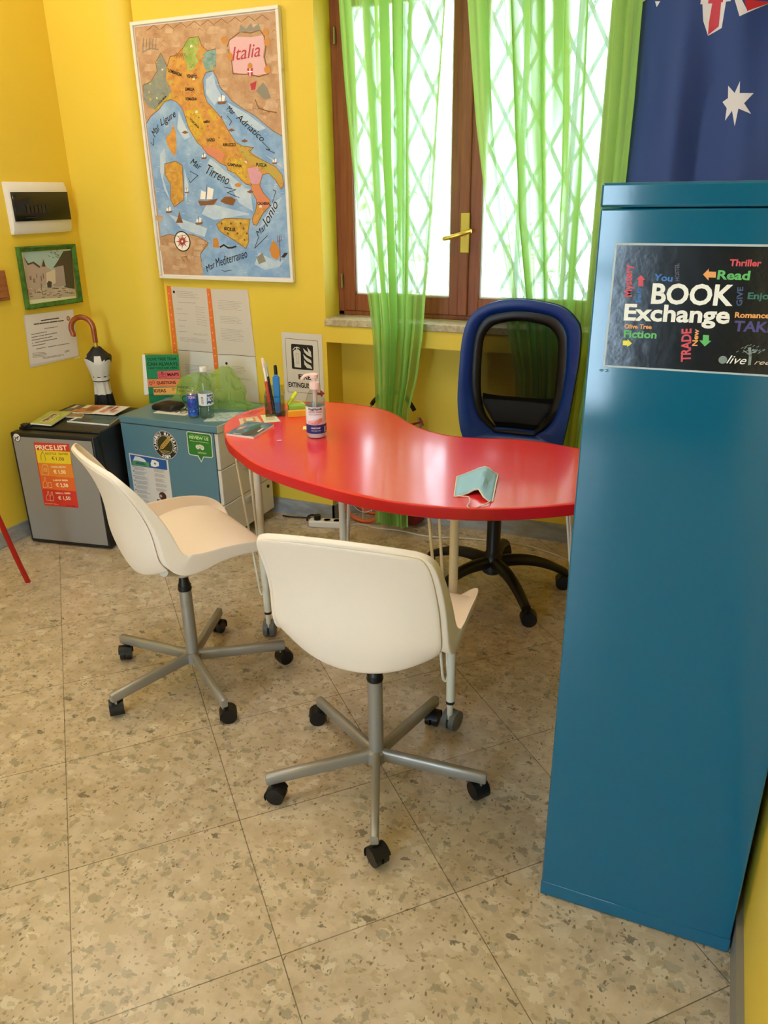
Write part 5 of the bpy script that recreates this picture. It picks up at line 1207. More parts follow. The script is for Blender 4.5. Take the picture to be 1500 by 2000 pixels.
  ('l','ink3',2,[(.1775,.2936),(.1951,.2937)],.0011),
  ('l','ink3',2,[(.1555,.2903),(.174,.2904)],.0011),
  ('l','ink3',2,[(.1754,.2904),(.199,.2905)],.0011),
  ('l','ink3',2,[(.2005,.2905),(.2028,.2905)],.0011),
  ('l','ink3',2,[(.1555,.287),(.1594,.287)],.0011),
  ('l','ink3',2,[(.1611,.2871),(.1646,.2871)],.0011),
  ('l','ink3',2,[(.1663,.2871),(.2082,.2872)],.0011),
  ('l','ink3',2,[(.2099,.2872),(.2137,.2873)],.0011),
  ('l','ink3',2,[(.1548,.2765),(.168,.2766)],.0011),
  ('l','ink3',2,[(.1695,.2766),(.1792,.2766)],.0011),
  ('l','ink3',2,[(.1807,.2767),(.1851,.2767)],.0011),
  ('l','ink3',2,[(.1866,.2767),(.2045,.2768)],.0011),
  ('l','ink3',2,[(.1549,.2732),(.1704,.2733)],.0011),
  ('l','ink3',2,[(.1723,.2733),(.1802,.2734)],.0011),
  ('l','ink3',2,[(.1821,.2734),(.1998,.2735)],.0011),
  ('l','ink3',2,[(.2017,.2735),(.2176,.2737)],.0011),
  ('l','ink3',2,[(.155,.2699),(.1697,.27)],.0011),
  ('l','ink3',2,[(.1715,.27),(.1957,.2702)],.0011),
  ('l','ink3',2,[(.1977,.2702),(.2121,.2703)],.0011),
  ('l','ink3',2,[(.1551,.2667),(.158,.2667)],.0011),
  ('l','ink3',2,[(.1599,.2667),(.1718,.2668)],.0011),
  ('l','ink3',2,[(.1737,.2668),(.1787,.2668)],.0011),
  ('l','ink3',2,[(.1806,.2668),(.2169,.2671)],.0011),
  ('l','ink3',2,[(.1552,.2634),(.1961,.2637)],.0011),
  ('l','ink3',2,[(.198,.2637),(.1999,.2637)],.0011),
  ('l','ink3',2,[(.2017,.2637),(.2129,.2638)],.0011),
  ('l','ink3',2,[(.1545,.2528),(.1604,.2528)],.0011),
  ('l','ink3',2,[(.1617,.2528),(.1699,.2529)],.0011),
  ('l','ink3',2,[(.1712,.2529),(.1925,.2531)],.0011),
  ('l','ink3',2,[(.1938,.2532),(.1993,.2532)],.0011),
  ('l','ink3',2,[(.1545,.2495),(.1796,.2497)],.0011),
  ('l','ink3',2,[(.1813,.2497),(.1832,.2498)],.0011),
  ('l','ink3',2,[(.1859,.2498),(.2122,.2501)],.0011),
  ('l','ink3',2,[(.1546,.2462),(.1692,.2463)],.0011),
  ('l','ink3',2,[(.1709,.2464),(.1794,.2464)],.0011),
  ('l','ink3',2,[(.1811,.2464),(.2015,.2466)],.0011),
  ('l','ink3',2,[(.2032,.2467),(.2115,.2467)],.0011),
  ('l','ink3',2,[(.1547,.2429),(.1647,.243)],.0011),
  ('l','ink3',2,[(.1687,.243),(.1913,.2432)],.0011),
  ('l','ink3',2,[(.1927,.2433),(.2017,.2433)],.0011),
  ('l','ink3',2,[(.1553,.2396),(.1597,.2397)],.0011),
  ('l','ink3',2,[(.1612,.2397),(.1792,.2398)],.0011),
  ('l','ink3',2,[(.1807,.2399),(.2034,.2401)],.0011),
  ('c','lf_brown',2,(.1859,.2175),.0203),
  ('c','p_house',3,(.1757,.2177),.0072),
  ('p','lf_brown',3,[(.151,.1989),(.2205,.197),(.2197,.1793),(.1503,.1821)]),
  ('l','paper4',4,[(.1615,.1912),(.1656,.191)],.0012),
  ('l','paper4',4,[(.1688,.1909),(.2062,.1897)],.0012),
  ('l','paper4',4,[(.159,.1877),(.1782,.1871)],.0012),
  ('l','paper4',4,[(.1795,.187),(.1922,.1866)],.0012),
  ('l','paper4',4,[(.1935,.1866),(.2007,.1863)],.0012),
  ('c','m_orng',2,(.1717,.1547),.016),
 ],
 'flag': [
  ('p','fl_white',1,[(-.1834,2.0384),(-.1118,2.032),(-.1146,1.9603),(-.1531,1.9415),(-.1733,1.9838)]),
  ('p','fl_red',2,[(-.152,2.038),(-.1264,2.0357),(-.1243,1.965),(-.1534,1.9436),(-.1553,1.9774)]),
  ('p','fl_white',1,[(-.0868,2.0322),(-.0658,2.0303),(-.0461,2.0023),(-.0106,2.0206),(.0245,2.0222),(-.066,1.9866)]),
  ('p','fl_red',2,[(-.058,2.0296),(.0245,2.0222),(-.0456,1.9993)]),
  ('p','fl_white',1,[(-.3313,2.0541),(-.3145,2.0526),(-.3238,2.037)]),
  ('p','fl_white',1,[(-.0374,1.8063),(-.0332,1.7718),(.0096,1.7695),(-.0152,1.7409),(.0111,1.7085),(-.0301,1.7261),(-.0337,1.6737),(-.0488,1.7207),(-.0664,1.692),(-.0664,1.7294),(-.0822,1.7485),(-.0669,1.7591),(-.0716,1.7955),(-.0484,1.7726)]),
 ],
}

# ------------------------------------------------------------ mesh helpers
class MB:
    def __init__(self): self.bm = bmesh.new()
    def quad_grid(self, rows, mi=0, closed=False):
        vs_ = [[self.bm.verts.new(p) for p in r] for r in rows]
        n = len(vs_[0])
        for i in range(len(vs_) - 1):
            for j in range(n if closed else n - 1):
                k = (j + 1) % n
                try: f = self.bm.faces.new((vs_[i][j], vs_[i][k], vs_[i + 1][k], vs_[i + 1][j])); f.material_index = mi
                except ValueError: pass
        return vs_
    def face(self, pts, mi=0):
        f = self.bm.faces.new([self.bm.verts.new(p) for p in pts]); f.material_index = mi; return f
    def box(self, lo, hi, mi=0, rz=0, piv=None):
        c = [(a + b) / 2 for a, b in zip(lo, hi)]; s = [b - a for a, b in zip(lo, hi)]
        M = Matrix.Translation(c) @ Matrix.Diagonal((*s, 1))
        if rz:
            p = Vector(piv or c); M = Matrix.Translation(p) @ Matrix.Rotation(rz, 4, 'Z') @ Matrix.Translation(-p) @ M
        r = bmesh.ops.create_cube(self.bm, size=1, matrix=M)
        for f in {f for v in r['verts'] for f in v.link_faces}: f.material_index = mi
        return r['verts']
    def tube(self, path, r, seg=12, mi=0, cap=True, flat=1.0):
        path = [Vector(p) for p in path]; n = len(path)
        rs = r if isinstance(r, (list, tuple)) else [r] * n
        t0 = (path[1] - path[0]).normalized()
        up = Vector((0, 0, 1)) if abs(t0.z) < .9 else Vector((1, 0, 0))
        a = t0.cross(up).normalized(); rings = []
        for i, p in enumerate(path):
            t = (path[min(i + 1, n - 1)] - path[max(i - 1, 0)]).normalized()
            a = (a - t * a.dot(t)).normalized(); b = t.cross(a)
            rings.append([p + (a * math.cos(2 * PI * k / seg) + b * math.sin(2 * PI * k / seg) * flat) * rs[i] for k in range(seg)])
        g = self.quad_grid(rings, mi, True)
        if cap:
            for rr in (g[0][::-1], g[-1]):
                f = self.bm.faces.new(rr); f.material_index = mi
    def cyl(self, p0, p1, r0, r1=None, seg=20, mi=0): self.tube([p0, p1], [r0, r0 if r1 is None else r1], seg, mi)
    def lathe(self, prof, c=(0, 0, 0), seg=28, mi=0, cap=True, axis='Z', mis=None):
        rings = []
        for r, z in prof:
            ring = []
            for k in range(seg):
                x, y = r * math.cos(2 * PI * k / seg), r * math.sin(2 * PI * k / seg)
                p = {'Z': (x, y, z), 'X': (z, x, y), 'Y': (x, z, y)}[axis]
                ring.append((p[0] + c[0], p[1] + c[1], p[2] + c[2]))
            rings.append(ring)
        g = self.quad_grid(rings, mi, True)
        if mis:
            for i in range(len(prof) - 1):
                for k in range(seg):
                    fs = set(g[i][k].link_faces) & set(g[i + 1][k].link_faces)
                    for f in fs: f.material_index = mis[i]
        if cap:
            for rr, kk in ((g[0][::-1], 0), (g[-1], -1)):
                if prof[kk][0] > 1e-5:
                    f = self.bm.faces.new(rr); f.material_index = mi if not mis else mis[kk if kk else 0]
    def prism(self, poly, z0, z1, mi=0):
        a = [self.bm.verts.new((x, y, z0)) for x, y in poly]; b = [self.bm.verts.new((x, y, z1)) for x, y in poly]
        n = len(poly)
        fs = [self.bm.faces.new(a[::-1]), self.bm.faces.new(b)] + [self.bm.faces.new((a[i], a[(i + 1) % n], b[(i + 1) % n], b[i])) for i in range(n)]
        for f in fs: f.material_index = mi
    def xform(self, M): bmesh.ops.transform(self.bm, matrix=M, verts=self.bm.verts)
    def build(self, name, mats, parent=None, loc=(0, 0, 0), rot=(0, 0, 0), smooth=40, bevel=0, subsurf=0, solid=0, bseg=2):
        bmesh.ops.recalc_face_normals(self.bm, faces=self.bm.faces)
        me = bpy.data.meshes.new(name); self.bm.to_mesh(me); self.bm.free()
        for m in (mats if isinstance(mats, (list, tuple)) else [mats]): me.materials.append(m)
        if smooth:
            for p in me.polygons: p.use_smooth = True
            me.set_sharp_from_angle(angle=R(smooth))
        o = bpy.data.objects.new(name, me); COL.objects.link(o); o.location = loc; o.rotation_euler = rot
        if parent: o.parent = parent
        if solid: md = o.modifiers.new('solid', 'SOLIDIFY'); md.thickness = solid; md.offset = 0
        if bevel: md = o.modifiers.new('bevel', 'BEVEL'); md.width = bevel; md.segments = bseg; md.limit_method = 'ANGLE'; md.angle_limit = R(35)
        if subsurf: md = o.modifiers.new('sub', 'SUBSURF'); md.levels = subsurf; md.render_levels = subsurf
        return o
def tag(o, label, cat, group=None):
    o['label'] = label; o['category'] = cat
    if group: o['group'] = group
    return o
def thing(name, label, cat, loc=(0, 0, 0), rz=0, group=None, rot=None):
    o = bpy.data.objects.new(name, None); COL.objects.link(o); o.location = loc; o.rotation_euler = rot or (0, 0, rz); o.empty_display_size = .1
    return tag(o, label, cat, group)
def struct(o): o['kind'] = 'structure'; return o
def copy_tree(o, parent=None):
    c = o.copy(); COL.objects.link(c)
    if parent: c.parent = parent
    for ch in list(o.children): copy_tree(ch, c)
    return c
def bez(pts, n=8):
    # Catmull-Rom through points
    P = [Vector(p) for p in pts]; out = []
    for i in range(len(P) - 1):
        p0, p1, p2, p3 = P[max(i - 1, 0)], P[i], P[i + 1], P[min(i + 2, len(P) - 1)]
        for k in range(n):
            t = k / n
            out.append(.5 * ((2 * p1) + (p2 - p0) * t + (2 * p0 - 5 * p1 + 4 * p2 - p3) * t * t + (3 * p1 - p0 - 3 * p2 + p3) * t ** 3))
    return out + [P[-1]]
def lerp_tab(tab, z):
    if z >= tab[0][0]: return tab[0][1]
    for (a, x), (b, y) in zip(tab, tab[1:]):
        if z >= b: return y + (x - y) * (z - b) / (a - b)
    return tab[-1][1]

# flat printed sheets: polygons, strokes and lettering in the sheet's own plane, one mesh per sheet
def glyphs(txt, bold=0, shear=0):
    cu = bpy.data.curves.new('t', 'FONT'); cu.body = txt; cu.resolution_u = 3; cu.offset = (0, .03, .036)[int(bold)]; cu.shear = shear
    o = bpy.data.objects.new('t', cu); me = bpy.data.meshes.new_from_object(o)
    V = [v.co.copy() for v in me.vertices]; F = [list(p.vertices) for p in me.polygons]
    bpy.data.objects.remove(o); bpy.data.curves.remove(cu); bpy.data.meshes.remove(me)
    return V, F
LAY = .00035
def sheet(name, items, parent=None, loc=(0, 0, 0), rot=(0, 0, 0), warp=None, cuts=0, extra=None, lay=LAY, off=(0, 0), sc=1.0):
    bm = bmesh.new(); mats = []
    def mi(n):
        if n not in mats: mats.append(n)
        return mats.index(n)
    def addp(pts, m, l):
        try: f = bm.faces.new([bm.verts.new((x, y, l * lay)) for x, y in pts]); f.material_index = m
        except ValueError: pass
    def stroke(pts, w, m, l):
        for i in range(len(pts) - 1):
            (x0, y0), (x1, y1) = pts[i], pts[i + 1]; d = math.hypot(x1 - x0, y1 - y0)
            if d < 1e-6: continue
            nx, ny = -(y1 - y0) / d * w / 2, (x1 - x0) / d * w / 2
            ex, ey = (x1 - x0) / d * w * .3, (y1 - y0) / d * w * .3
            addp([(x0 + nx - ex, y0 + ny - ey), (x0 - nx - ex, y0 - ny - ey), (x1 - nx + ex, y1 - ny + ey), (x1 + nx + ex, y1 + ny + ey)], m, l)
    for idx, it in enumerate(items):
        k, m, l = it[0], mi(it[1]), it[2] + .03 * (idx % 28)     # overlapping prints never share one plane
        if k == 'p': addp(it[3], m, l)
        elif k == 'l': stroke(it[3], it[4], m, l)
        elif k == 'c':
            (x, y), r = it[3], it[4]; addp([(x + r * math.cos(2 * PI * i / 28), y + r * math.sin(2 * PI * i / 28)) for i in range(28)], m, l)
        elif k == 't':
            _, _, _, txt, p0, p1, h, bold, shear = it
            V, F = glyphs(txt, bold, shear)
            if not V: continue
            x0 = min(v.x for v in V); x1 = max(v.x for v in V); hh = .69
            dx, dy = p1[0] - p0[0], p1[1] - p0[1]; w = math.hypot(dx, dy); ux, uy = dx / w, dy / w
            bv = []
            for v in V:
                a = (v.x - x0) / (x1 - x0) * w; b = v.y / hh * h
                bv.append(bm.verts.new((p0[0] + ux * a - uy * b, p0[1] + uy * a + ux * b, l * lay)))
            for f in F:
                try: ff = bm.faces.new([bv[i] for i in f]); ff.material_index = m
                except ValueError: pass
    if extra: extra(bm, mi)
    if off != (0, 0) or sc != 1.0:
        for v in bm.verts: v.co.x = v.co.x * sc + off[0]; v.co.y = v.co.y * sc + off[1]
    if cuts:
        bmesh.ops.triangulate(bm, faces=bm.faces)
        for _ in range(cuts):
            es = [e for e in bm.edges if e.calc_length() > .022]
            if not es: break
            bmesh.ops.subdivide_edges(bm, edges=es, cuts=1); bmesh.ops.triangulate(bm, faces=[f for f in bm.faces if len(f.verts) > 3])
    for f in bm.faces:
        f.normal_update()
        if f.normal.z < 0: f.normal_flip()
    if warp:
        for v in bm.verts: v.co = warp(v.co)
    me = bpy.data.meshes.new(name); bm.to_mesh(me); bm.free()
    for n in mats: me.materials.append(fm(n) if isinstance(n, str) else n)
    o = bpy.data.objects.new(name, me); COL.objects.link(o); o.location = loc; o.rotation_euler = rot
    if parent: o.parent = parent
    return o
FACE_S = (PI / 2, 0, 0)          # sheet on a wall that faces the room's -Y side
FACE_E = (PI / 2, 0, PI / 2)     # sheet on the left wall, facing +X
def rpoly(x0, y0, x1, y1): return [(x0, y0), (x1, y0), (x1, y1), (x0, y1)]

# ------------------------------------------------------------ the room
YW = 3.112; XL = -2.881; XR = .222
m = MB(); m.box((XL - .1, -2.7, -.1), (XR + .1, 3.45, 0)); struct(m.build('floor', M_FLOOR))
m = MB(); m.box((XL - .1, -2.7, 2.86), (XR + .1, 3.45, 2.96)); struct(m.build('ceiling', M_CEIL))
m = MB(); m.box((XL - .1, -2.6, 0), (XL, 3.42, 2.86)); struct(m.build('wall_left', M_WALL))
m = MB(); m.box((XR, -2.6, 0), (XR + .1, 3.42, 2.86)); struct(m.build('wall_right', M_WALL))
m = MB(); DX0, DX1, DZ = -1.55, -.56, 2.15
for lo, hi in (((XL - .1, -2.7, 0), (DX0, -2.6, 2.86)), ((DX1, -2.7, 0), (XR + .1, -2.6, 2.86)), ((DX0, -2.7, DZ), (DX1, -2.6, 2.86))): m.box(lo, hi)
struct(m.build('wall_front', M_WALLF, smooth=0))
door = bpy.data.objects.new('door_1', None); COL.objects.link(door); door.location = (0, -2.65, 0); struct(door)
m = MB()
for q in ((DX0, DX0 + .05, 0, DZ), (DX1 - .05, DX1, 0, DZ), (DX0, DX1, DZ - .05, DZ), (DX0, DX1, 0, .12), (DX0, DX1, .98, 1.03)): m.box((q[0], -.03, q[2]), (q[1], .03, q[3]))
m.build('door_frame', M_WOOD, door, smooth=0)
m = MB(); m.box((DX0 + .05, -.003, .12), (DX1 - .05, .003, DZ - .05)); m.build('door_glass', M_GLASS, door, smooth=0)
X0, X1 = -1.603, -.41
m = MB()
for lo, hi in (((XL, YW, 0), (X0, 3.42, 2.86)), ((X1, YW, 0), (XR, 3.42, 2.86)), ((X0, YW, 2.28), (X1, 3.42, 2.86)), ((X0, 3.262, 0), (X1, 3.42, .942)), ((X0, YW, .868), (X1, 3.262, .942))):
    m.box(lo, hi)
struct(m.build('wall_back', M_WALL, smooth=0))
# boxed-in pipe in the left corner with a rounded outer edge
pl = [(XL, 3.046), (-2.60, 3.046)] + [(-2.60 + .135 * math.sin(a), 3.112 - .066 * math.cos(a)) for a in [PI / 2 * k / 8 for k in range(1, 9)]] + [(-2.465, 3.13), (XL, 3.13)]
m = MB(); m.prism(pl, 0, 2.86); struct(m.build('trim_2', M_WALL, smooth=60))
m = MB(); m.box((X0 - .004, 3.103, .942), (X1 + .01, 3.30, .972)); struct(m.build('trim_1', M_SILL, bevel=.003))
m = MB(); m.box((XL, -2.6, 0), (XL + .012, 3.046, .078)); struct(m.build('baseboard_left', M_MARBLE, bevel=.002))
m = MB(); m.box((-2.465, YW - .012, 0), (X0 + .012, YW, .078)); m.box((X0, YW - .012, 0), (X0 + .012, 3.262, .078)); m.box((X0, 3.25, 0), (X1, 3.262, .085)); m.box((X1 - .012, YW - .012, 0), (XR, YW, .085)); m.box((X1 - .012, YW, 0), (X1, 3.262, .085))
struct(m.build('baseboard_back', M_MARBLE))
m = MB(); m.box((XR - .014, -2.6, 0), (XR, YW, .078)); struct(m.build('baseboard_right', mat('grey_stone', '#8d867c', .4)))

# window: fixed frame, two sashes, handle
win = bpy.data.objects.new('window_1', None); COL.objects.link(win); win.location = (0, 3.27, .972); struct(win)
def wb(m, x0, x1, z0, z1, y0=-.025, y1=.03, mi=0): m.box((x0, y0, z0), (x1, y1, z1), mi)
zt = 2.275 - .972
m = MB(); wb(m, X0, X0 + .03, 0, zt, -.02, .05); wb(m, X1 - .03, X1, 0, zt, -.02, .05); wb(m, X0, X1, zt - .03, zt, -.02, .05); wb(m, X0, X1, 0, .02, -.02, .05)
m.build('window_frame', M_WOOD, win, bevel=.003)
for (a, b, gl, gr) in ((X0 + .03, -1.012, -1.517, -1.073), (-1.010, X1 - .03, -.943, -.487)):
    m = MB(); z0, z1, g0, g1 = .02, zt - .03, .092, zt - .10
    wb(m, a, gl, z0, z1); wb(m, gr, b, z0, z1); wb(m, gl, gr, z0, g0); wb(m, gl, gr, g1, z1)
    # light grey glazing strip round the pane
    for q in ((gl, gl + .008, g0, g1), (gr - .008, gr, g0, g1), (gl, gr, g0, g0 + .008), (gl, gr, g1 - .008, g1)): wb(m, *q, -.012, .018, 1)
    s = m.build('sash', [M_WOOD, M_WHITE], win, bevel=.0025)
    m = MB(); m.box((gl, .0, g0), (gr, .005, g1)); m.build('glass_pane', M_GLASS, s, smooth=0)
m = MB(); wb(m, -1.034, -.988, .02, zt - .03, -.04, -.0255); m.build('meeting_strip', M_WOOD, win, bevel=.005)
h = MB(); h.box((-1.022, -.048, .277), (-.984, -.041, .434)); hp = h.build('handle_plate', M_BRASS, win, bevel=.003)
h = MB(); h.cyl((-1.003, -.048, .35), (-1.003, -.085, .35), .011); h.tube(bez([(-.962, -.083, .366), (-.985, -.086, .36), (-1.01, -.086, .352), (-1.045, -.09, .342), (-1.082, -.092, .334)], 6), [.004] + [.009] * 23 + [.006], 12); h.build('handle', M_BRASS, hp)
for zz in (1.1, .15): 
    h = MB(); h.cyl((-1.577, -.034, zz - .03), (-1.577, -.034, zz + .03), .007); h.build('hinge', mat('old_brass_hinge', '#8a7448', .4, metal=.8), win)

# folding security grille outside the panes
gr_ = thing('security_grille', 'white folding lattice grille outside the window panes', 'window grille', (0, 3.39, .96))
M_GRILLE = sheer('white_grille_glare', '#eef2f6', 1.0, .45)  # white bars made translucent so they look pale, standing in for window glare
m = MB(); dx, dz = .0625, .115; zb, ztp = -.0, 1.30
import itertools
for s in (1, -1):
    k = -22
    while k < 30:
        # bar x = x0 + s*(z*dx/dz); clip to opening
        x0 = X0 + .02 + k * 2 * dx
        za, zb2 = 0., 1.30
        def xx(z): return x0 + s * z * dx / dz
        zs = [z for z in (za, zb2)]
        lo, hi = X0 + .01, X1 - .01
        z_lo = ((lo - x0) if s > 0 else (x0 - hi)) * dz / dx; z_hi = ((hi - x0) if s > 0 else (x0 - lo)) * dz / dx
        a, b = max(za, z_lo), min(zb2, z_hi)
        if b - a > .02:
            p, q = Vector((xx(a), .006 * s, a)), Vector((xx(b), .006 * s, b)); t = (q - p).normalized(); n = Vector((-t.z, 0, t.x)) * .0075
            m.quad_grid([[p + n + Vector((0, -.002, 0)), p - n + Vector((0, -.002, 0)), p - n + Vector((0, .002, 0)), p + n + Vector((0, .002, 0))], [q + n + Vector((0, -.002, 0)), q - n + Vector((0, -.002, 0)), q - n + Vector((0, .002, 0)), q + n + Vector((0, .002, 0))]], 0, True)
        k += 1
m.build('lattice', M_GRILLE, gr_, smooth=0)
for x in [X0 + .02, X0 + .27, X0 + .52, -1.0, -.82, -.62, X1 - .02]:
    m = MB(); m.box((x - .009, -.014, 0), (x + .009, .014, 1.30)); m.build('upright', M_GRILLE, gr_, smooth=0)

# ------------------------------------------------------------ curtains and flag
def curtain(name, label, Lt, Rt, z0, z1, y0, nf, amp, seed, matl):
    rnd = random.Random(seed); ph = [rnd.uniform(0, 6.28) for _ in range(5)]
    bm = bmesh.new(); uvl = bm.loops.layers.uv.new('UVMap'); nu, nv = 150, 60; G = []
    for j in range(nv + 1):
        z = z1 + (z0 - z1) * j / nv; l, r = lerp_tab(Lt, z), lerp_tab(Rt, z); w = r - l; row = []
        for i in range(nu + 1):
            u = i / nu
            th = 2 * PI * nf * u + ph[0] + .7 * math.sin(2 * PI * u * 1.7 + ph[1]) + .25 * math.sin(z * 2.2 + ph[2])
            a = amp * min(1, .55 + .25 / max(w, .1) * .4)
            side = a * .55 * math.sin(2 * th) * (w / .45)      # folds lean over so the cloth overlaps itself
            env = min(1, 8 * u * (1 - u) + .1)
            x = l + w * u + side * env * .5
            y = y0 + a * math.sin(th) * env + .25 * a * math.sin(2.3 * th + ph[3]) + .004 * math.sin(z * 9 + u * 20)
            row.append((bm.verts.new((x, y, z)), (u * 1.5, z)))
        G.append(row)
    for j in range(nv):
        for i in range(nu):
            q = [G[j][i], G[j][i + 1], G[j + 1][i + 1], G[j + 1][i]]
            f = bm.faces.new([v for v, _ in q]); f.smooth = True
            for lp, (_, uv) in zip(f.loops, q): lp[uvl].uv = uv
    me = bpy.data.meshes.new(name); bm.to_mesh(me); bm.free(); me.materials.append(matl)
    o = bpy.data.objects.new(name, me); COL.objects.link(o)
    return tag(o, label, 'curtain')
M_SHEER = sheer('green_voile', '#a8d872', .81, .19, .19, (8, .35, 1))
curtain('sheer_curtain', 'sheer lime green curtain left of the window handle, gathered low and reaching the floor',
    [(2.3, -1.49), (2.15, -1.465), (1.63, -1.43), (1.24, -1.388), (.95, -1.352), (.73, -1.344), (.62, -1.341), (.5, -1.345), (.06, -1.355)],
    [(2.3, -1.035), (2.12, -1.045), (1.62, -1.075), (1.25, -1.098), (.96, -1.121), (.75, -1.15), (.61, -1.183), (.4, -1.2), (.06, -1.19)], .045, 2.3, 3.055, 6.5, .021, 4, M_SHEER)
curtain('sheer_curtain', 'sheer lime green curtain right of the window handle, hanging behind the blue chair',
    [(2.3, -.995), (2.1, -.957), (1.7, -.911), (1.4, -.86), (1.08, -.784), (.8, -.72), (.3, -.68)],
    [(2.3, -.37), (2.05, -.364), (1.76, -.359), (1.51, -.362), (1.1, -.40), (.8, -.42), (.3, -.45)], .23, 2.3, 3.036, 8.5, .021, 11, M_SHEER)

M_FLAG = mat('navy_flag_cloth', '#2c478a', .6)
def flag_y(x, z):
    t = (2.45 - z)
    return .018 * math.sin(17 * x + 3.1 * t) + .012 * math.sin(31 * x - 2.2 * t + 1) + .01 * math.sin(9 * x + 5 * z)
def flag_warp(co): return Vector((co.x, co.y, co.z + max(-.009, .014 - flag_y(co.x, co.y) * (.45 + .75 * min(1, max(0, (co.x + .33) / .12))))))
def flag_cloth(bm, mi):
    k = mi('navy_flag_cloth'); rows = []
    for j in range(41):
        z = 1.2 + 1.25 * j / 40; rows.append([bm.verts.new((-.40 + .60 * i / 60, z, 0)) for i in range(61)])
    for j in range(40):
        for i in range(60): f = bm.faces.new((rows[j][i], rows[j][i + 1], rows[j + 1][i + 1], rows[j + 1][i])); f.material_index = k; f.smooth = True
DECALS['flag'] += [('p', 'fl_white', 1, [(-.188, 2.03), (-.098, 2.03), (-.098, 2.44), (-.188, 2.44)]), ('p', 'fl_white', 1, [(-.39, 2.19), (.11, 2.19), (.11, 2.29), (-.39, 2.29)]), ('p', 'fl_red', 2, [(-.165, 2.03), (-.121, 2.03), (-.121, 2.44), (-.165, 2.44)]), ('p', 'fl_red', 2, [(-.39, 2.215), (.11, 2.215), (.11, 2.265), (-.39, 2.265)]),
    ('p', 'fl_white', 1, [(-.39, 2.08), (-.37, 2.055), (-.188, 2.17), (-.188, 2.19), (-.22, 2.19)]), ('p', 'fl_white', 1, [(.085, 2.05), (.11, 2.08), (-.06, 2.19), (-.098, 2.19), (-.098, 2.16)]), ('p', 'fl_white', 1, [(-.39, 2.40), (-.37, 2.43), (-.188, 2.31), (-.188, 2.29), (-.22, 2.29)]), ('p', 'fl_white', 1, [(.085, 2.43), (.11, 2.40), (-.06, 2.29), (-.098, 2.29), (-.098, 2.32)])]
fo = sheet('flag', DECALS['flag'], None, (0, 3.095, 0), FACE_S, warp=flag_warp, cuts=4, extra=flag_cloth, lay=.0012)
for p in fo.data.polygons: p.use_smooth = True
tag(fo, 'navy blue flag with a white seven pointed star hanging behind the teal cabinet', 'flag')

# ------------------------------------------------------------ teal cabinet
cab = thing('metal_cabinet', 'tall glossy teal cabinet with a black book exchange sign on its face', 'cabinet', (.006, 1.32, 0))
m = MB(); w = .197; m.box((-w, 0, .0), (w, .42, 1.452)); m.build('body', M_TEAL, cab, bevel=.003)
m = MB(); m.box((-w - .001, -.002, 1.4535), (w + .001, .421, 1.489)); m.build('top_cap', M_TEAL, cab, bevel=.004)
m = MB(); m.box((-w - .0005, -.0012, .004), (w + .0005, .42, .039)); m.build('plinth', M_TEAL, cab, bevel=.001)
M_SIGNBLACK = mat('b_black', '#0e0d12', .16, bump=.16, bscale=45, coat=.1)
sg = sheet('book_exchange_sign', DECALS['book'], cab, (-.006, -.0006, 1.30), FACE_S)
def clip_right(o, xm):
    bm = bmesh.new(); bm.from_mesh(o.data)
    bmesh.ops.bisect_plane(bm, geom=bm.verts[:] + bm.edges[:] + bm.faces[:], plane_co=(xm, 0, 0), plane_no=(1, 0, 0), clear_outer=True)
    bm.to_mesh(o.data); bm.free()
clip_right(sg, .175)

# ------------------------------------------------------------ red kidney table
ZT = .73
out = [(-1.506, 2.13), (-1.455, 2.066), (-1.395, 2.004), (-1.245, 1.889), (-1.124, 1.83), (-.979, 1.782), (-.807, 1.742), (-.665, 1.737), (-.538, 1.757), (-.422, 1.80), (-.30, 1.874), (-.19, 1.965), (-.11, 2.07), (-.085, 2.18), (-.125, 2.28), (-.225, 2.345), (-.349, 2.378), (-.47, 2.403), (-.574, 2.40), (-.667, 2.375), (-.766, 2.367), (-.866, 2.402), (-.952, 2.466), (-1.034, 2.547), (-1.12, 2.607), (-1.257, 2.64), (-1.376, 2.628), (-1.49, 2.565), (-1.565, 2.468), (-1.592, 2.35), (-1.568, 2.23)]
pp = [(p.x, p.y) for p in bez([(x, y, 0) for x, y in out[-2:] + out + out[:2]], 6)]
pp = pp[12:-7]
# drop duplicate closing points
tbl = thing('kidney_table', 'red kidney shaped table on white hairpin and tube legs', 'table', (-.85, 2.15, 0))
TL = lambda p: (p[0] + .85, p[1] - 2.15)
m = MB(); poly = [TL(p) for p in pp]
def inset(poly, d):
    n = len(poly); r = []
    for i in range(n):
        x0, y0 = poly[i - 1]; x1, y1 = poly[(i + 1) % n]; l = math.hypot(x1 - x0, y1 - y0) or 1
        r.append((poly[i][0] - (y1 - y0) / l * d, poly[i][1] + (x1 - x0) / l * d))
    return r
rings = []
for d, z in ((.006, .695), (.0, .699), (0, .724), (.0012, .7285), (.0045, .73), (.016, .73)):
    rings.append([(x, y, z) for x, y in inset(poly, d)])
g = m.quad_grid(rings, 1, True)
f = m.bm.faces.new(g[-1]); f.material_index = 0; f = m.bm.faces.new(g[0][::-1]); f.material_index = 1
for i in range(len(poly)):
    for q in (-1, -2):
        for f in set(g[q][i].link_faces) & set(g[q - 1][i].link_faces): f.material_index = 0
m.build('tabletop', [M_RED, M_REDEDGE], tbl, smooth=30)
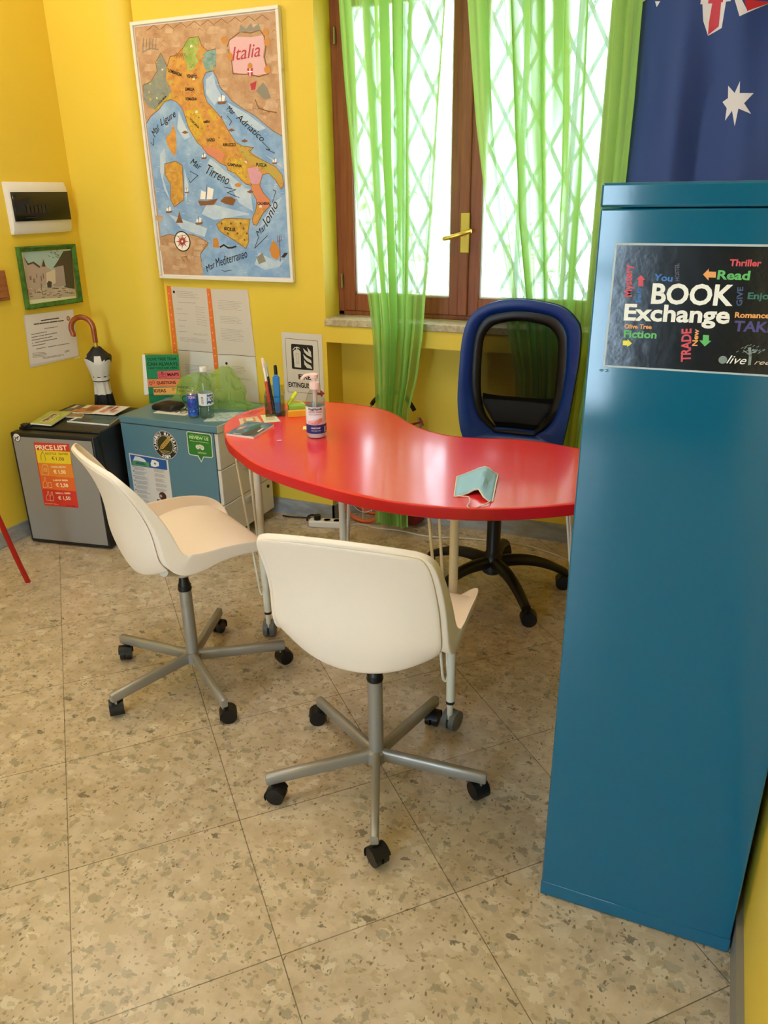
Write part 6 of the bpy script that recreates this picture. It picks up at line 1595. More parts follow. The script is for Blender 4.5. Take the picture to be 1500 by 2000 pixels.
def caster_bits(m, x, y, z0, rw, ww, ang, mi=0):
    c, s = math.cos(ang), math.sin(ang)
    for k in (-1, 1):
        cx_, cy_ = x - s * k * (ww * .5 + .002), y + c * k * (ww * .5 + .002)
        p0 = (cx_ + s * ww * .42, cy_ - c * ww * .42, z0 + rw); p1 = (cx_ - s * ww * .42, cy_ + c * ww * .42, z0 + rw)
        m.tube([Vector(p0) + (Vector(p0) - Vector(p1)) * -.0, p0, p1][1:], rw, 22, mi)
def table_leg(x, y, offs, ang):
    lx, ly = TL((x, y))
    lg = MB(); lg.cyl((lx, ly, .105), (lx, ly, .696), .0125, seg=18); lg.cyl((lx, ly, .688), (lx, ly, .696), .03, seg=20)
    o = lg.build('leg', M_WHITEMETAL, tbl)
    (ax, ay), (bx, by) = offs; ux, uy = ax + bx, ay + by; l = math.hypot(ux, uy); ux, uy = ux / l, uy / l
    e = .016
    px, py = (ax - bx), (ay - by); pl_ = math.hypot(px, py); px, py = px / pl_, py / pl_
    path = [(lx + ax, ly + ay, .694), (lx + ux * e + px * .008, ly + uy * e + py * .008, .19), (lx + ux * e + px * .005, ly + uy * e + py * .005, .176), (lx + ux * e, ly + uy * e, .171), (lx + ux * e - px * .005, ly + uy * e - py * .005, .176), (lx + ux * e - px * .008, ly + uy * e - py * .008, .19), (lx + bx, ly + by, .694)]
    r = MB(); r.tube(path, .0042, 10); r.build('brace_rod', M_WHITEMETAL, o)
    c = MB(); c.cyl((lx, ly, .04), (lx, ly, .112), .009); c.cyl((lx, ly, .096), (lx, ly, .104), .0128, mi=1)
    caster_bits(c, lx + .012 * math.cos(ang), ly + .012 * math.sin(ang), 0, .031, .02, ang, 2)
    c.build('caster', [M_WHITEMETAL, M_BLACK, mat('grey_caster_wheel', '#6a6c6c', .5)], o)
table_leg(-.566, 1.795, ((-.066, -.02), (-.04, -.012)), 1.35)
table_leg(-1.337, 2.052, ((-.07, -.012), (-.02, -.012)), 1.9)
table_leg(-1.2, 2.4, ((.04, .0), (.028, .045)), 0)
table_leg(-.255, 2.13, ((-.085, .0), (-.085, .055)), 1.0)

# ------------------------------------------------------------ cream swivel chairs
def five_star(parent, length, matl, legmat, r0=.014, h=.034, wdt=.021):
    for k in range(5):
        a = k * 2 * PI / 5; c, s = math.cos(a), math.sin(a)
        L = MB()
        def P(x, y, z): return (c * x - s * y, s * x + c * y, z)
        sec = lambda x, zc, hh, ww: [P(x, ww * yy, zc + hh * zz) for yy, zz in ((-1, -.8), (-1, .55), (-.8, .9), (-.4, 1), (.4, 1), (.8, .9), (1, .55), (1, -.8), (.8, -1), (-.8, -1))]
        rows = [sec(.015, .078, h / 2, wdt / 2), sec(length * .6, .0745, h / 2 * .95, wdt / 2), sec(length - .004, .072, h / 2 * .9, wdt / 2), sec(length, .072, h / 2 * .75, wdt / 2 * .85)]
        g = L.quad_grid(rows, 0, True); L.bm.faces.new(g[0][::-1]); L.bm.faces.new(g[-1])
        lo = L.build('star_leg', matl, parent, smooth=50)
        yield lo, a, P
def swivel_caster(parent, a, r, sw, zt=.058, rw=.0245):
    c, s = math.cos(a), math.sin(a); x, y = c * r, s * r
    m = MB(); m.cyl((x, y, .045), (x, y, zt), .0055, mi=1)
    ox, oy = x + .012 * math.cos(sw), y + .012 * math.sin(sw)
    caster_bits(m, ox, oy, 0, rw, .0175, sw)
    # hood over the two wheels
    rows = []; cs, sn = math.cos(sw), math.sin(sw)
    for i in range(9):
        t = -.5 + 3.3 * i / 8; rr = rw + .003
        rows.append([(ox + cs * rr * math.cos(t) * -1 + -sn * k, oy + sn * rr * math.cos(t) * -1 + cs * k, rw + rr * math.sin(t)) for k in (-.0215, -.02, .02, .0215)])
    m.quad_grid(rows, 0)
    m.build('caster', [M_BLACK, M_CHROME], parent)
# rim of the moulded shell, front edge of the seat to the top of the back: (forward, height, half width, depth of the middle below the rim, flange width)
RIM = [(.214, .440, .12, .0, .010), (.226, .459, .155, .001, .014), (.223, .474, .190, .004, .022), (.202, .487, .214, .008, .030), (.165, .496, .226, .012, .036), (.111, .502, .229, .018, .040), (.052, .500, .227, .024, .046), (.005, .486, .224, .032, .060), (-.040, .474, .222, .040, .074), (-.082, .482, .221, .050, .076), (-.109, .508, .219, .056, .064), (-.123, .548, .217, .056, .050), (-.125, .588, .215, .054, .042), (-.134, .634, .212, .050, .034), (-.152, .681, .209, .046, .026), (-.179, .734, .206, .043, .020), (-.203, .770, .202, .041, .016), (-.215, .790, .190, .039, .013), (-.221, .800, .165, .037, .011)]
def shell_pt(i, v, push=0):
    f, z, hw, d, fl = RIM[i]
    a = RIM[max(i - 1, 0)]; b = RIM[min(i + 1, len(RIM) - 1)]
    tf, tz = b[0] - a[0], b[1] - a[1]; l = math.hypot(tf, tz); tf, tz = tf / l, tz / l
    nf, nz = tz, -tf                       # towards the underside / rear
    if nz > .2 and i > 3: pass
    nf, nz = (-abs(nf) if i > 9 else nf), nz
    dd = d * (1 - abs(v) ** 2.4) + push
    return Vector((f + nf * dd, -hw * v, z + nz * dd))
def rim_dir(i):
    a = RIM[max(i - 1, 0)]; b = RIM[min(i + 1, len(RIM) - 1)]
    tf, tz = b[0] - a[0], b[1] - a[1]; l = math.hypot(tf, tz)
    return Vector((tz / l, 0, -tf / l))
def cream_chair(label, loc, phase, facing, sink, sw):
    t = thing('swivel_chair', label, 'chair', loc, phase, 'cream swivel chairs at the red table')
    sh_rot = facing - phase
    VS = [-1, -.975, -.9, -.76, -.58, -.38, -.18, 0, .18, .38, .58, .76, .9, .975, 1]; nv = len(VS) - 1; n = len(RIM)
    m = MB(); rows = []
    for i in range(n): rows.append([shell_pt(i, v) for v in VS])
    g = m.quad_grid(rows)
    # flange: hangs from the whole rim towards the underside
    loop = [(i, 0) for i in range(n)] + [(n - 1, j) for j in range(1, nv)] + [(i, nv) for i in range(n - 1, -1, -1)] + [(0, j) for j in range(nv - 1, 0, -1)]
    prev = [g[i][j] for i, j in loop]; k = len(loop)
    for part in (.12, .55, 1.0):
        cur = []
        for i, j in loop:
            v = VS[j]; d = rim_dir(i); fl = RIM[i][4]
            side = Vector((0, -math.copysign(1, v) * min(1, max(0, (abs(v) - .6) / .4)), 0))
            e = Vector((.5, 0, -.4)) if i == 0 else (Vector((-.3, 0, .2)) if i == n - 1 else Vector((0, 0, 0)))
            cur.append(m.bm.verts.new(g[i][j].co + (d * fl + side * fl * .2) * part + e * .004 * part))
        for q in range(k): m.bm.faces.new((prev[q], prev[(q + 1) % k], cur[(q + 1) % k], cur[q]))
        prev = cur
    m.xform(Matrix.Translation((0, 0, -sink)))
    m.build('seat_shell', M_CREAM, t, rot=(0, 0, sh_rot), smooth=180, solid=.0045, subsurf=2)
    # smooth rear panel running from below the top rim down to a free lower lip
    m = MB(); rows = []
    for i in (17, 16, 15, 14, 13, 12, 11): rows.append([shell_pt(i, (-1 + 2 * j / 20) * .955, .0055) for j in range(21)])
    for s in (.25, .5, .75, 1.0):
        row = []
        for j in range(21):
            v = -1 + 2 * j / 20; a = shell_pt(11, v * .955, .0055); zl = .440 + .055 * abs(v) ** 2.0
            row.append(Vector((a.x + .012 * s + .02 * s * s, a.y * (1 - .06 * s * s), a.z + (zl - a.z) * s)))
        rows.append(row)
    m.quad_grid(rows); m.xform(Matrix.Translation((0, 0, -sink)))
    m.build('back_panel', M_CREAM, t, rot=(0, 0, sh_rot), smooth=180, solid=.005, subsurf=1)
    m = MB(); m.lathe([(.022, .372), (.04, .385), (.085, .43), (.09, .44)], (0, 0, -sink)); 
    for q in range(4):
        a = q * PI / 2 + PI / 4; m.tube([(0, 0, .38 - sink), (.13 * math.cos(a), .15 * math.sin(a), .452 - sink)], .014, 8)
    m.build('seat_mount', mat('cream_mount', '#ddd6c8', .45), t, rot=(0, 0, sh_rot))
    m = MB(); m.lathe([(.0205, .05), (.0215, .09), (.0215, .094), (.02, .095), (.02, .322 - sink), (.018, .324 - sink)]); m.build('column', M_SILVER, t)
    m = MB(); m.lathe([(.012, .318 - sink), (.021, .32 - sink), (.0225, .327 - sink), (.020, .333 - sink), (.021, .338 - sink), (.018, .343 - sink), (.012, .375 - sink)]); m.build('column_collar', M_BLACK, t)
    m = MB(); m.lathe([(.02, .054), (.027, .058), (.028, .088), (.021, .093)]); m.build('hub', M_SILVER, t)
    for k, (lo, a, P) in enumerate(five_star(t, .302, M_SILVER, None)):
        swivel_caster(lo, a, .288, a + sw[k])
    return t
cream_chair('cream swivel chair nearest the camera, its back turned, in front of the red table', (-.689, 1.533, 0), R(4.5), R(95.5), .006, [2.4, 3.4, 1.0, 2.6, .6])
cream_chair('cream swivel chair further left, side on, in front of the fridge and blue drawer unit', (-1.443, 1.749, 0), R(-36.5), R(58), -.002, [1.3, .4, 2.9, 2.2, 4.2])

# ------------------------------------------------------------ blue mesh office chair
oc = thing('office_chair', 'black and blue office chair with a mesh back, behind the red table', 'chair', (-.69, 2.70, 0), R(-50))
def L2(p): return Matrix.Rotation(R(50), 3, 'Z') @ (Vector(p) - Vector((-.69, 2.70, 0)))
for k in range(5):
    a = 2 * PI * k / 5; c, s = math.cos(a), math.sin(a); m = MB(); rows = []
    for i in range(11):
        q = i / 10; x = .03 + .27 * q; zc = .125 - .055 * q ** 2.2 + .012 * math.sin(q * PI); hh = .026 - .009 * q; ww = .027 - .008 * q
        rows.append([(c * x - s * ww * yy, s * x + c * ww * yy, zc + hh * zz) for yy, zz in [(math.cos(t), math.sin(t)) for t in [2 * PI * e / 12 for e in range(12)]]])
    g = m.quad_grid(rows, 0, True); m.bm.faces.new(g[0][::-1]); m.bm.faces.new(g[-1])
    lo = m.build('star_leg', M_BLACK, oc)
    swivel_caster(lo, a, .298, a + [1.2, 3.0, .5, 2.2, 4.0][k], .06, .029)
m = MB(); m.lathe([(.03, .075), (.042, .085), (.042, .14), (.03, .165), (.027, .17), (.027, .33), (.02, .335), (.02, .42)]); m.build('gas_lift', M_BLACK, oc)
m = MB(); m.box((-.1, -.07, .41), (.1, .07, .452)); m.cyl((.08, .05, .43), (.22, .14, .425), .008); m.build('seat_mechanism', M_BLACK, oc, rot=(0, 0, R(50)), bevel=.01)
m = MB(); rows = []
for i in range(9):
    t = i / 8; z = .455 + .055 * t; k = .5 + .5 * math.sin(min(1, t * 1.6) * PI / 2) - (.12 * max(0, t - .7) / .3)
    rows.append([(.235 * k * math.copysign(abs(math.cos(e)) ** .55, math.cos(e)), -.03 + .225 * k * math.copysign(abs(math.sin(e)) ** .55, math.sin(e)), z) for e in [2 * PI * q / 32 for q in range(32)]])
g = m.quad_grid(rows, 0, True); m.bm.faces.new(g[0][::-1]); m.bm.faces.new(g[-1])
m.build('seat_cushion', mat('black_seat_fabric', '#121318', .9, bump=.4, bscale=500), oc, rot=(0, 0, R(50)), smooth=60)
# back: outer ring (blue), inner ring (black), mesh, lumbar band; given in the plane of the back, centre x = 0
BO = [(-.197, .545), (-.215, .60), (-.228, .71), (-.226, .82), (-.219, .935), (-.204, 1.007), (-.173, 1.057), (-.107, 1.093), (-.02, 1.106), (.076, 1.100), (.158, 1.084), (.210, 1.047), (.233, 1.005), (.236, .905), (.226, .785), (.213, .66), (.198, .555)]
YB = 2.955
def bc(x, z): return L2((-.688 + x, YB - .045 * (x / .23) ** 2 - .05 * max(0, .75 - z) - .02 * max(0, z - .9), z))
def loop_from(src, sc, dz, n=6):
    c = Vector((0, .83)); P = [(x * sc[0], (z - .83) * sc[1] + .83 + dz) for x, z in src]
    Q = [(p.x, p.y) for p in bez([(x, z, 0) for x, z in P], n)]
    return Q
bo = loop_from(BO, (1, 1), 0)
IN = [(-.085, .578), (-.145, .64), (-.173, .73), (-.180, .82), (-.175, .93), (-.162, .99), (-.13, 1.035), (-.07, 1.055), (.0, 1.062), (.07, 1.058), (.135, 1.043), (.175, 1.0), (.187, .94), (.188, .83), (.178, .73), (.147, .64), (.085, .578)]
ii = loop_from(IN, (1, 1), 0)
MI = [(-.075, .598), (-.12, .65), (-.142, .73), (-.147, .82), (-.143, .93), (-.132, .972), (-.105, 1.003), (-.06, 1.018), (0, 1.024), (.06, 1.02), (.11, 1.008), (.142, .975), (.152, .93), (.153, .83), (.146, .73), (.121, .65), (.075, .598)]
mm_ = loop_from(MI, (1, 1), 0)
def ring(m, A, B, ya, yb, th, mi):
    rows = [[bc(x, z) + L2((-.69, 2.70 + y, 0)) for x, z in S] for S, y in ((A, th * .3), (A, ya), ([(a[0] * .5 + b[0] * .5, a[1] * .5 + b[1] * .5) for a, b in zip(A, B)], ya - .008), (B, yb), (B, th * .5), (A, th))]
    m.quad_grid(rows, mi, True)
m = MB(); ring(m, bo, ii, -.006, .0, .034, 0); m.build('back_frame', M_BLUEPLASTIC, oc, smooth=60)
# the foot of the frame closes the ring
m = MB(); rows = []
for q in range(9):
    x = -.197 + .394 * q / 8; rows.append([bc(x * .97, .547) + L2((-.69, 2.70 + y, 0)) for y in (0, .034)] + [bc(x * .88, .60 + .0 * q) + L2((-.69, 2.70 + y, 0)) for y in (.034, 0)])
m.quad_grid(rows, 0, True); m.build('back_foot', M_BLUEPLASTIC, oc)
m = MB(); ring(m, ii, mm_, .002, .006, .024, 0); m.build('back_inner_rim', M_BLACK, oc, smooth=60)
M_MESH = sheer('black_mesh_fabric', '#14150f', .80, .1)
m = MB(); half = len(mm_) // 2; rows = []
for q in range(half + 1):
    a, b = mm_[q], mm_[-1 - q]; rows.append([bc(a[0] + (b[0] - a[0]) * e / 8, a[1] + (b[1] - a[1]) * e / 8) + L2((-.69, 2.70 + .012, 0)) for e in range(9)])
m.quad_grid(rows); m.build('back_mesh', M_MESH, oc)
m = MB(); rows = []
for q in range(11):
    z = .60 + .135 * q / 10; hw = .08 + .062 * min(1, (z - .6) / .1); rows.append([bc(x * hw + .003, z - .012 * (1 - x * x) * (q == 10)) + L2((-.69, 2.70 + .02 - .006 * math.sin(PI * q / 10), 0)) for x in [-1 + e / 6 for e in range(13)]])
m.quad_grid(rows); m.build('lumbar_pad', mat('black_lumbar_fabric', '#0b0c12', .8), oc, solid=.01, smooth=60)
m = MB(); m.tube(bez([L2((-.69, 2.78, .43)), L2((-.69, 2.94, .40)), L2((-.69, 3.0, .47)), L2((-.69, 2.995, .62))], 5), .024, 12, flat=.6); m.build('back_bar', M_BLACK, oc)

# ------------------------------------------------------------ red chair at the left edge
rc = thing('tube_chair', 'red metal tube chair leg cut by the left picture edge, before the fridge', 'chair', (-2.50, 2.05, 0))
M_REDTUBE = mat('red_enamel_tube', '#b01a12', .35)
lc = lambda p: (p[0] + 2.5, p[1] - 2.05, p[2])
m = MB(); m.tube([lc(p) for p in bez([(-2.499, 2.049, .0), (-2.503, 2.02, .13), (-2.512, 1.985, .32), (-2.519, 1.962, .425), (-2.527, 1.945, .452), (-2.55, 1.92, .464), (-2.62, 1.86, .465), (-2.72, 1.775, .463), (-2.75, 1.75, .45), (-2.77, 1.735, .42), (-2.795, 1.73, .0)], 6)], .0105, 14); m.build('leg_frame', M_REDTUBE, rc)
m = MB(); m.tube([lc(p) for p in bez([(-2.40, 1.58, .0), (-2.41, 1.60, .38), (-2.42, 1.61, .452), (-2.5, 1.52, .466), (-2.6, 1.43, .463), (-2.66, 1.39, .44), (-2.69, 1.37, .0)], 6)], .0105, 14); m.build('leg_frame', M_REDTUBE, rc)
m = MB(); m.prism([lc((x, y, 0))[:2] for x, y in ((-2.60, 1.85), (-2.74, 1.74), (-2.63, 1.42), (-2.47, 1.55))], .466, .482); m.build('seat', M_REDTUBE, rc, bevel=.006)

# ------------------------------------------------------------ walls: map, panel, pictures, papers
t = thing('framed_map', 'large framed illustrated map of Italy hanging on the yellow wall', 'map', (-2.105, YW - .001, 1.645))
m = MB(); x0, x1, z0, z1 = -.36, .363, -.521, .522; fr = .014
for q in ((x0, x1, z1 - fr, z1), (x0, x1, z0, z0 + fr), (x0, x0 + fr, z0 + fr, z1 - fr), (x1 - fr, x1, z0 + fr, z1 - fr)): m.box((q[0], -.026, q[2]), (q[1], -.001, q[3]))
m.build('frame', mat('white_frame', '#efe9dc', .4), t, bevel=.002)
m = MB(); m.box((x0 + .01, -.017, z0 + .01), (x1 - .01, -.002, z1 - .01)); m.build('backing', fm('paper2'), t)
def inside(p, poly):
    c = False; j = len(poly) - 1
    for i in range(len(poly)):
        if (poly[i][1] > p[1]) != (poly[j][1] > p[1]) and p[0] < (poly[j][0] - poly[i][0]) * (p[1] - poly[i][1]) / (poly[j][1] - poly[i][1]) + poly[i][0]: c = not c
        j = i
    return c
rm = random.Random(12); sea_p, ita_p = DECALS['map'][1][3], DECALS['map'][2][3]; small = []
for k in range(900):                                     # little painted hills, houses, trees and waves
    p = (rm.uniform(-.325, .352), rm.uniform(-.49, .485)); x, y = p
    if x > .11 and y > .22 and x < .29 and y < .43: continue
    if inside(p, ita_p):
        kind = rm.random(); q = .004 + .004 * rm.random()
        if kind < .5: small.append(('l', rm.choice(['m_brown', 'm_red', 'lf_brown']), 5, [(x - q, y), (x, y + q), (x + q, y)], .0011))
        elif kind < .8: small.append(('p', rm.choice(['m_red', 'm_pugl', 'm_yel', 'm_green', 'p_mat']), 4, [(x - q, y - q * .6), (x + q, y - q * .5), (x + q * .7, y + q * .8), (x - q * .6, y + q * .7)]))
        else: small.append(('c', rm.choice(['m_brown', 'm_green']), 5, p, .0018))
    elif inside(p, sea_p):
        if rm.random() < .3: small.append(('l', rm.choice(['m_pale', 'paper2']), 3, [(x - .007, y), (x - .002, y + .003), (x + .003, y), (x + .008, y + .002)], .0011))
    elif rm.random() < .6:
        q = .006 + .008 * rm.random(); small.append(('l', rm.choice(['m_brown', 'p_ground', 'm_orng']), 2, [(x - q, y - .002), (x - q * .3, y + q * .5), (x + q * .4, y + q * .1), (x + q, y - .003)], .0012))
        if rm.random() < .4: small.append(('p', 'm_land2', 2, [(x - 2.4 * q, y - q), (x + 2 * q, y - q * 1.3), (x + 2.5 * q, y + q * .6), (x - 1.5 * q, y + q)]))
two_tone('m_land2', '#d8b694', '#c29a74', 20, .35, .65)
sheet('map_print', DECALS['map'] + small, t, (-.0005, -.0172, -.0005), FACE_S, off=(-.009, .004))

t = thing('fuse_box', 'white fuse box with a dark tinted window on the left wall', 'fuse box', (XL, 2.81, 1.442))
m = MB(); rows = []
for z, d in ((-.105, .018), (-.085, .03), (-.03, .036), (.03, .036), (.085, .03), (.107, .018)):
    rows.append([(0, -.165, z), (d * .8, -.165, z), (d, -.15, z), (d, .16, z), (d * .8, .175, z), (0, .175, z)])
g = m.quad_grid(rows); m.bm.faces.new(g[0][::-1]); m.bm.faces.new(g[-1]); m.build('housing', mat('white_fuse_plastic', '#e6e1dc', .3), t, smooth=30)
m = MB(); rows = []
for z in (-.052, .0, .066): rows.append([(.033, -.160, z), (.040, -.156, z), (.0415, .150, z), (.0405, .160, z), (.033, .163, z)])
m.quad_grid(rows); m.build('tinted_window', mat('smoked_window', '#191814', .15), t, smooth=20, solid=.002)
it = [('p', 'm_dark', 1, rpoly(-.105 + .022 * k, -.02, -.09 + .022 * k, .012)) for k in range(6)] + [('p', 'ink', 1, rpoly(-.11, .014, .03, .02)), ('p', 'ink', 1, rpoly(-.12, -.04, -.06, -.035))]
sheet('breaker_row', it, t, (.0432, .01, .0), FACE_E)

t = thing('framed_picture', 'green framed old street scene picture under the fuse box', 'picture', (XL + .001, 2.818, 1.15))
m = MB(); P0 = [(-.184, -.128), (.147, -.144), (.182, .128), (-.168, .137)]
P0 = [(-.184, -.128), (.15, -.140), (.182, .128), (-.168, .136)]
P0 = [(-.176, -.132), (.166, -.138), (.174, .130), (-.168, .136)]
inn = [(x * .87, y * .835) for x, y in P0]
o0 = [(0.002, x, y) for x, y in P0]; o1 = [(.02, x, y) for x, y in P0]; o2 = [(.022, x * .97, y * .96) for x, y in P0]; o3 = [(.012, x, y) for x, y in inn]
m.quad_grid([o0, o1, o2, o3], 0, True); m.build('frame', two_tone('green_frame', '#2f5a22', '#4a7a30', 30, .4, .6), t, smooth=20)
sheet('street_print', DECALS['picture'], t, (.0075, 0.004, .001), FACE_E, sc=1.0, off=(.008, .002))
tag(sheet('certificate_sheet', DECALS['certificate'], None, (XL + .0015, 2.78, .87), FACE_E), 'white certificate in a plastic sleeve on the left wall beside the umbrella handle', 'document')
m = MB(); m.box((0, -.3, -.062), (.022, 0, .062)); m.box((.022, -.3, -.05), (.026, -.012, .05)); 
o = m.build('wooden_plaque', two_tone('light_wood', '#a8683a', '#8a4f28', 14, .35, .65, stretch=(1, 1, 6)), None, (XL, 2.556, 1.135), bevel=.004); tag(o, 'brown wooden plaque edge on the left wall, cut by the picture edge', 'plaque')

GD = 'orange taped notices under the map'
tag(sheet('notice_sheet', DECALS['doc_left'], None, (-2.22, YW - .0015, .90), FACE_S), 'left of two long creased typed notices under the map, orange tape on its left edge', 'document', GD)
tag(sheet('notice_sheet', DECALS['doc_right'], None, (-2.22, YW - .0025, .90), FACE_S), 'right of two long creased typed notices under the map, behind the green bag', 'document', GD)
tag(sheet('fire_extinguisher_sign', DECALS['fire'], None, (-1.75, YW - .0015, .76), FACE_S), 'white fire extinguisher sign with a black pictogram and red arrow', 'sign')

# ------------------------------------------------------------ umbrella in the corner
t = thing('umbrella', 'white and black umbrella with a curved wooden crook handle, behind the fridge', 'umbrella', (-2.765, 2.925, 0))
d0 = Vector((.02, -.018, .985)).normalized()
def up(z): return Vector((.02 * z, -.022 * z, z))
m = MB(); m.tube([up(.0), up(.86)], .005, 8); m.build('shaft', M_CHROME, t)
m = MB(); rows = []
prof = [(.012, .12), (.032, .3), (.043, .45), (.044, .53), (.038, .585), (.034, .625), (.0335, .645), (.036, .66), (.05, .70), (.064, .745), (.066, .755), (.05, .778), (.03, .80), (.018, .815)]
for k, (r, z) in enumerate(prof):
    row = []
    for q in range(32):
        a = 2 * PI * q / 32; w = 1 + (.16 * math.cos(8 * a + z * 9) if .3 < z < .76 else .05 * math.cos(8 * a)); 
        if z > .69 and z < .765: w = 1 + .12 * math.cos(4 * a + .6)
        row.append(up(z + (.014 * math.cos(4 * a + .5) if z > .69 and z < .77 else 0)) + Vector((r * w * math.cos(a), r * w * math.sin(a), 0)))
    rows.append(row)
g = m.quad_grid(rows, 0, True)
for f in m.bm.faces:
    c = f.calc_center_median(); a = math.atan2(c.y + .02 * c.z, c.x - .02 * c.z)
    zz = c.z
    if zz < .605 - .035 * abs(math.cos(a + .9)): f.material_index = 1
    elif .70 < zz < .80 and math.cos(a * 1 + zz * 40) > .05: f.material_index = 1
    elif .765 < zz: f.material_index = 1
m.build('canopy', [mat('umbrella_white_cloth', '#dcd6cc', .7), mat('umbrella_black_cloth', '#13141b', .6)], t, smooth=60)
m = MB(); m.lathe([(.038, .652), (.0385, .672)], (.014, -.015, 0), 28, 0); m.lathe([(.0386, .650), (.0388, .653)], (.014, -.015, 0), 28, 1); m.lathe([(.0386, .671), (.0388, .674)], (.014, -.015, 0), 28, 1); m.build('strap', [MATS['umbrella_white_cloth'], MATS['umbrella_black_cloth']], t, solid=.002)
m = MB(); m.tube([up(.812), up(.836)], .0105, 16); m.build('ferrule', M_BRASS, t)
# crook swings out towards -X and the viewer's left
hx = Vector((-.80, -.30, 0)).normalized(); b0 = up(.836); path = [b0, up(.87), up(.90)]
top = up(.902); rad = .054
for k in range(1, 15):
    a = PI * 1.14 * k / 14; path.append(top + hx * (rad * (1 - math.cos(a))) + Vector((0, 0, rad * math.sin(a))))
path.append(path[-1] + Vector((0, 0, -.012)) - hx * -.002)
m = MB(); m.tube(bez(path, 3), .0125, 16); m.build('crook_handle', two_tone('cherry_wood', '#a4501c', '#7c3612', 12, .35, .7, rough=.25, coat=.5), t)

# ------------------------------------------------------------ fridge
FA = R(9)
fr = thing('mini_fridge', 'small black fridge with a silver door in the left corner', 'fridge', (-2.80, 2.362, 0), FA)
FW, FH = .416, .54
m = MB(); m.box((.003, .056, .012), (FW - .003, .47, FH)); m.build('body', M_FRIDGEBLACK, fr, bevel=.005)
m = MB(); m.box((0, 0, .006), (FW, .05, FH - .008)); dr = m.build('door', M_FRIDGEBLACK, fr, bevel=.006)
m = MB(); m.box((.012, -.002, .022), (FW - .012, .001, FH - .026)); m.build('door_panel', M_FRIDGESILVER, dr, bevel=.001)
m = MB(); m.cyl((.03, .07, FH), (.03, .07, FH + .012), .02); m.box((.012, .06, FH), (.06, .09, FH + .006)); m.build('hinge', M_BLACK, fr, bevel=.002)
for x in (.03, FW - .03):
    for y in (.09, .44): m = MB(); m.cyl((x, y, 0), (x, y, .013), .014); m.build('foot', M_BLACK, fr)
sheet('price_list', DECALS['price'], dr, (0, -.0022, 0), FACE_S)
sheet('badge', DECALS['badge'], dr, (0.002, -.0022, 0.002), FACE_S)

def booklet(name, label, cat, pts, z, th, top, group=None, items=None, edge='paper', curl=0.0):
    # thin printed thing lying flat; corners in world metres, near-left first
    cx_ = sum(p[0] for p in pts) / 4; cy_ = sum(p[1] for p in pts) / 4
    P = [Vector((p[0] - cx_, p[1] - cy_, 0)) for p in pts]
    m = MB(); N = 8; low = []; hi = []
    for j in range(N + 1):
        v = j / N; a = P[0].lerp(P[3], v); b = P[1].lerp(P[2], v); rl = []; rh = []
        for i in range(N + 1):
            u = i / N; p = a.lerp(b, u); lift = curl * (u ** 2) * (1 - .5 * v)
            rl.append(p + Vector((0, 0, lift))); rh.append(p + Vector((0, 0, th + lift)))
        low.append(rl); hi.append(rh)
    g0 = m.quad_grid(low, 1); g1 = m.quad_grid(hi, 0)
    per = [(0, i) for i in range(N)] + [(j, N) for j in range(N)] + [(N, i) for i in range(N, 0, -1)] + [(j, 0) for j in range(N, 0, -1)]
    for k in range(len(per)):
        a, b = per[k], per[(k + 1) % len(per)]
        f = m.bm.faces.new((g0[a[0]][a[1]], g0[b[0]][b[1]], g1[b[0]][b[1]], g1[a[0]][a[1]])); f.material_index = 1
    o = m.build(name, [top, fm(edge)], None, (cx_, cy_, z), smooth=20)
    tag(o, label, cat, group)
    if items:
        def w(co):
            u, v = co.x, co.y
            p = P[0].lerp(P[3], u).lerp(P[1].lerp(P[2], u), v)
            return Vector((p.x, p.y, th + .0003 + co.z + curl * v ** 2 * (1 - .5 * u)))
        sheet('cover_print', items, o, warp=w, cuts=2)
    return o
GM = 'magazines on the fridge'
ZF = FH + .0005
def pt(u, v, k): return [(u + du, v + dv) for du, dv in k]
booklet('magazine', 'dark grey magazine at the back of the fridge top against the wall', 'magazine', [(-2.79, 2.60), (-2.832, 2.80), (-2.745, 2.82), (-2.69, 2.62)], ZF, .006, two_tone('grey_cover', '#5c5952', '#7f7a70', 24, .4, .6), GM, [('p', 'm_orng', 1, rpoly(.5, .35, .9, .6)), ('p', 'paper3', 1, rpoly(.1, .7, .3, .95))])
booklet('magazine', 'blue grey magazine at the right front of the fridge top', 'magazine', [(-2.655, 2.555), (-2.665, 2.665), (-2.475, 2.70), (-2.43, 2.575)], ZF, .007, two_tone('teal_cover', '#34525e', '#5a6a68', 16, .4, .65), GM, [('p', 'paper4', 1, rpoly(.03, .05, .1, .9)), ('p', 'p_dark', 1, rpoly(.2, .1, .5, .5))])
booklet('magazine', 'orange brown photo magazine in the middle of the fridge top', 'magazine', [(-2.725, 2.665), (-2.758, 2.80), (-2.665, 2.83), (-2.615, 2.69)], ZF + .0072, .005, two_tone('orange_cover', '#a86a3c', '#d09a66', 14, .4, .62), GM, [('p', 'p_mat', 1, rpoly(.05, .55, .3, .95)), ('p', 'm_brown', 1, rpoly(.4, .2, .8, .7))])
booklet('magazine', 'white flyer with small red photos on the fridge beside the umbrella', 'magazine', [(-2.62, 2.675), (-2.648, 2.815), (-2.53, 2.835), (-2.50, 2.69)], ZF + .0125, .003, fm('paper2'), GM, [('p', 'm_red', 1, rpoly(.2, .15, .45, .55)), ('p', 'm_crim', 1, rpoly(.5, .4, .62, .9)), ('p', 'm_brown', 1, rpoly(.2, .6, .42, .9)), ('p', 'p_house', 1, rpoly(.62, .2, .85, .5))])
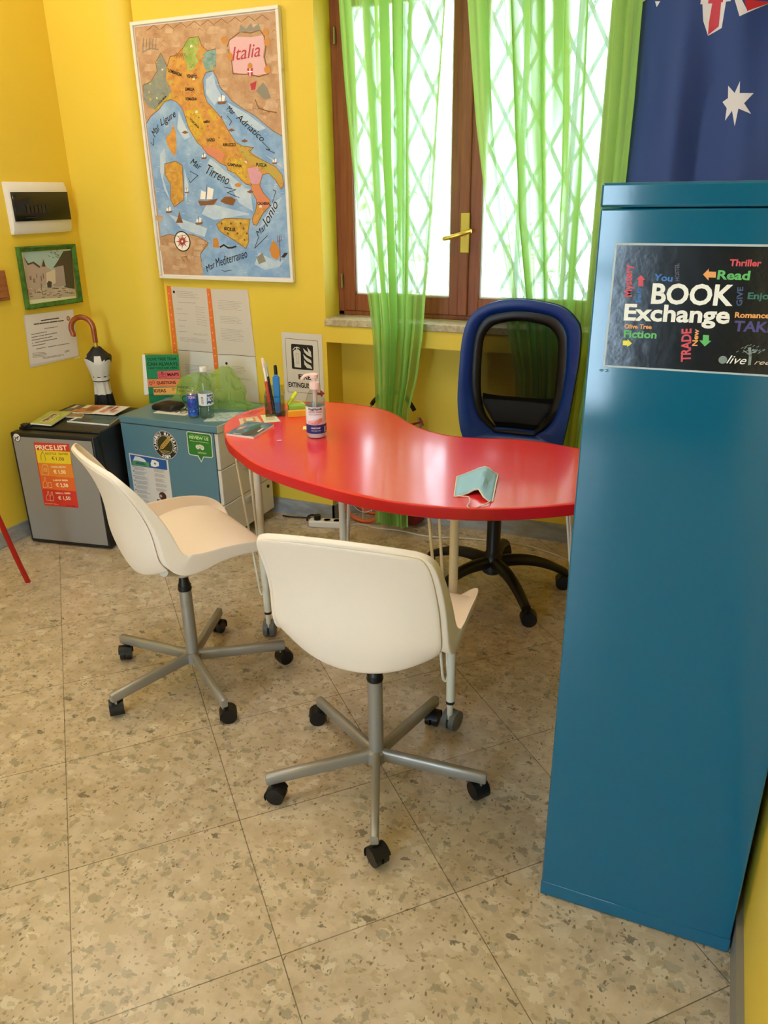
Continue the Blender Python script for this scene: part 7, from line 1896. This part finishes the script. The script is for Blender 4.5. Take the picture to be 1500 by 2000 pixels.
booklet('magazine', 'lime green brochure at the front left of the fridge top', 'magazine', [(-2.768, 2.452), (-2.83, 2.635), (-2.735, 2.67), (-2.655, 2.462)], ZF + .0065, .006, two_tone('lime_cover', '#a3ad4c', '#b9bf62', 10, .4, .6), GM, [('p', 'b_pale', 1, rpoly(.3, .12, .6, .8))] + [('p', 'p_dark', 2, rpoly(.36, .18 + .1 * k, .52 + .04 * (k % 2), .25 + .1 * k)) for k in range(6)] + [('p', 'rv_pale', 1, rpoly(.68, .2, .74, .7))], curl=.004)
booklet('magazine', 'small brown folded card in the centre of the fridge top', 'magazine', [(-2.70, 2.60), (-2.715, 2.645), (-2.655, 2.665), (-2.62, 2.612)], ZF + .0075, .003, two_tone('brown_cover', '#8a7046', '#b09a6c', 20, .4, .6), GM)

# ------------------------------------------------------------ drawer unit and what stands on it
CX0, CX1, CY0, CY1, CZ = -2.405, -1.887, 2.619, 3.036, .58
fc = thing('drawer_unit', 'blue grey drawer unit with white drawers and stickers on its side', 'drawer unit', (CX0, CY0, 0))
CWd, CDp = CX1 - CX0, CY1 - CY0
m = MB(); m.box((0, 0, .055), (CWd - .022, CDp, .546)); m.build('body', M_CABBLUE, fc, bevel=.002)
m = MB(); m.box((-.002, -.002, .548), (CWd, CDp, CZ)); m.build('top_panel', [M_CABBLUE], fc, bevel=.004)
m = MB(); m.box((CWd, 0.0, .548), (CWd + .003, CDp, CZ - .001)); m.build('top_edge', M_DRAWER, fc, bevel=.001)
M_SHADOWGAP = mat('dark_drawer_gap', '#3a342e', .7)
for k, (z0, z1) in enumerate(((.055, .213), (.2165, .378), (.3815, .544))):
    m = MB(); m.box((CWd - .0205, .004, z0), (CWd - .002, CDp - .004, z1)); d_ = m.build('drawer', M_DRAWER, fc, bevel=.003)
    m = MB(); rows = []
    for e in range(9):
        a = PI * e / 8; rows.append([(CWd - .0015, CDp * .5 - .058 * math.cos(a), z1 - .012), (CWd + .009 * math.sin(a), CDp * .5 - .05 * math.cos(a), z1 - .018), (CWd + .006 * math.sin(a), CDp * .5 - .045 * math.cos(a), z1 - .022 - .028 * math.sin(a)), (CWd - .0015, CDp * .5 - .05 * math.cos(a), z1 - .024 - .034 * math.sin(a))])
    m.quad_grid(rows); m.build('handle', mat('drawer_handle', '#c4bcae', .4), d_, smooth=60)
    if k == 1:
        pass
    if k == 0:
        m = MB(); m.cyl((CWd - .002, CDp - .05, z1 - .03), (CWd + .004, CDp - .05, z1 - .03), .008); m.build('lock', M_BLACK, d_)
for x in (.05, CWd - .06):
    for y in (.05, CDp - .05):
        m = MB(); m.cyl((x, y, .035), (x, y, .056), .008); caster_bits(m, x, y, 0, .02, .014, .6); m.build('caster', M_BLACK, fc)
for n in ('emblem', 'review', 'leaflet'):
    sheet({'emblem': 'wheat_sticker', 'review': 'review_sticker', 'leaflet': 'leaflet'}[n], DECALS[n], fc, (0, -.0006 + (.0 if n != 'leaflet' else .0002), 0), FACE_S)

g = sheet('counter_sign', DECALS['green'], None, (-2.44, 2.985, .5765), (R(90), 0, 0))
g.location.z = .5765
tag(g, 'green sign with pink, orange and yellow bands standing on the drawer unit', 'sign')
m = MB(); m.box((-.095, .006, .004), (.065, .008, .205)); m.box((-.095, -.012, .004), (.065, .008, .007)); m.build('acrylic_stand', M_CLEAR, g, rot=(-R(90), 0, 0))

t = thing('wallet', 'black wallet lying on the drawer unit', 'wallet', (-2.262, 2.785, CZ + .003), R(-8))
m = MB(); rows = []
for z, k in ((0, .92), (.006, 1), (.018, 1), (.026, .86)):
    rows.append([(.075 * k * math.copysign(abs(math.cos(e)) ** .5, math.cos(e)), .048 * k * math.copysign(abs(math.sin(e)) ** .5, math.sin(e)), z + .006 * math.cos(e)) for e in [2 * PI * q / 28 for q in range(28)]])
g_ = m.quad_grid(rows, 0, True); m.bm.faces.new(g_[0][::-1]); m.bm.faces.new(g_[-1]); m.build('leather', mat('black_leather', '#17120f', .5, bump=.3, bscale=150), t, smooth=60)
m = MB(); m.tube([(.07 * math.cos(e), .045 * math.sin(e), .014 + .006 * math.cos(e)) for e in [-.9 + 1.8 * q / 10 for q in range(11)]], .0022, 6); m.build('zip', M_SILVER, t)
t = thing('key_bunch', 'bunch of keys beside the black wallet', 'keys', (-2.155, 2.755, CZ + .0005))
m = MB(); m.tube([(.014 * math.cos(a), .014 * math.sin(a), .003 + .002 * math.sin(a)) for a in [2 * PI * q / 16 for q in range(17)]], .0013, 6, cap=False); m.build('ring', M_CHROME, t)
for k, (a, l) in enumerate(((2.6, .05), (2.0, .045), (.2, .03), (-1.6, .026))):
    m = MB(); c, s = math.cos(a), math.sin(a); z = .002 + .004 * k
    m.cyl((c * .02, s * .02, z), (c * .02, s * .02, z + .002), .011, seg=14); m.box((.028, -.0035, z), (.028 + l, .0035, z + .002), rz=0); 
    vs_ = [v for v in m.bm.verts if v.co.x >= .0279 and abs(v.co.y) < .004]
    for v in list(vs_)[-8:]:
        x, y = v.co.x, v.co.y; v.co.x, v.co.y = c * x - s * y, s * x + c * y
    m.build('key', M_CHROME, t)
booklet('note_paper', 'white sheet of paper under the wallet on the drawer unit', 'paper', [(-2.285, 2.705), (-2.30, 2.835), (-2.13, 2.845), (-2.12, 2.715)], CZ + .0005, .0008, fm('paper'))

t = thing('drink_can', 'small blue drink can beside the water bottle', 'can', (-2.068, 2.712, CZ))
m = MB(); m.lathe([(.018, 0), (.0225, .004), (.0245, .01), (.0245, .105), (.0215, .113), (.0195, .114), (.0195, .1125), (.0, .112)], mis=[0, 0, 1, 0, 0, 0, 0], cap=False, mi=0)
m.build('can_body', [M_CHROME, two_tone('blue_can_print', '#1c2f9a', '#3f6fd0', 22, .42, .6, rough=.3)], t)
def bend(r, z0=0):
    def w(co):
        a = co.x / r - PI / 2; rr = r + co.z
        return Vector((rr * math.cos(a), rr * math.sin(a), co.y + z0))
    return w
can_lbl = [('t', 'bl_pink', 1, 'TONIC', (-.019, .088), (.019, .088), .012, 1, 0), ('p', 'lf_blue', 1, [(-.02, .03), (.022, .045), (.022, .06), (0, .07), (-.02, .05)]), ('p', 'paper2', 2, [(-.016, .028), (.02, .036), (.02, .039), (-.016, .031)])]
sheet('can_print', can_lbl, t, rot=(0, 0, R(36)), warp=bend(.0247), cuts=3)

t = thing('water_bottle', 'clear plastic water bottle with a white cap on the drawer unit', 'bottle', (-2.005, 2.725, CZ))
prof = [(.0, .006), (.014, .004), (.026, .0), (.0305, .008), (.031, .03), (.031, .055), (.0315, .06), (.0315, .115), (.031, .12), (.031, .15), (.0285, .165), (.021, .183), (.0145, .196), (.0125, .204), (.0125, .212)]
m = MB(); m.lathe(prof, cap=False, seg=32)
for v in m.bm.verts:
    if v.co.z < .05 and v.co.xy.length > .02:
        a = math.atan2(v.co.y, v.co.x); k = 1 + .05 * math.cos(5 * a) * (1 - v.co.z / .05); v.co.x *= k; v.co.y *= k
m.build('bottle_body', M_CLEAR, t, smooth=60)
m = MB(); m.lathe([(.0, .0075), (.025, .004), (.0297, .01), (.0297, .072), (0, .072)], cap=False); m.build('water', glassy('clear_water', '#eef6fa', .02), t)
m = MB(); m.lathe([(.032, .061), (.032, .114)], cap=False, seg=32); m.build('label_band', mat('white_label', '#e6e8ee', .4), t)
lab = [('p', 'lf_blue', 1, [(.002, .066), (.038, .07), (.038, .108), (.006, .11)]), ('t', 'paper', 2, 'acqua', (.006, .094), (.034, .096), .010, 1, .2), ('p', 'paper2', 2, [(.006, .08), (.034, .078), (.034, .088), (.006, .086)]), ('p', 'ink3', 1, rpoly(-.022, .068, -.012, .1))] + [('p', 'paper', 2, rpoly(-.021, .07 + .003 * k, -.013, .0713 + .003 * k)) for k in range(9)]
sheet('label_print', lab, t, rot=(0, 0, R(36)), warp=bend(.0322), cuts=3)
m = MB(); m.lathe([(.0135, .204), (.0155, .2045), (.0155, .222), (.0145, .224), (0, .2242)]); m.build('cap', M_WHITE, t)

# crumpled green bag
t = thing('plastic_bag', 'crumpled translucent green plastic bag on the drawer unit below the notices', 'bag', (-2.10, 2.93, CZ + .001))
rnd = random.Random(5)
m = MB(); rows = []; nu, nv = 44, 16
top_h = lambda x: lerp_tab([(.21, .004), (.175, .02), (.14, .05), (.105, .12), (.075, .178), (.05, .186), (.0, .150), (-.06, .128), (-.12, .135), (-.165, .125), (-.19, .085), (-.215, .01)], x)
from mathutils import noise as mn
for i in range(nu + 1):
    x = -.21 + .42 * i / nu; h = max(.003, top_h(x)); row = []
    hw = .022 + .055 * math.sqrt(max(0, 1 - (x / .215) ** 2))
    for j in range(nv + 1):
        a = PI * j / nv; y = -hw * math.cos(a); z = h * math.sin(a) ** .7
        n = mn.noise(Vector((x * 22, y * 22, z * 22 + 3))); n2 = mn.noise(Vector((x * 50, y * 50, z * 50)))
        k = .020 * n + .010 * n2
        row.append((x + k, y + k * 1.2 * (1 if a > .2 else .3), max(.001, z + k * math.sin(a))))
    rows.append(row)
m.quad_grid(rows)
M_BAG = sheer('green_bag_film', '#b2e070', .42, .5)
nt = M_BAG.node_tree
m.build('bag_film', M_BAG, t, smooth=14)
m = MB(); rows = []
for i in range(13):
    u = i / 12; rows.append([(.10 + .105 * u + .005 * math.sin(9 * u), -.05 + .03 * u + w * (.05 - .03 * u), .004 + .03 * (1 - u) * (1 - abs(w - .4)) + .005 * math.sin(11 * u + 5 * w)) for w in [q / 6 for q in range(7)]])
m.quad_grid(rows); m.build('bag_handle', M_BAG, t)
it = [('t', 'm_dark', 1, 'Salento', (-.15, .085), (-.07, .088), .014, 0, .1), ('t', 'm_dark', 1, 'bio', (-.14, .068), (-.11, .069), .01, 0, .1), ('c', 'm_dark', 1, (-.11, .035), .018), ('c', 'g_green', 2, (-.11, .035), .014)]
sheet('bag_print', it, t, (0.0, -.082, 0), FACE_S)
for x, y, z, r in ((-.12, .0, .045, .036), (.02, .01, .04, .034)):
    m = MB(); m.lathe([(0, -r), (r * .6, -r * .8), (r, -.2 * r), (r, .3 * r), (r * .6, .85 * r), (0, r)], (x, y, z), 16); m.build('bag_contents', two_tone('bag_contents_paper', '#b7c4a2', '#8ea07c', 30), t, smooth=80)
# leaflet next to the bag
booklet('folded_leaflet', 'white and blue leaflet beside the water bottle on the drawer unit', 'paper', [(-1.985, 2.665), (-2.02, 2.80), (-1.90, 2.86), (-1.895, 2.70)], CZ + .0005, .0012, two_tone('worn_blue_white', '#cfd8d6', '#7fb4cc', 40, .44, .6), None)

# ------------------------------------------------------------ on the table
t = thing('soap_bottle', 'clear pump bottle of hand soap on the red table', 'bottle', (-1.183, 2.198, ZT))
RB = .0325
m = MB(); m.lathe([(0, .002), (.029, .0), (.0325, .004), (.0325, .105), (.031, .125), (.024, .146), (.0165, .158), (.0145, .163), (.0145, .172)], cap=False, seg=36); m.build('bottle_body', M_CLEAR, t, smooth=60)
m = MB(); m.lathe([(0, .003), (.028, .0015), (.0313, .005), (.0313, .022), (0, .022)], cap=False, seg=36); m.build('soap', mat('pale_soap', '#f2e4e2', .3), t)
m = MB(); m.lathe([(RB + .0006, .018), (RB + .0006, .108)], cap=False, seg=40); m.build('label_band', mat('white_label', '#e6e8ee', .4), t)
lb = [('p', 'bl_navy', 1, rpoly(-.05, .018, .05, .048)), ('p', 'bl_pink', 1, [(-.031, .048), (.022, .048), (.022, .072), (-.031, .06)]), ('t', 'ink', 2, 'HygiHands', (-.026, .098), (.02, .098), .0075, 1, 0), ('t', 'bl_red', 2, 'LIQUID WASH', (-.026, .089), (.02, .089), .0055, 1, 0), ('t', 'ink2', 2, 'MULTI PURPOSE', (-.026, .081), (.016, .081), .0038, 0, 0),
      ('p', 'bl_skin', 2, [(-.027, .05), (-.01, .053), (.012, .071), (.018, .07), (.02, .062), (.0, .049)]), ('l', 'bl_red', 3, [(-.018, .052), (-.004, .058), (.012, .0695)], .0018), ('l', 'bl_red', 3, [(-.008, .051), (.006, .057), (.018, .066)], .0018), ('l', 'm_brown', 3, [(.0, .0495), (.012, .055), (.02, .062)], .0012),
      ('t', 'paper', 2, 'HAND SOAP', (-.019, .035), (.012, .035), .005, 1, 0), ('t', 'paper', 2, 'with aloe vera', (-.019, .027), (.013, .027), .004, 0, 0), ('p', 'paper', 2, rpoly(.027, .022, .036, .04)), ('l', 'ink3', 1, [(.026, .104), (.026, .05)], .0006)] + [('p', 'ink', 3, rpoly(.028 + .0016 * k, .024, .0288 + .0016 * k, .038)) for k in range(5)] + [('l', 'ink3', 1, [(.029, .098 - .004 * k), (.044, .098 - .004 * k)], .001) for k in range(10)]
sheet('label_print', lb, t, rot=(0, 0, R(30)), warp=bend(RB + .0009), cuts=3)
m = MB(); m.lathe([(.016, .162), (.0175, .163), (.0175, .18), (.016, .184), (.010, .186), (.0055, .188), (.0055, .206)], seg=24); m.cyl((0, 0, .02), (0, 0, .165), .003); m.lathe([(.007, .120), (.0075, .124), (.0075, .155), (.007, .16)], seg=16)
PK = mat('pale_pink_pump', '#f3d8d0', .4)
pm = m.build('pump_collar', PK, t)
m = MB(); m.lathe([(.008, .196), (.013, .199), (.0135, .21), (.009, .2135)], seg=20); a = R(205)
m.tube(bez([(0.008 * -math.cos(a), .008 * -math.sin(a), .209), (0, 0, .21), (.02 * math.cos(a), .02 * math.sin(a), .2085), (.034 * math.cos(a), .034 * math.sin(a), .203), (.039 * math.cos(a), .039 * math.sin(a), .194)], 4), .0052, 12); m.build('pump_head', PK, pm)

# acrylic pen box
t = thing('pen_holder', 'clear acrylic pen holder at the left end of the table', 'pen holder', (-1.462, 2.405, ZT), R(28))
m = MB(); hx, hy, hz = .036, .045, .098; th = .0025
m.box((-hx, -hy, 0), (hx, hy, th)); m.box((-hx, -hy, th), (-hx + th, hy, hz * .82)); m.box((hx - th, -hy, th), (hx, hy, hz * .82)); m.box((-hx + th, hy - th, th), (hx - th, hy, hz)); m.box((-hx + th, -hy, th), (hx - th, -hy + th, hz * .55)); m.box((-hx + th, -.004, th), (hx - th, -.004 + th, hz * .7))
m.build('acrylic_box', glassy('acrylic', '#e6ecec', .06), t, smooth=0)
def stick(name, label, cat, p0, p1, r, matl, cap=None, capm=None, group=None, tip=True):
    p0, p1 = Vector(p0), Vector(p1); d = (p1 - p0); l = d.length; d.normalize()
    th_ = thing(name, label, cat, p0, 0, group)
    b = MB(); b.tube([Vector(), d * l * .985, d * l], [r, r, r * .6], 14); b.build('barrel', matl, th_)
    if cap:
        b = MB(); b.tube([d * (l - cap), d * (l - .002), d * l * 1.004], [r * 1.14, r * 1.1, r * .65], 14); b.build('cap', capm, th_)
    return th_
b0 = Vector((-1.462, 2.405, ZT + .004))
GP = 'pens in the acrylic holder'
stick('pen', 'white pen standing tallest in the acrylic holder', 'pen', b0 + Vector((-.012, -.005, 0)), b0 + Vector((-.052, .016, .196)), .0052, M_WHITE, .035, mat('pen_pink_white', '#e9d3c8', .4), GP)
stick('pen', 'black and white pen beside the tall white pen', 'pen', b0 + Vector((.0, -.008, 0)), b0 + Vector((-.034, .006, .182)), .0048, mat('dark_pen', '#22222a', .4), .05, mat('silver_pen', '#b8b4ae', .35, metal=.5), GP)
stick('pen', 'black pen with a pointed cap behind the blue marker', 'pen', b0 + Vector((.004, .02, 0)), b0 + Vector((-.008, .030, .170)), .0058, M_BLACK, .05, M_BLACK, GP)
stick('pen', 'red pen low in the acrylic holder', 'pen', b0 + Vector((-.006, -.024, 0)), b0 + Vector((-.024, -.014, .118)), .0062, mat('red_pen', '#c04a38', .4), None, None, GP)
mk = thing('marker', 'thick bright blue marker upright in the acrylic holder', 'marker', b0 + Vector((.010, .0, 0)), R(20))
m = MB(); m.box((-.011, -.006, 0), (.011, .006, .06)); m.build('barrel', mat('blue_marker', '#1c7fd0', .35), mk, bevel=.003)
m = MB(); m.box((-.012, -.007, .06), (.012, .007, .136)); m.box((-.008, -.005, .136), (.008, .005, .142)); m.build('cap', MATS['blue_marker'], mk, bevel=.003)
hl = thing('highlighter', 'yellow highlighter leaning out of the holder beside the sticky notes', 'marker', (-1.432, 2.445, ZT + .026), 0)
m = MB(); d = Vector((.015, .03, .035)).normalized(); m.tube([Vector(), d * .028], [.0075, .0085], 12, flat=.7); m.build('barrel', mat('yellow_marker', '#c9d81c', .35), hl)
m = MB(); m.tube([d * .028, d * .05, d * .058], [.0098, .0098, .007], 12, flat=.7); m.build('cap', mat('yellow_marker_cap', '#e2ee22', .3), hl)
def block(name, label, cat, c, s, rz, h, matl, group=None, tilt=0):
    m = MB(); m.box((-s[0] / 2, -s[1] / 2, 0), (s[0] / 2, s[1] / 2, h)); o = m.build(name, matl, None, c, (tilt, 0, rz), bevel=.0008); return tag(o, label, cat, group)
GS = 'sticky note pads behind the soap bottle'
block('sticky_note_pad', 'green pad of sticky notes behind the orange one', 'sticky notes', (-1.405, 2.462, ZT + .0003), (.062, .045), R(35), .026, mat('green_notes', '#a8dc58', .7), GS)
block('sticky_note_pad', 'orange pad of sticky notes between pen holder and soap bottle', 'sticky notes', (-1.368, 2.398, ZT + .0003), (.066, .018), R(35), .022, mat('orange_notes', '#f2b02c', .7), GS)
block('sticky_note_pad', 'pale yellow slip pad partly hidden by the soap bottle', 'sticky notes', (-1.262, 2.268, ZT + .0003), (.02, .035), R(25), .004, mat('yellow_notes', '#f3e58c', .7), GS)
m = MB(); rows = []
for q in range(9):
    u = q / 8; rows.append([(-.02 + .04 * u, .002 * math.sin(6 * u), .018 * (1 - u) + .004 * math.sin(PI * u)), (-.02 + .04 * u, .008 + .002 * math.sin(6 * u), .018 * (1 - u) + .004 * math.sin(PI * u))])
m.quad_grid(rows); tag(m.build('paper_strip', mat('yellow_strip', '#ecd54a', .6), None, (-1.385, 2.455, ZT + .0268), (0, 0, R(20)), solid=.0005), 'thin curled yellow strip on the green sticky notes', 'paper')

GT = 'small printed cards by the pen holder'
booklet('printed_card', 'small cream card nearer the guidebook on the table', 'card', [(-1.493, 2.215), (-1.552, 2.292), (-1.507, 2.345), (-1.441, 2.273)], ZT + .0004, .0008, fm('b_pale'), GT, [('p', 'm_orng', 1, rpoly(.2, .3, .8, .9)), ('p', 'p_mat', 2, rpoly(.35, .45, .7, .8))])
booklet('printed_card', 'small white card nearest the pen holder on the table', 'card', [(-1.435, 2.278), (-1.503, 2.362), (-1.461, 2.392), (-1.390, 2.315)], ZT + .0004, .0008, fm('p_mat'), GT, [('p', 'p_pale', 1, rpoly(.2, .25, .8, .6)), ('p', 'm_yel', 1, rpoly(.3, .65, .7, .85))])
booklet('plastic_card', 'flat red card at the far left rim of the table', 'card', [(-1.565, 2.325), (-1.572, 2.40), (-1.535, 2.44), (-1.53, 2.35)], ZT + .0004, .0008, mat('red_card', '#d83a38', .3), None, [('p', 'm_dark', 1, rpoly(.42, .3, .5, .7))])
booklet('guidebook', 'small blue guidebook with a coast photo at the left end of the table', 'book', [(-1.475, 2.098), (-1.492, 2.258), (-1.383, 2.258), (-1.366, 2.095)], ZT + .0004, .007, two_tone('coast_cover', '#38607a', '#6f98ac', 26, .4, .62, rough=.25), None,
    [('p', 'p_dark', 1, [(.35, .02), (.95, .1), (.98, .55), (.7, .7), (.6, .3)]), ('p', 'paper2', 2, rpoly(.85, .35, .92, .6)), ('p', 'm_red', 1, [(.12, .3), (.3, .42), (.25, .62), (.1, .5)]), ('p', 'lf_teal', 1, [(.55, .25), (.7, .7), (.6, .95), (.4, .6)]), ('p', 'paper2', 1, [(.2, .05), (.5, .05), (.5, .08), (.2, .08)]), ('p', 'p_pale', 2, [(.15, .35), (.22, .42), (.2, .55), (.13, .5)])], edge='paper')
m = MB(); m.box((-.008, -.002, 0), (.008, .002, .0006)); tag(m.build('paper_scrap', fm('paper'), None, (-1.278, 2.111, ZT + .0004), (0, 0, R(35))), 'tiny white scrap of paper in front of the guidebook', 'paper')

# folded face mask
t = thing('face_mask', 'pale blue face mask standing folded on the red table', 'mask', (-.535, 1.925, ZT), 0)
mk_front = [(-.068, .052), (.018, .112)]
M_MASK = mat('mask_blue', '#9fd0f0', .85, bump=.2, bscale=600); M_MASKW = mat('mask_white', '#e6e2d8', .85)
m = MB(); rows = []
# plan of the lower edge (near the viewer) and of the upper edge; the cloth tents between them
lo = [(-.010, -.082, .002), (-.003, -.072, .006), (.01, -.058, .013), (.022, -.046, .028), (.030, -.042, .036), (.04, -.046, .034), (.05, -.06, .022), (.066, -.085, .01), (.072, -.1, .003)]
hi = [(-.09, .048, .01), (-.07, .064, .02), (-.05, .08, .032), (-.034, .092, .04), (-.020, .100, .046), (-.008, .1, .044), (.008, .098, .034), (.022, .103, .022), (.035, .104, .012)]
lo = [(-.044, -.096, .001), (-.030, -.088, .004), (-.014, -.07, .012), (.0, -.058, .026), (.012, -.06, .034), (.022, -.075, .03), (.034, -.09, .018), (.05, -.098, .006), (.06, -.095, .001)]
hi = [(-.083, .048, .008), (-.066, .068, .016), (-.046, .09, .028), (-.032, .10, .04), (-.018, .105, .046), (-.004, .103, .042), (.006, .098, .03), (.012, .104, .018), (.02, .108, .008)]
for s in range(9):
    v = s / 8; row = []
    for k in range(9):
        a, b = Vector(lo[k]), Vector(hi[k]); p = a.lerp(b, v); p.z *= .5; p.z += .004 * math.sin(PI * v) + (.006 * math.sin(PI * v) if k in (4, 5) else 0)
        if k in (3, 6): p.z -= .005 * math.sin(PI * v)
        row.append(p)
    rows.append(row)
m.quad_grid(rows)
for f in m.bm.faces:
    pass
mo = m.build('mask_cloth', [M_MASK, M_MASKW], t, smooth=50, solid=.0012)
m = MB(); 
m.tube(rows[0], .0022, 6); m.tube(rows[8], .0018, 6)
m.tube([rows[s][0] for s in range(9)], .0022, 6); m.tube([rows[s][8] for s in range(9)], .0022, 6); m.build('mask_edging', M_MASKW, t)
m = MB(); m.tube(bez([(-.036, -.092, .004), (-.02, -.108, .010), (0, -.112, .012), (.008, -.128, .006), (.008, -.15, .0025), (.016, -.16, .002)], 6), .0016, 6); m.build('ear_loop', M_MASKW, t)
m = MB(); m.tube(bez([(.056, -.096, .004), (.056, -.11, .006), (.05, -.125, .004), (.04, -.138, .002), (.034, -.15, .002)], 6), .0016, 6); m.build('ear_loop', M_MASKW, t)

# ------------------------------------------------------------ behind and under the table
t = thing('shopping_trolley', 'small red wheeled trolley with an orange spoked wheel behind the left curtain', 'trolley', (-1.30, 3.17, 0))
m_or = mat('orange_rim', '#d8602c', .45)
for x, yo in ((-.15, -.04), (-.15, .07)):
    m = MB(); m.tube([(x + .108 * math.cos(a), yo, .117 + .108 * math.sin(a)) for a in [2 * PI * q / 40 for q in range(41)]], .0085, 10, 0, False); w_ = m.build('wheel', m_or, t)
    m = MB(); m.tube([(x + .06 * math.cos(a), yo, .117 + .06 * math.sin(a)) for a in [2 * PI * q / 32 for q in range(33)]], .0016, 6, 0, False)
    for k in range(6):
        a = k * PI / 3 + PI / 2.05; m.tube([(x, yo, .117), (x + .104 * math.cos(a), yo, .117 + .104 * math.sin(a))], .002, 6)
    m.cyl((x, yo - .013, .117), (x, yo + .012, .117), .012); m.build('spokes', M_WHITEMETAL, w_)
m = MB(); rows = []
for z, k in ((.012, .72), (.03, .95), (.1, 1), (.42, 1), (.455, .9)):
    rows.append([(.035 + .105 * k * math.copysign(abs(math.cos(e)) ** .6, math.cos(e)), .022 + .05 * k * math.copysign(abs(math.sin(e)) ** .6, math.sin(e)), z) for e in [2 * PI * q / 28 for q in range(28)]])
g = m.quad_grid(rows, 0, True); m.bm.faces.new(g[0][::-1]); m.bm.faces.new(g[-1]); m.build('bag', mat('dark_red_fabric', '#7c1a1c', .7), t, smooth=50)
m = MB(); pth = bez([(-.135, .0, .2), (-.132, .0, .50), (-.112, .0, .585), (-.06, .0, .635), (0, .0, .65), (.055, .0, .63), (.095, .0, .58), (.122, .0, .53), (.128, .0, .49), (.12, .0, .2)], 8)
m.tube(pth[:18], .006, 10); m.tube(pth[54:], .006, 10); m.build('frame', M_SILVER, t)
m = MB(); m.tube(pth[16:50], .0098, 12); m.build('grip', M_BLACK, t)
m = MB(); m.tube([(.06, -.005, .5), (.14, -.005, .528)], .005, 8); m.tube([(.125, -.006, .545), (.145, -.006, .51)], .005, 8); m.build('bracket', mat('red_bracket', '#a02a22', .4), t)

t = thing('power_strip', 'white power strip with a black plug on the floor by the marble corner', 'power strip', (-1.60, 3.03, 0), R(14))
m = MB(); m.box((-.085, -.026, 0), (.085, .026, .032)); st = m.build('body', M_WHITE, t, bevel=.006)
for k in range(3):
    m = MB(); m.lathe([(.019, .032), (.019, .0335), (.016, .0335), (.015, .028), (0, .028)], (-.045 + .048 * k, 0, 0), 20); m.build('socket', mat('socket_grey', '#c9c4ba', .5), st)
m = MB(); m.box((-.03, -.012, 0), (-.012, .012, .0), 0) if False else m.cyl((-.045, 0, .03), (-.045, 0, .055), .0165); m.tube(bez([(-.045, 0, .052), (-.075, .01, .05), (-.1, .03, .03), (-.11, .05, .004)], 5), .005, 8); m.build('plug', M_BLACK, t)
def cable(label, pts, r, matl):
    c0 = Vector(pts[0]); m = MB(); m.tube([p - c0 for p in bez(pts, 8)], r, 8); return tag(m.build('cable', matl, None, c0), label, 'cable')
cable('pale cable running along the floor by the back wall under the table', [(-1.52, 3.06, .0045), (-1.45, 3.10, .0045), (-1.36, 3.085, .0045), (-1.25, 3.10, .0045), (-1.1, 3.085, .0045), (-.9, 3.13, .0045), (-.66, 3.15, .0045), (-.44, 3.06, .0045), (-.33, 2.92, .0045), (-.27, 2.8, .0045)], .0042, mat('pale_cable', '#c9bfae', .5))
cable('dark cable on the floor between drawer unit and power strip', [(-1.86, 3.06, .004), (-1.82, 3.06, .004), (-1.75, 3.075, .004), (-1.71, 3.085, .004)], .0035, M_BLACK)

# ------------------------------------------------------------ greenery outside the window
M_LEAF = mat('pale_garden_leaf', '#a9c98e', .6)
def bush(x, y, z, w, h, n, seed, label):
    rnd = random.Random(seed); m = MB()
    for k in range(n):
        c = Vector((x + rnd.gauss(0, w), y + rnd.gauss(0, .12), z + rnd.random() * h)); a = rnd.uniform(0, 6.28); e = rnd.uniform(-.6, .9); l = rnd.uniform(.05, .12); b = l * .28
        d = Vector((math.cos(a) * math.cos(e), math.sin(a) * math.cos(e), math.sin(e))); s = Vector((-math.sin(a), math.cos(a), 0))
        m.face([c, c + d * l * .5 + s * b, c + d * l, c + d * l * .5 - s * b])
    for k in range(5):
        m.tube([(x + rnd.gauss(0, .05), y, z - .6), (x + rnd.gauss(0, w), y + rnd.gauss(0, .1), z + h * .8)], .006, 5)
    o = m.build('garden_shrub', M_LEAF, None, smooth=0); tag(o, label, 'shrub')
bush(-1.95, 5.4, .75, .25, .9, 150, 3, 'pale green shrub outside the window, seen behind the left curtain')
bush(-1.2, 5.6, .6, .22, .8, 120, 8, 'pale green shrub outside the window, seen right of the handle')
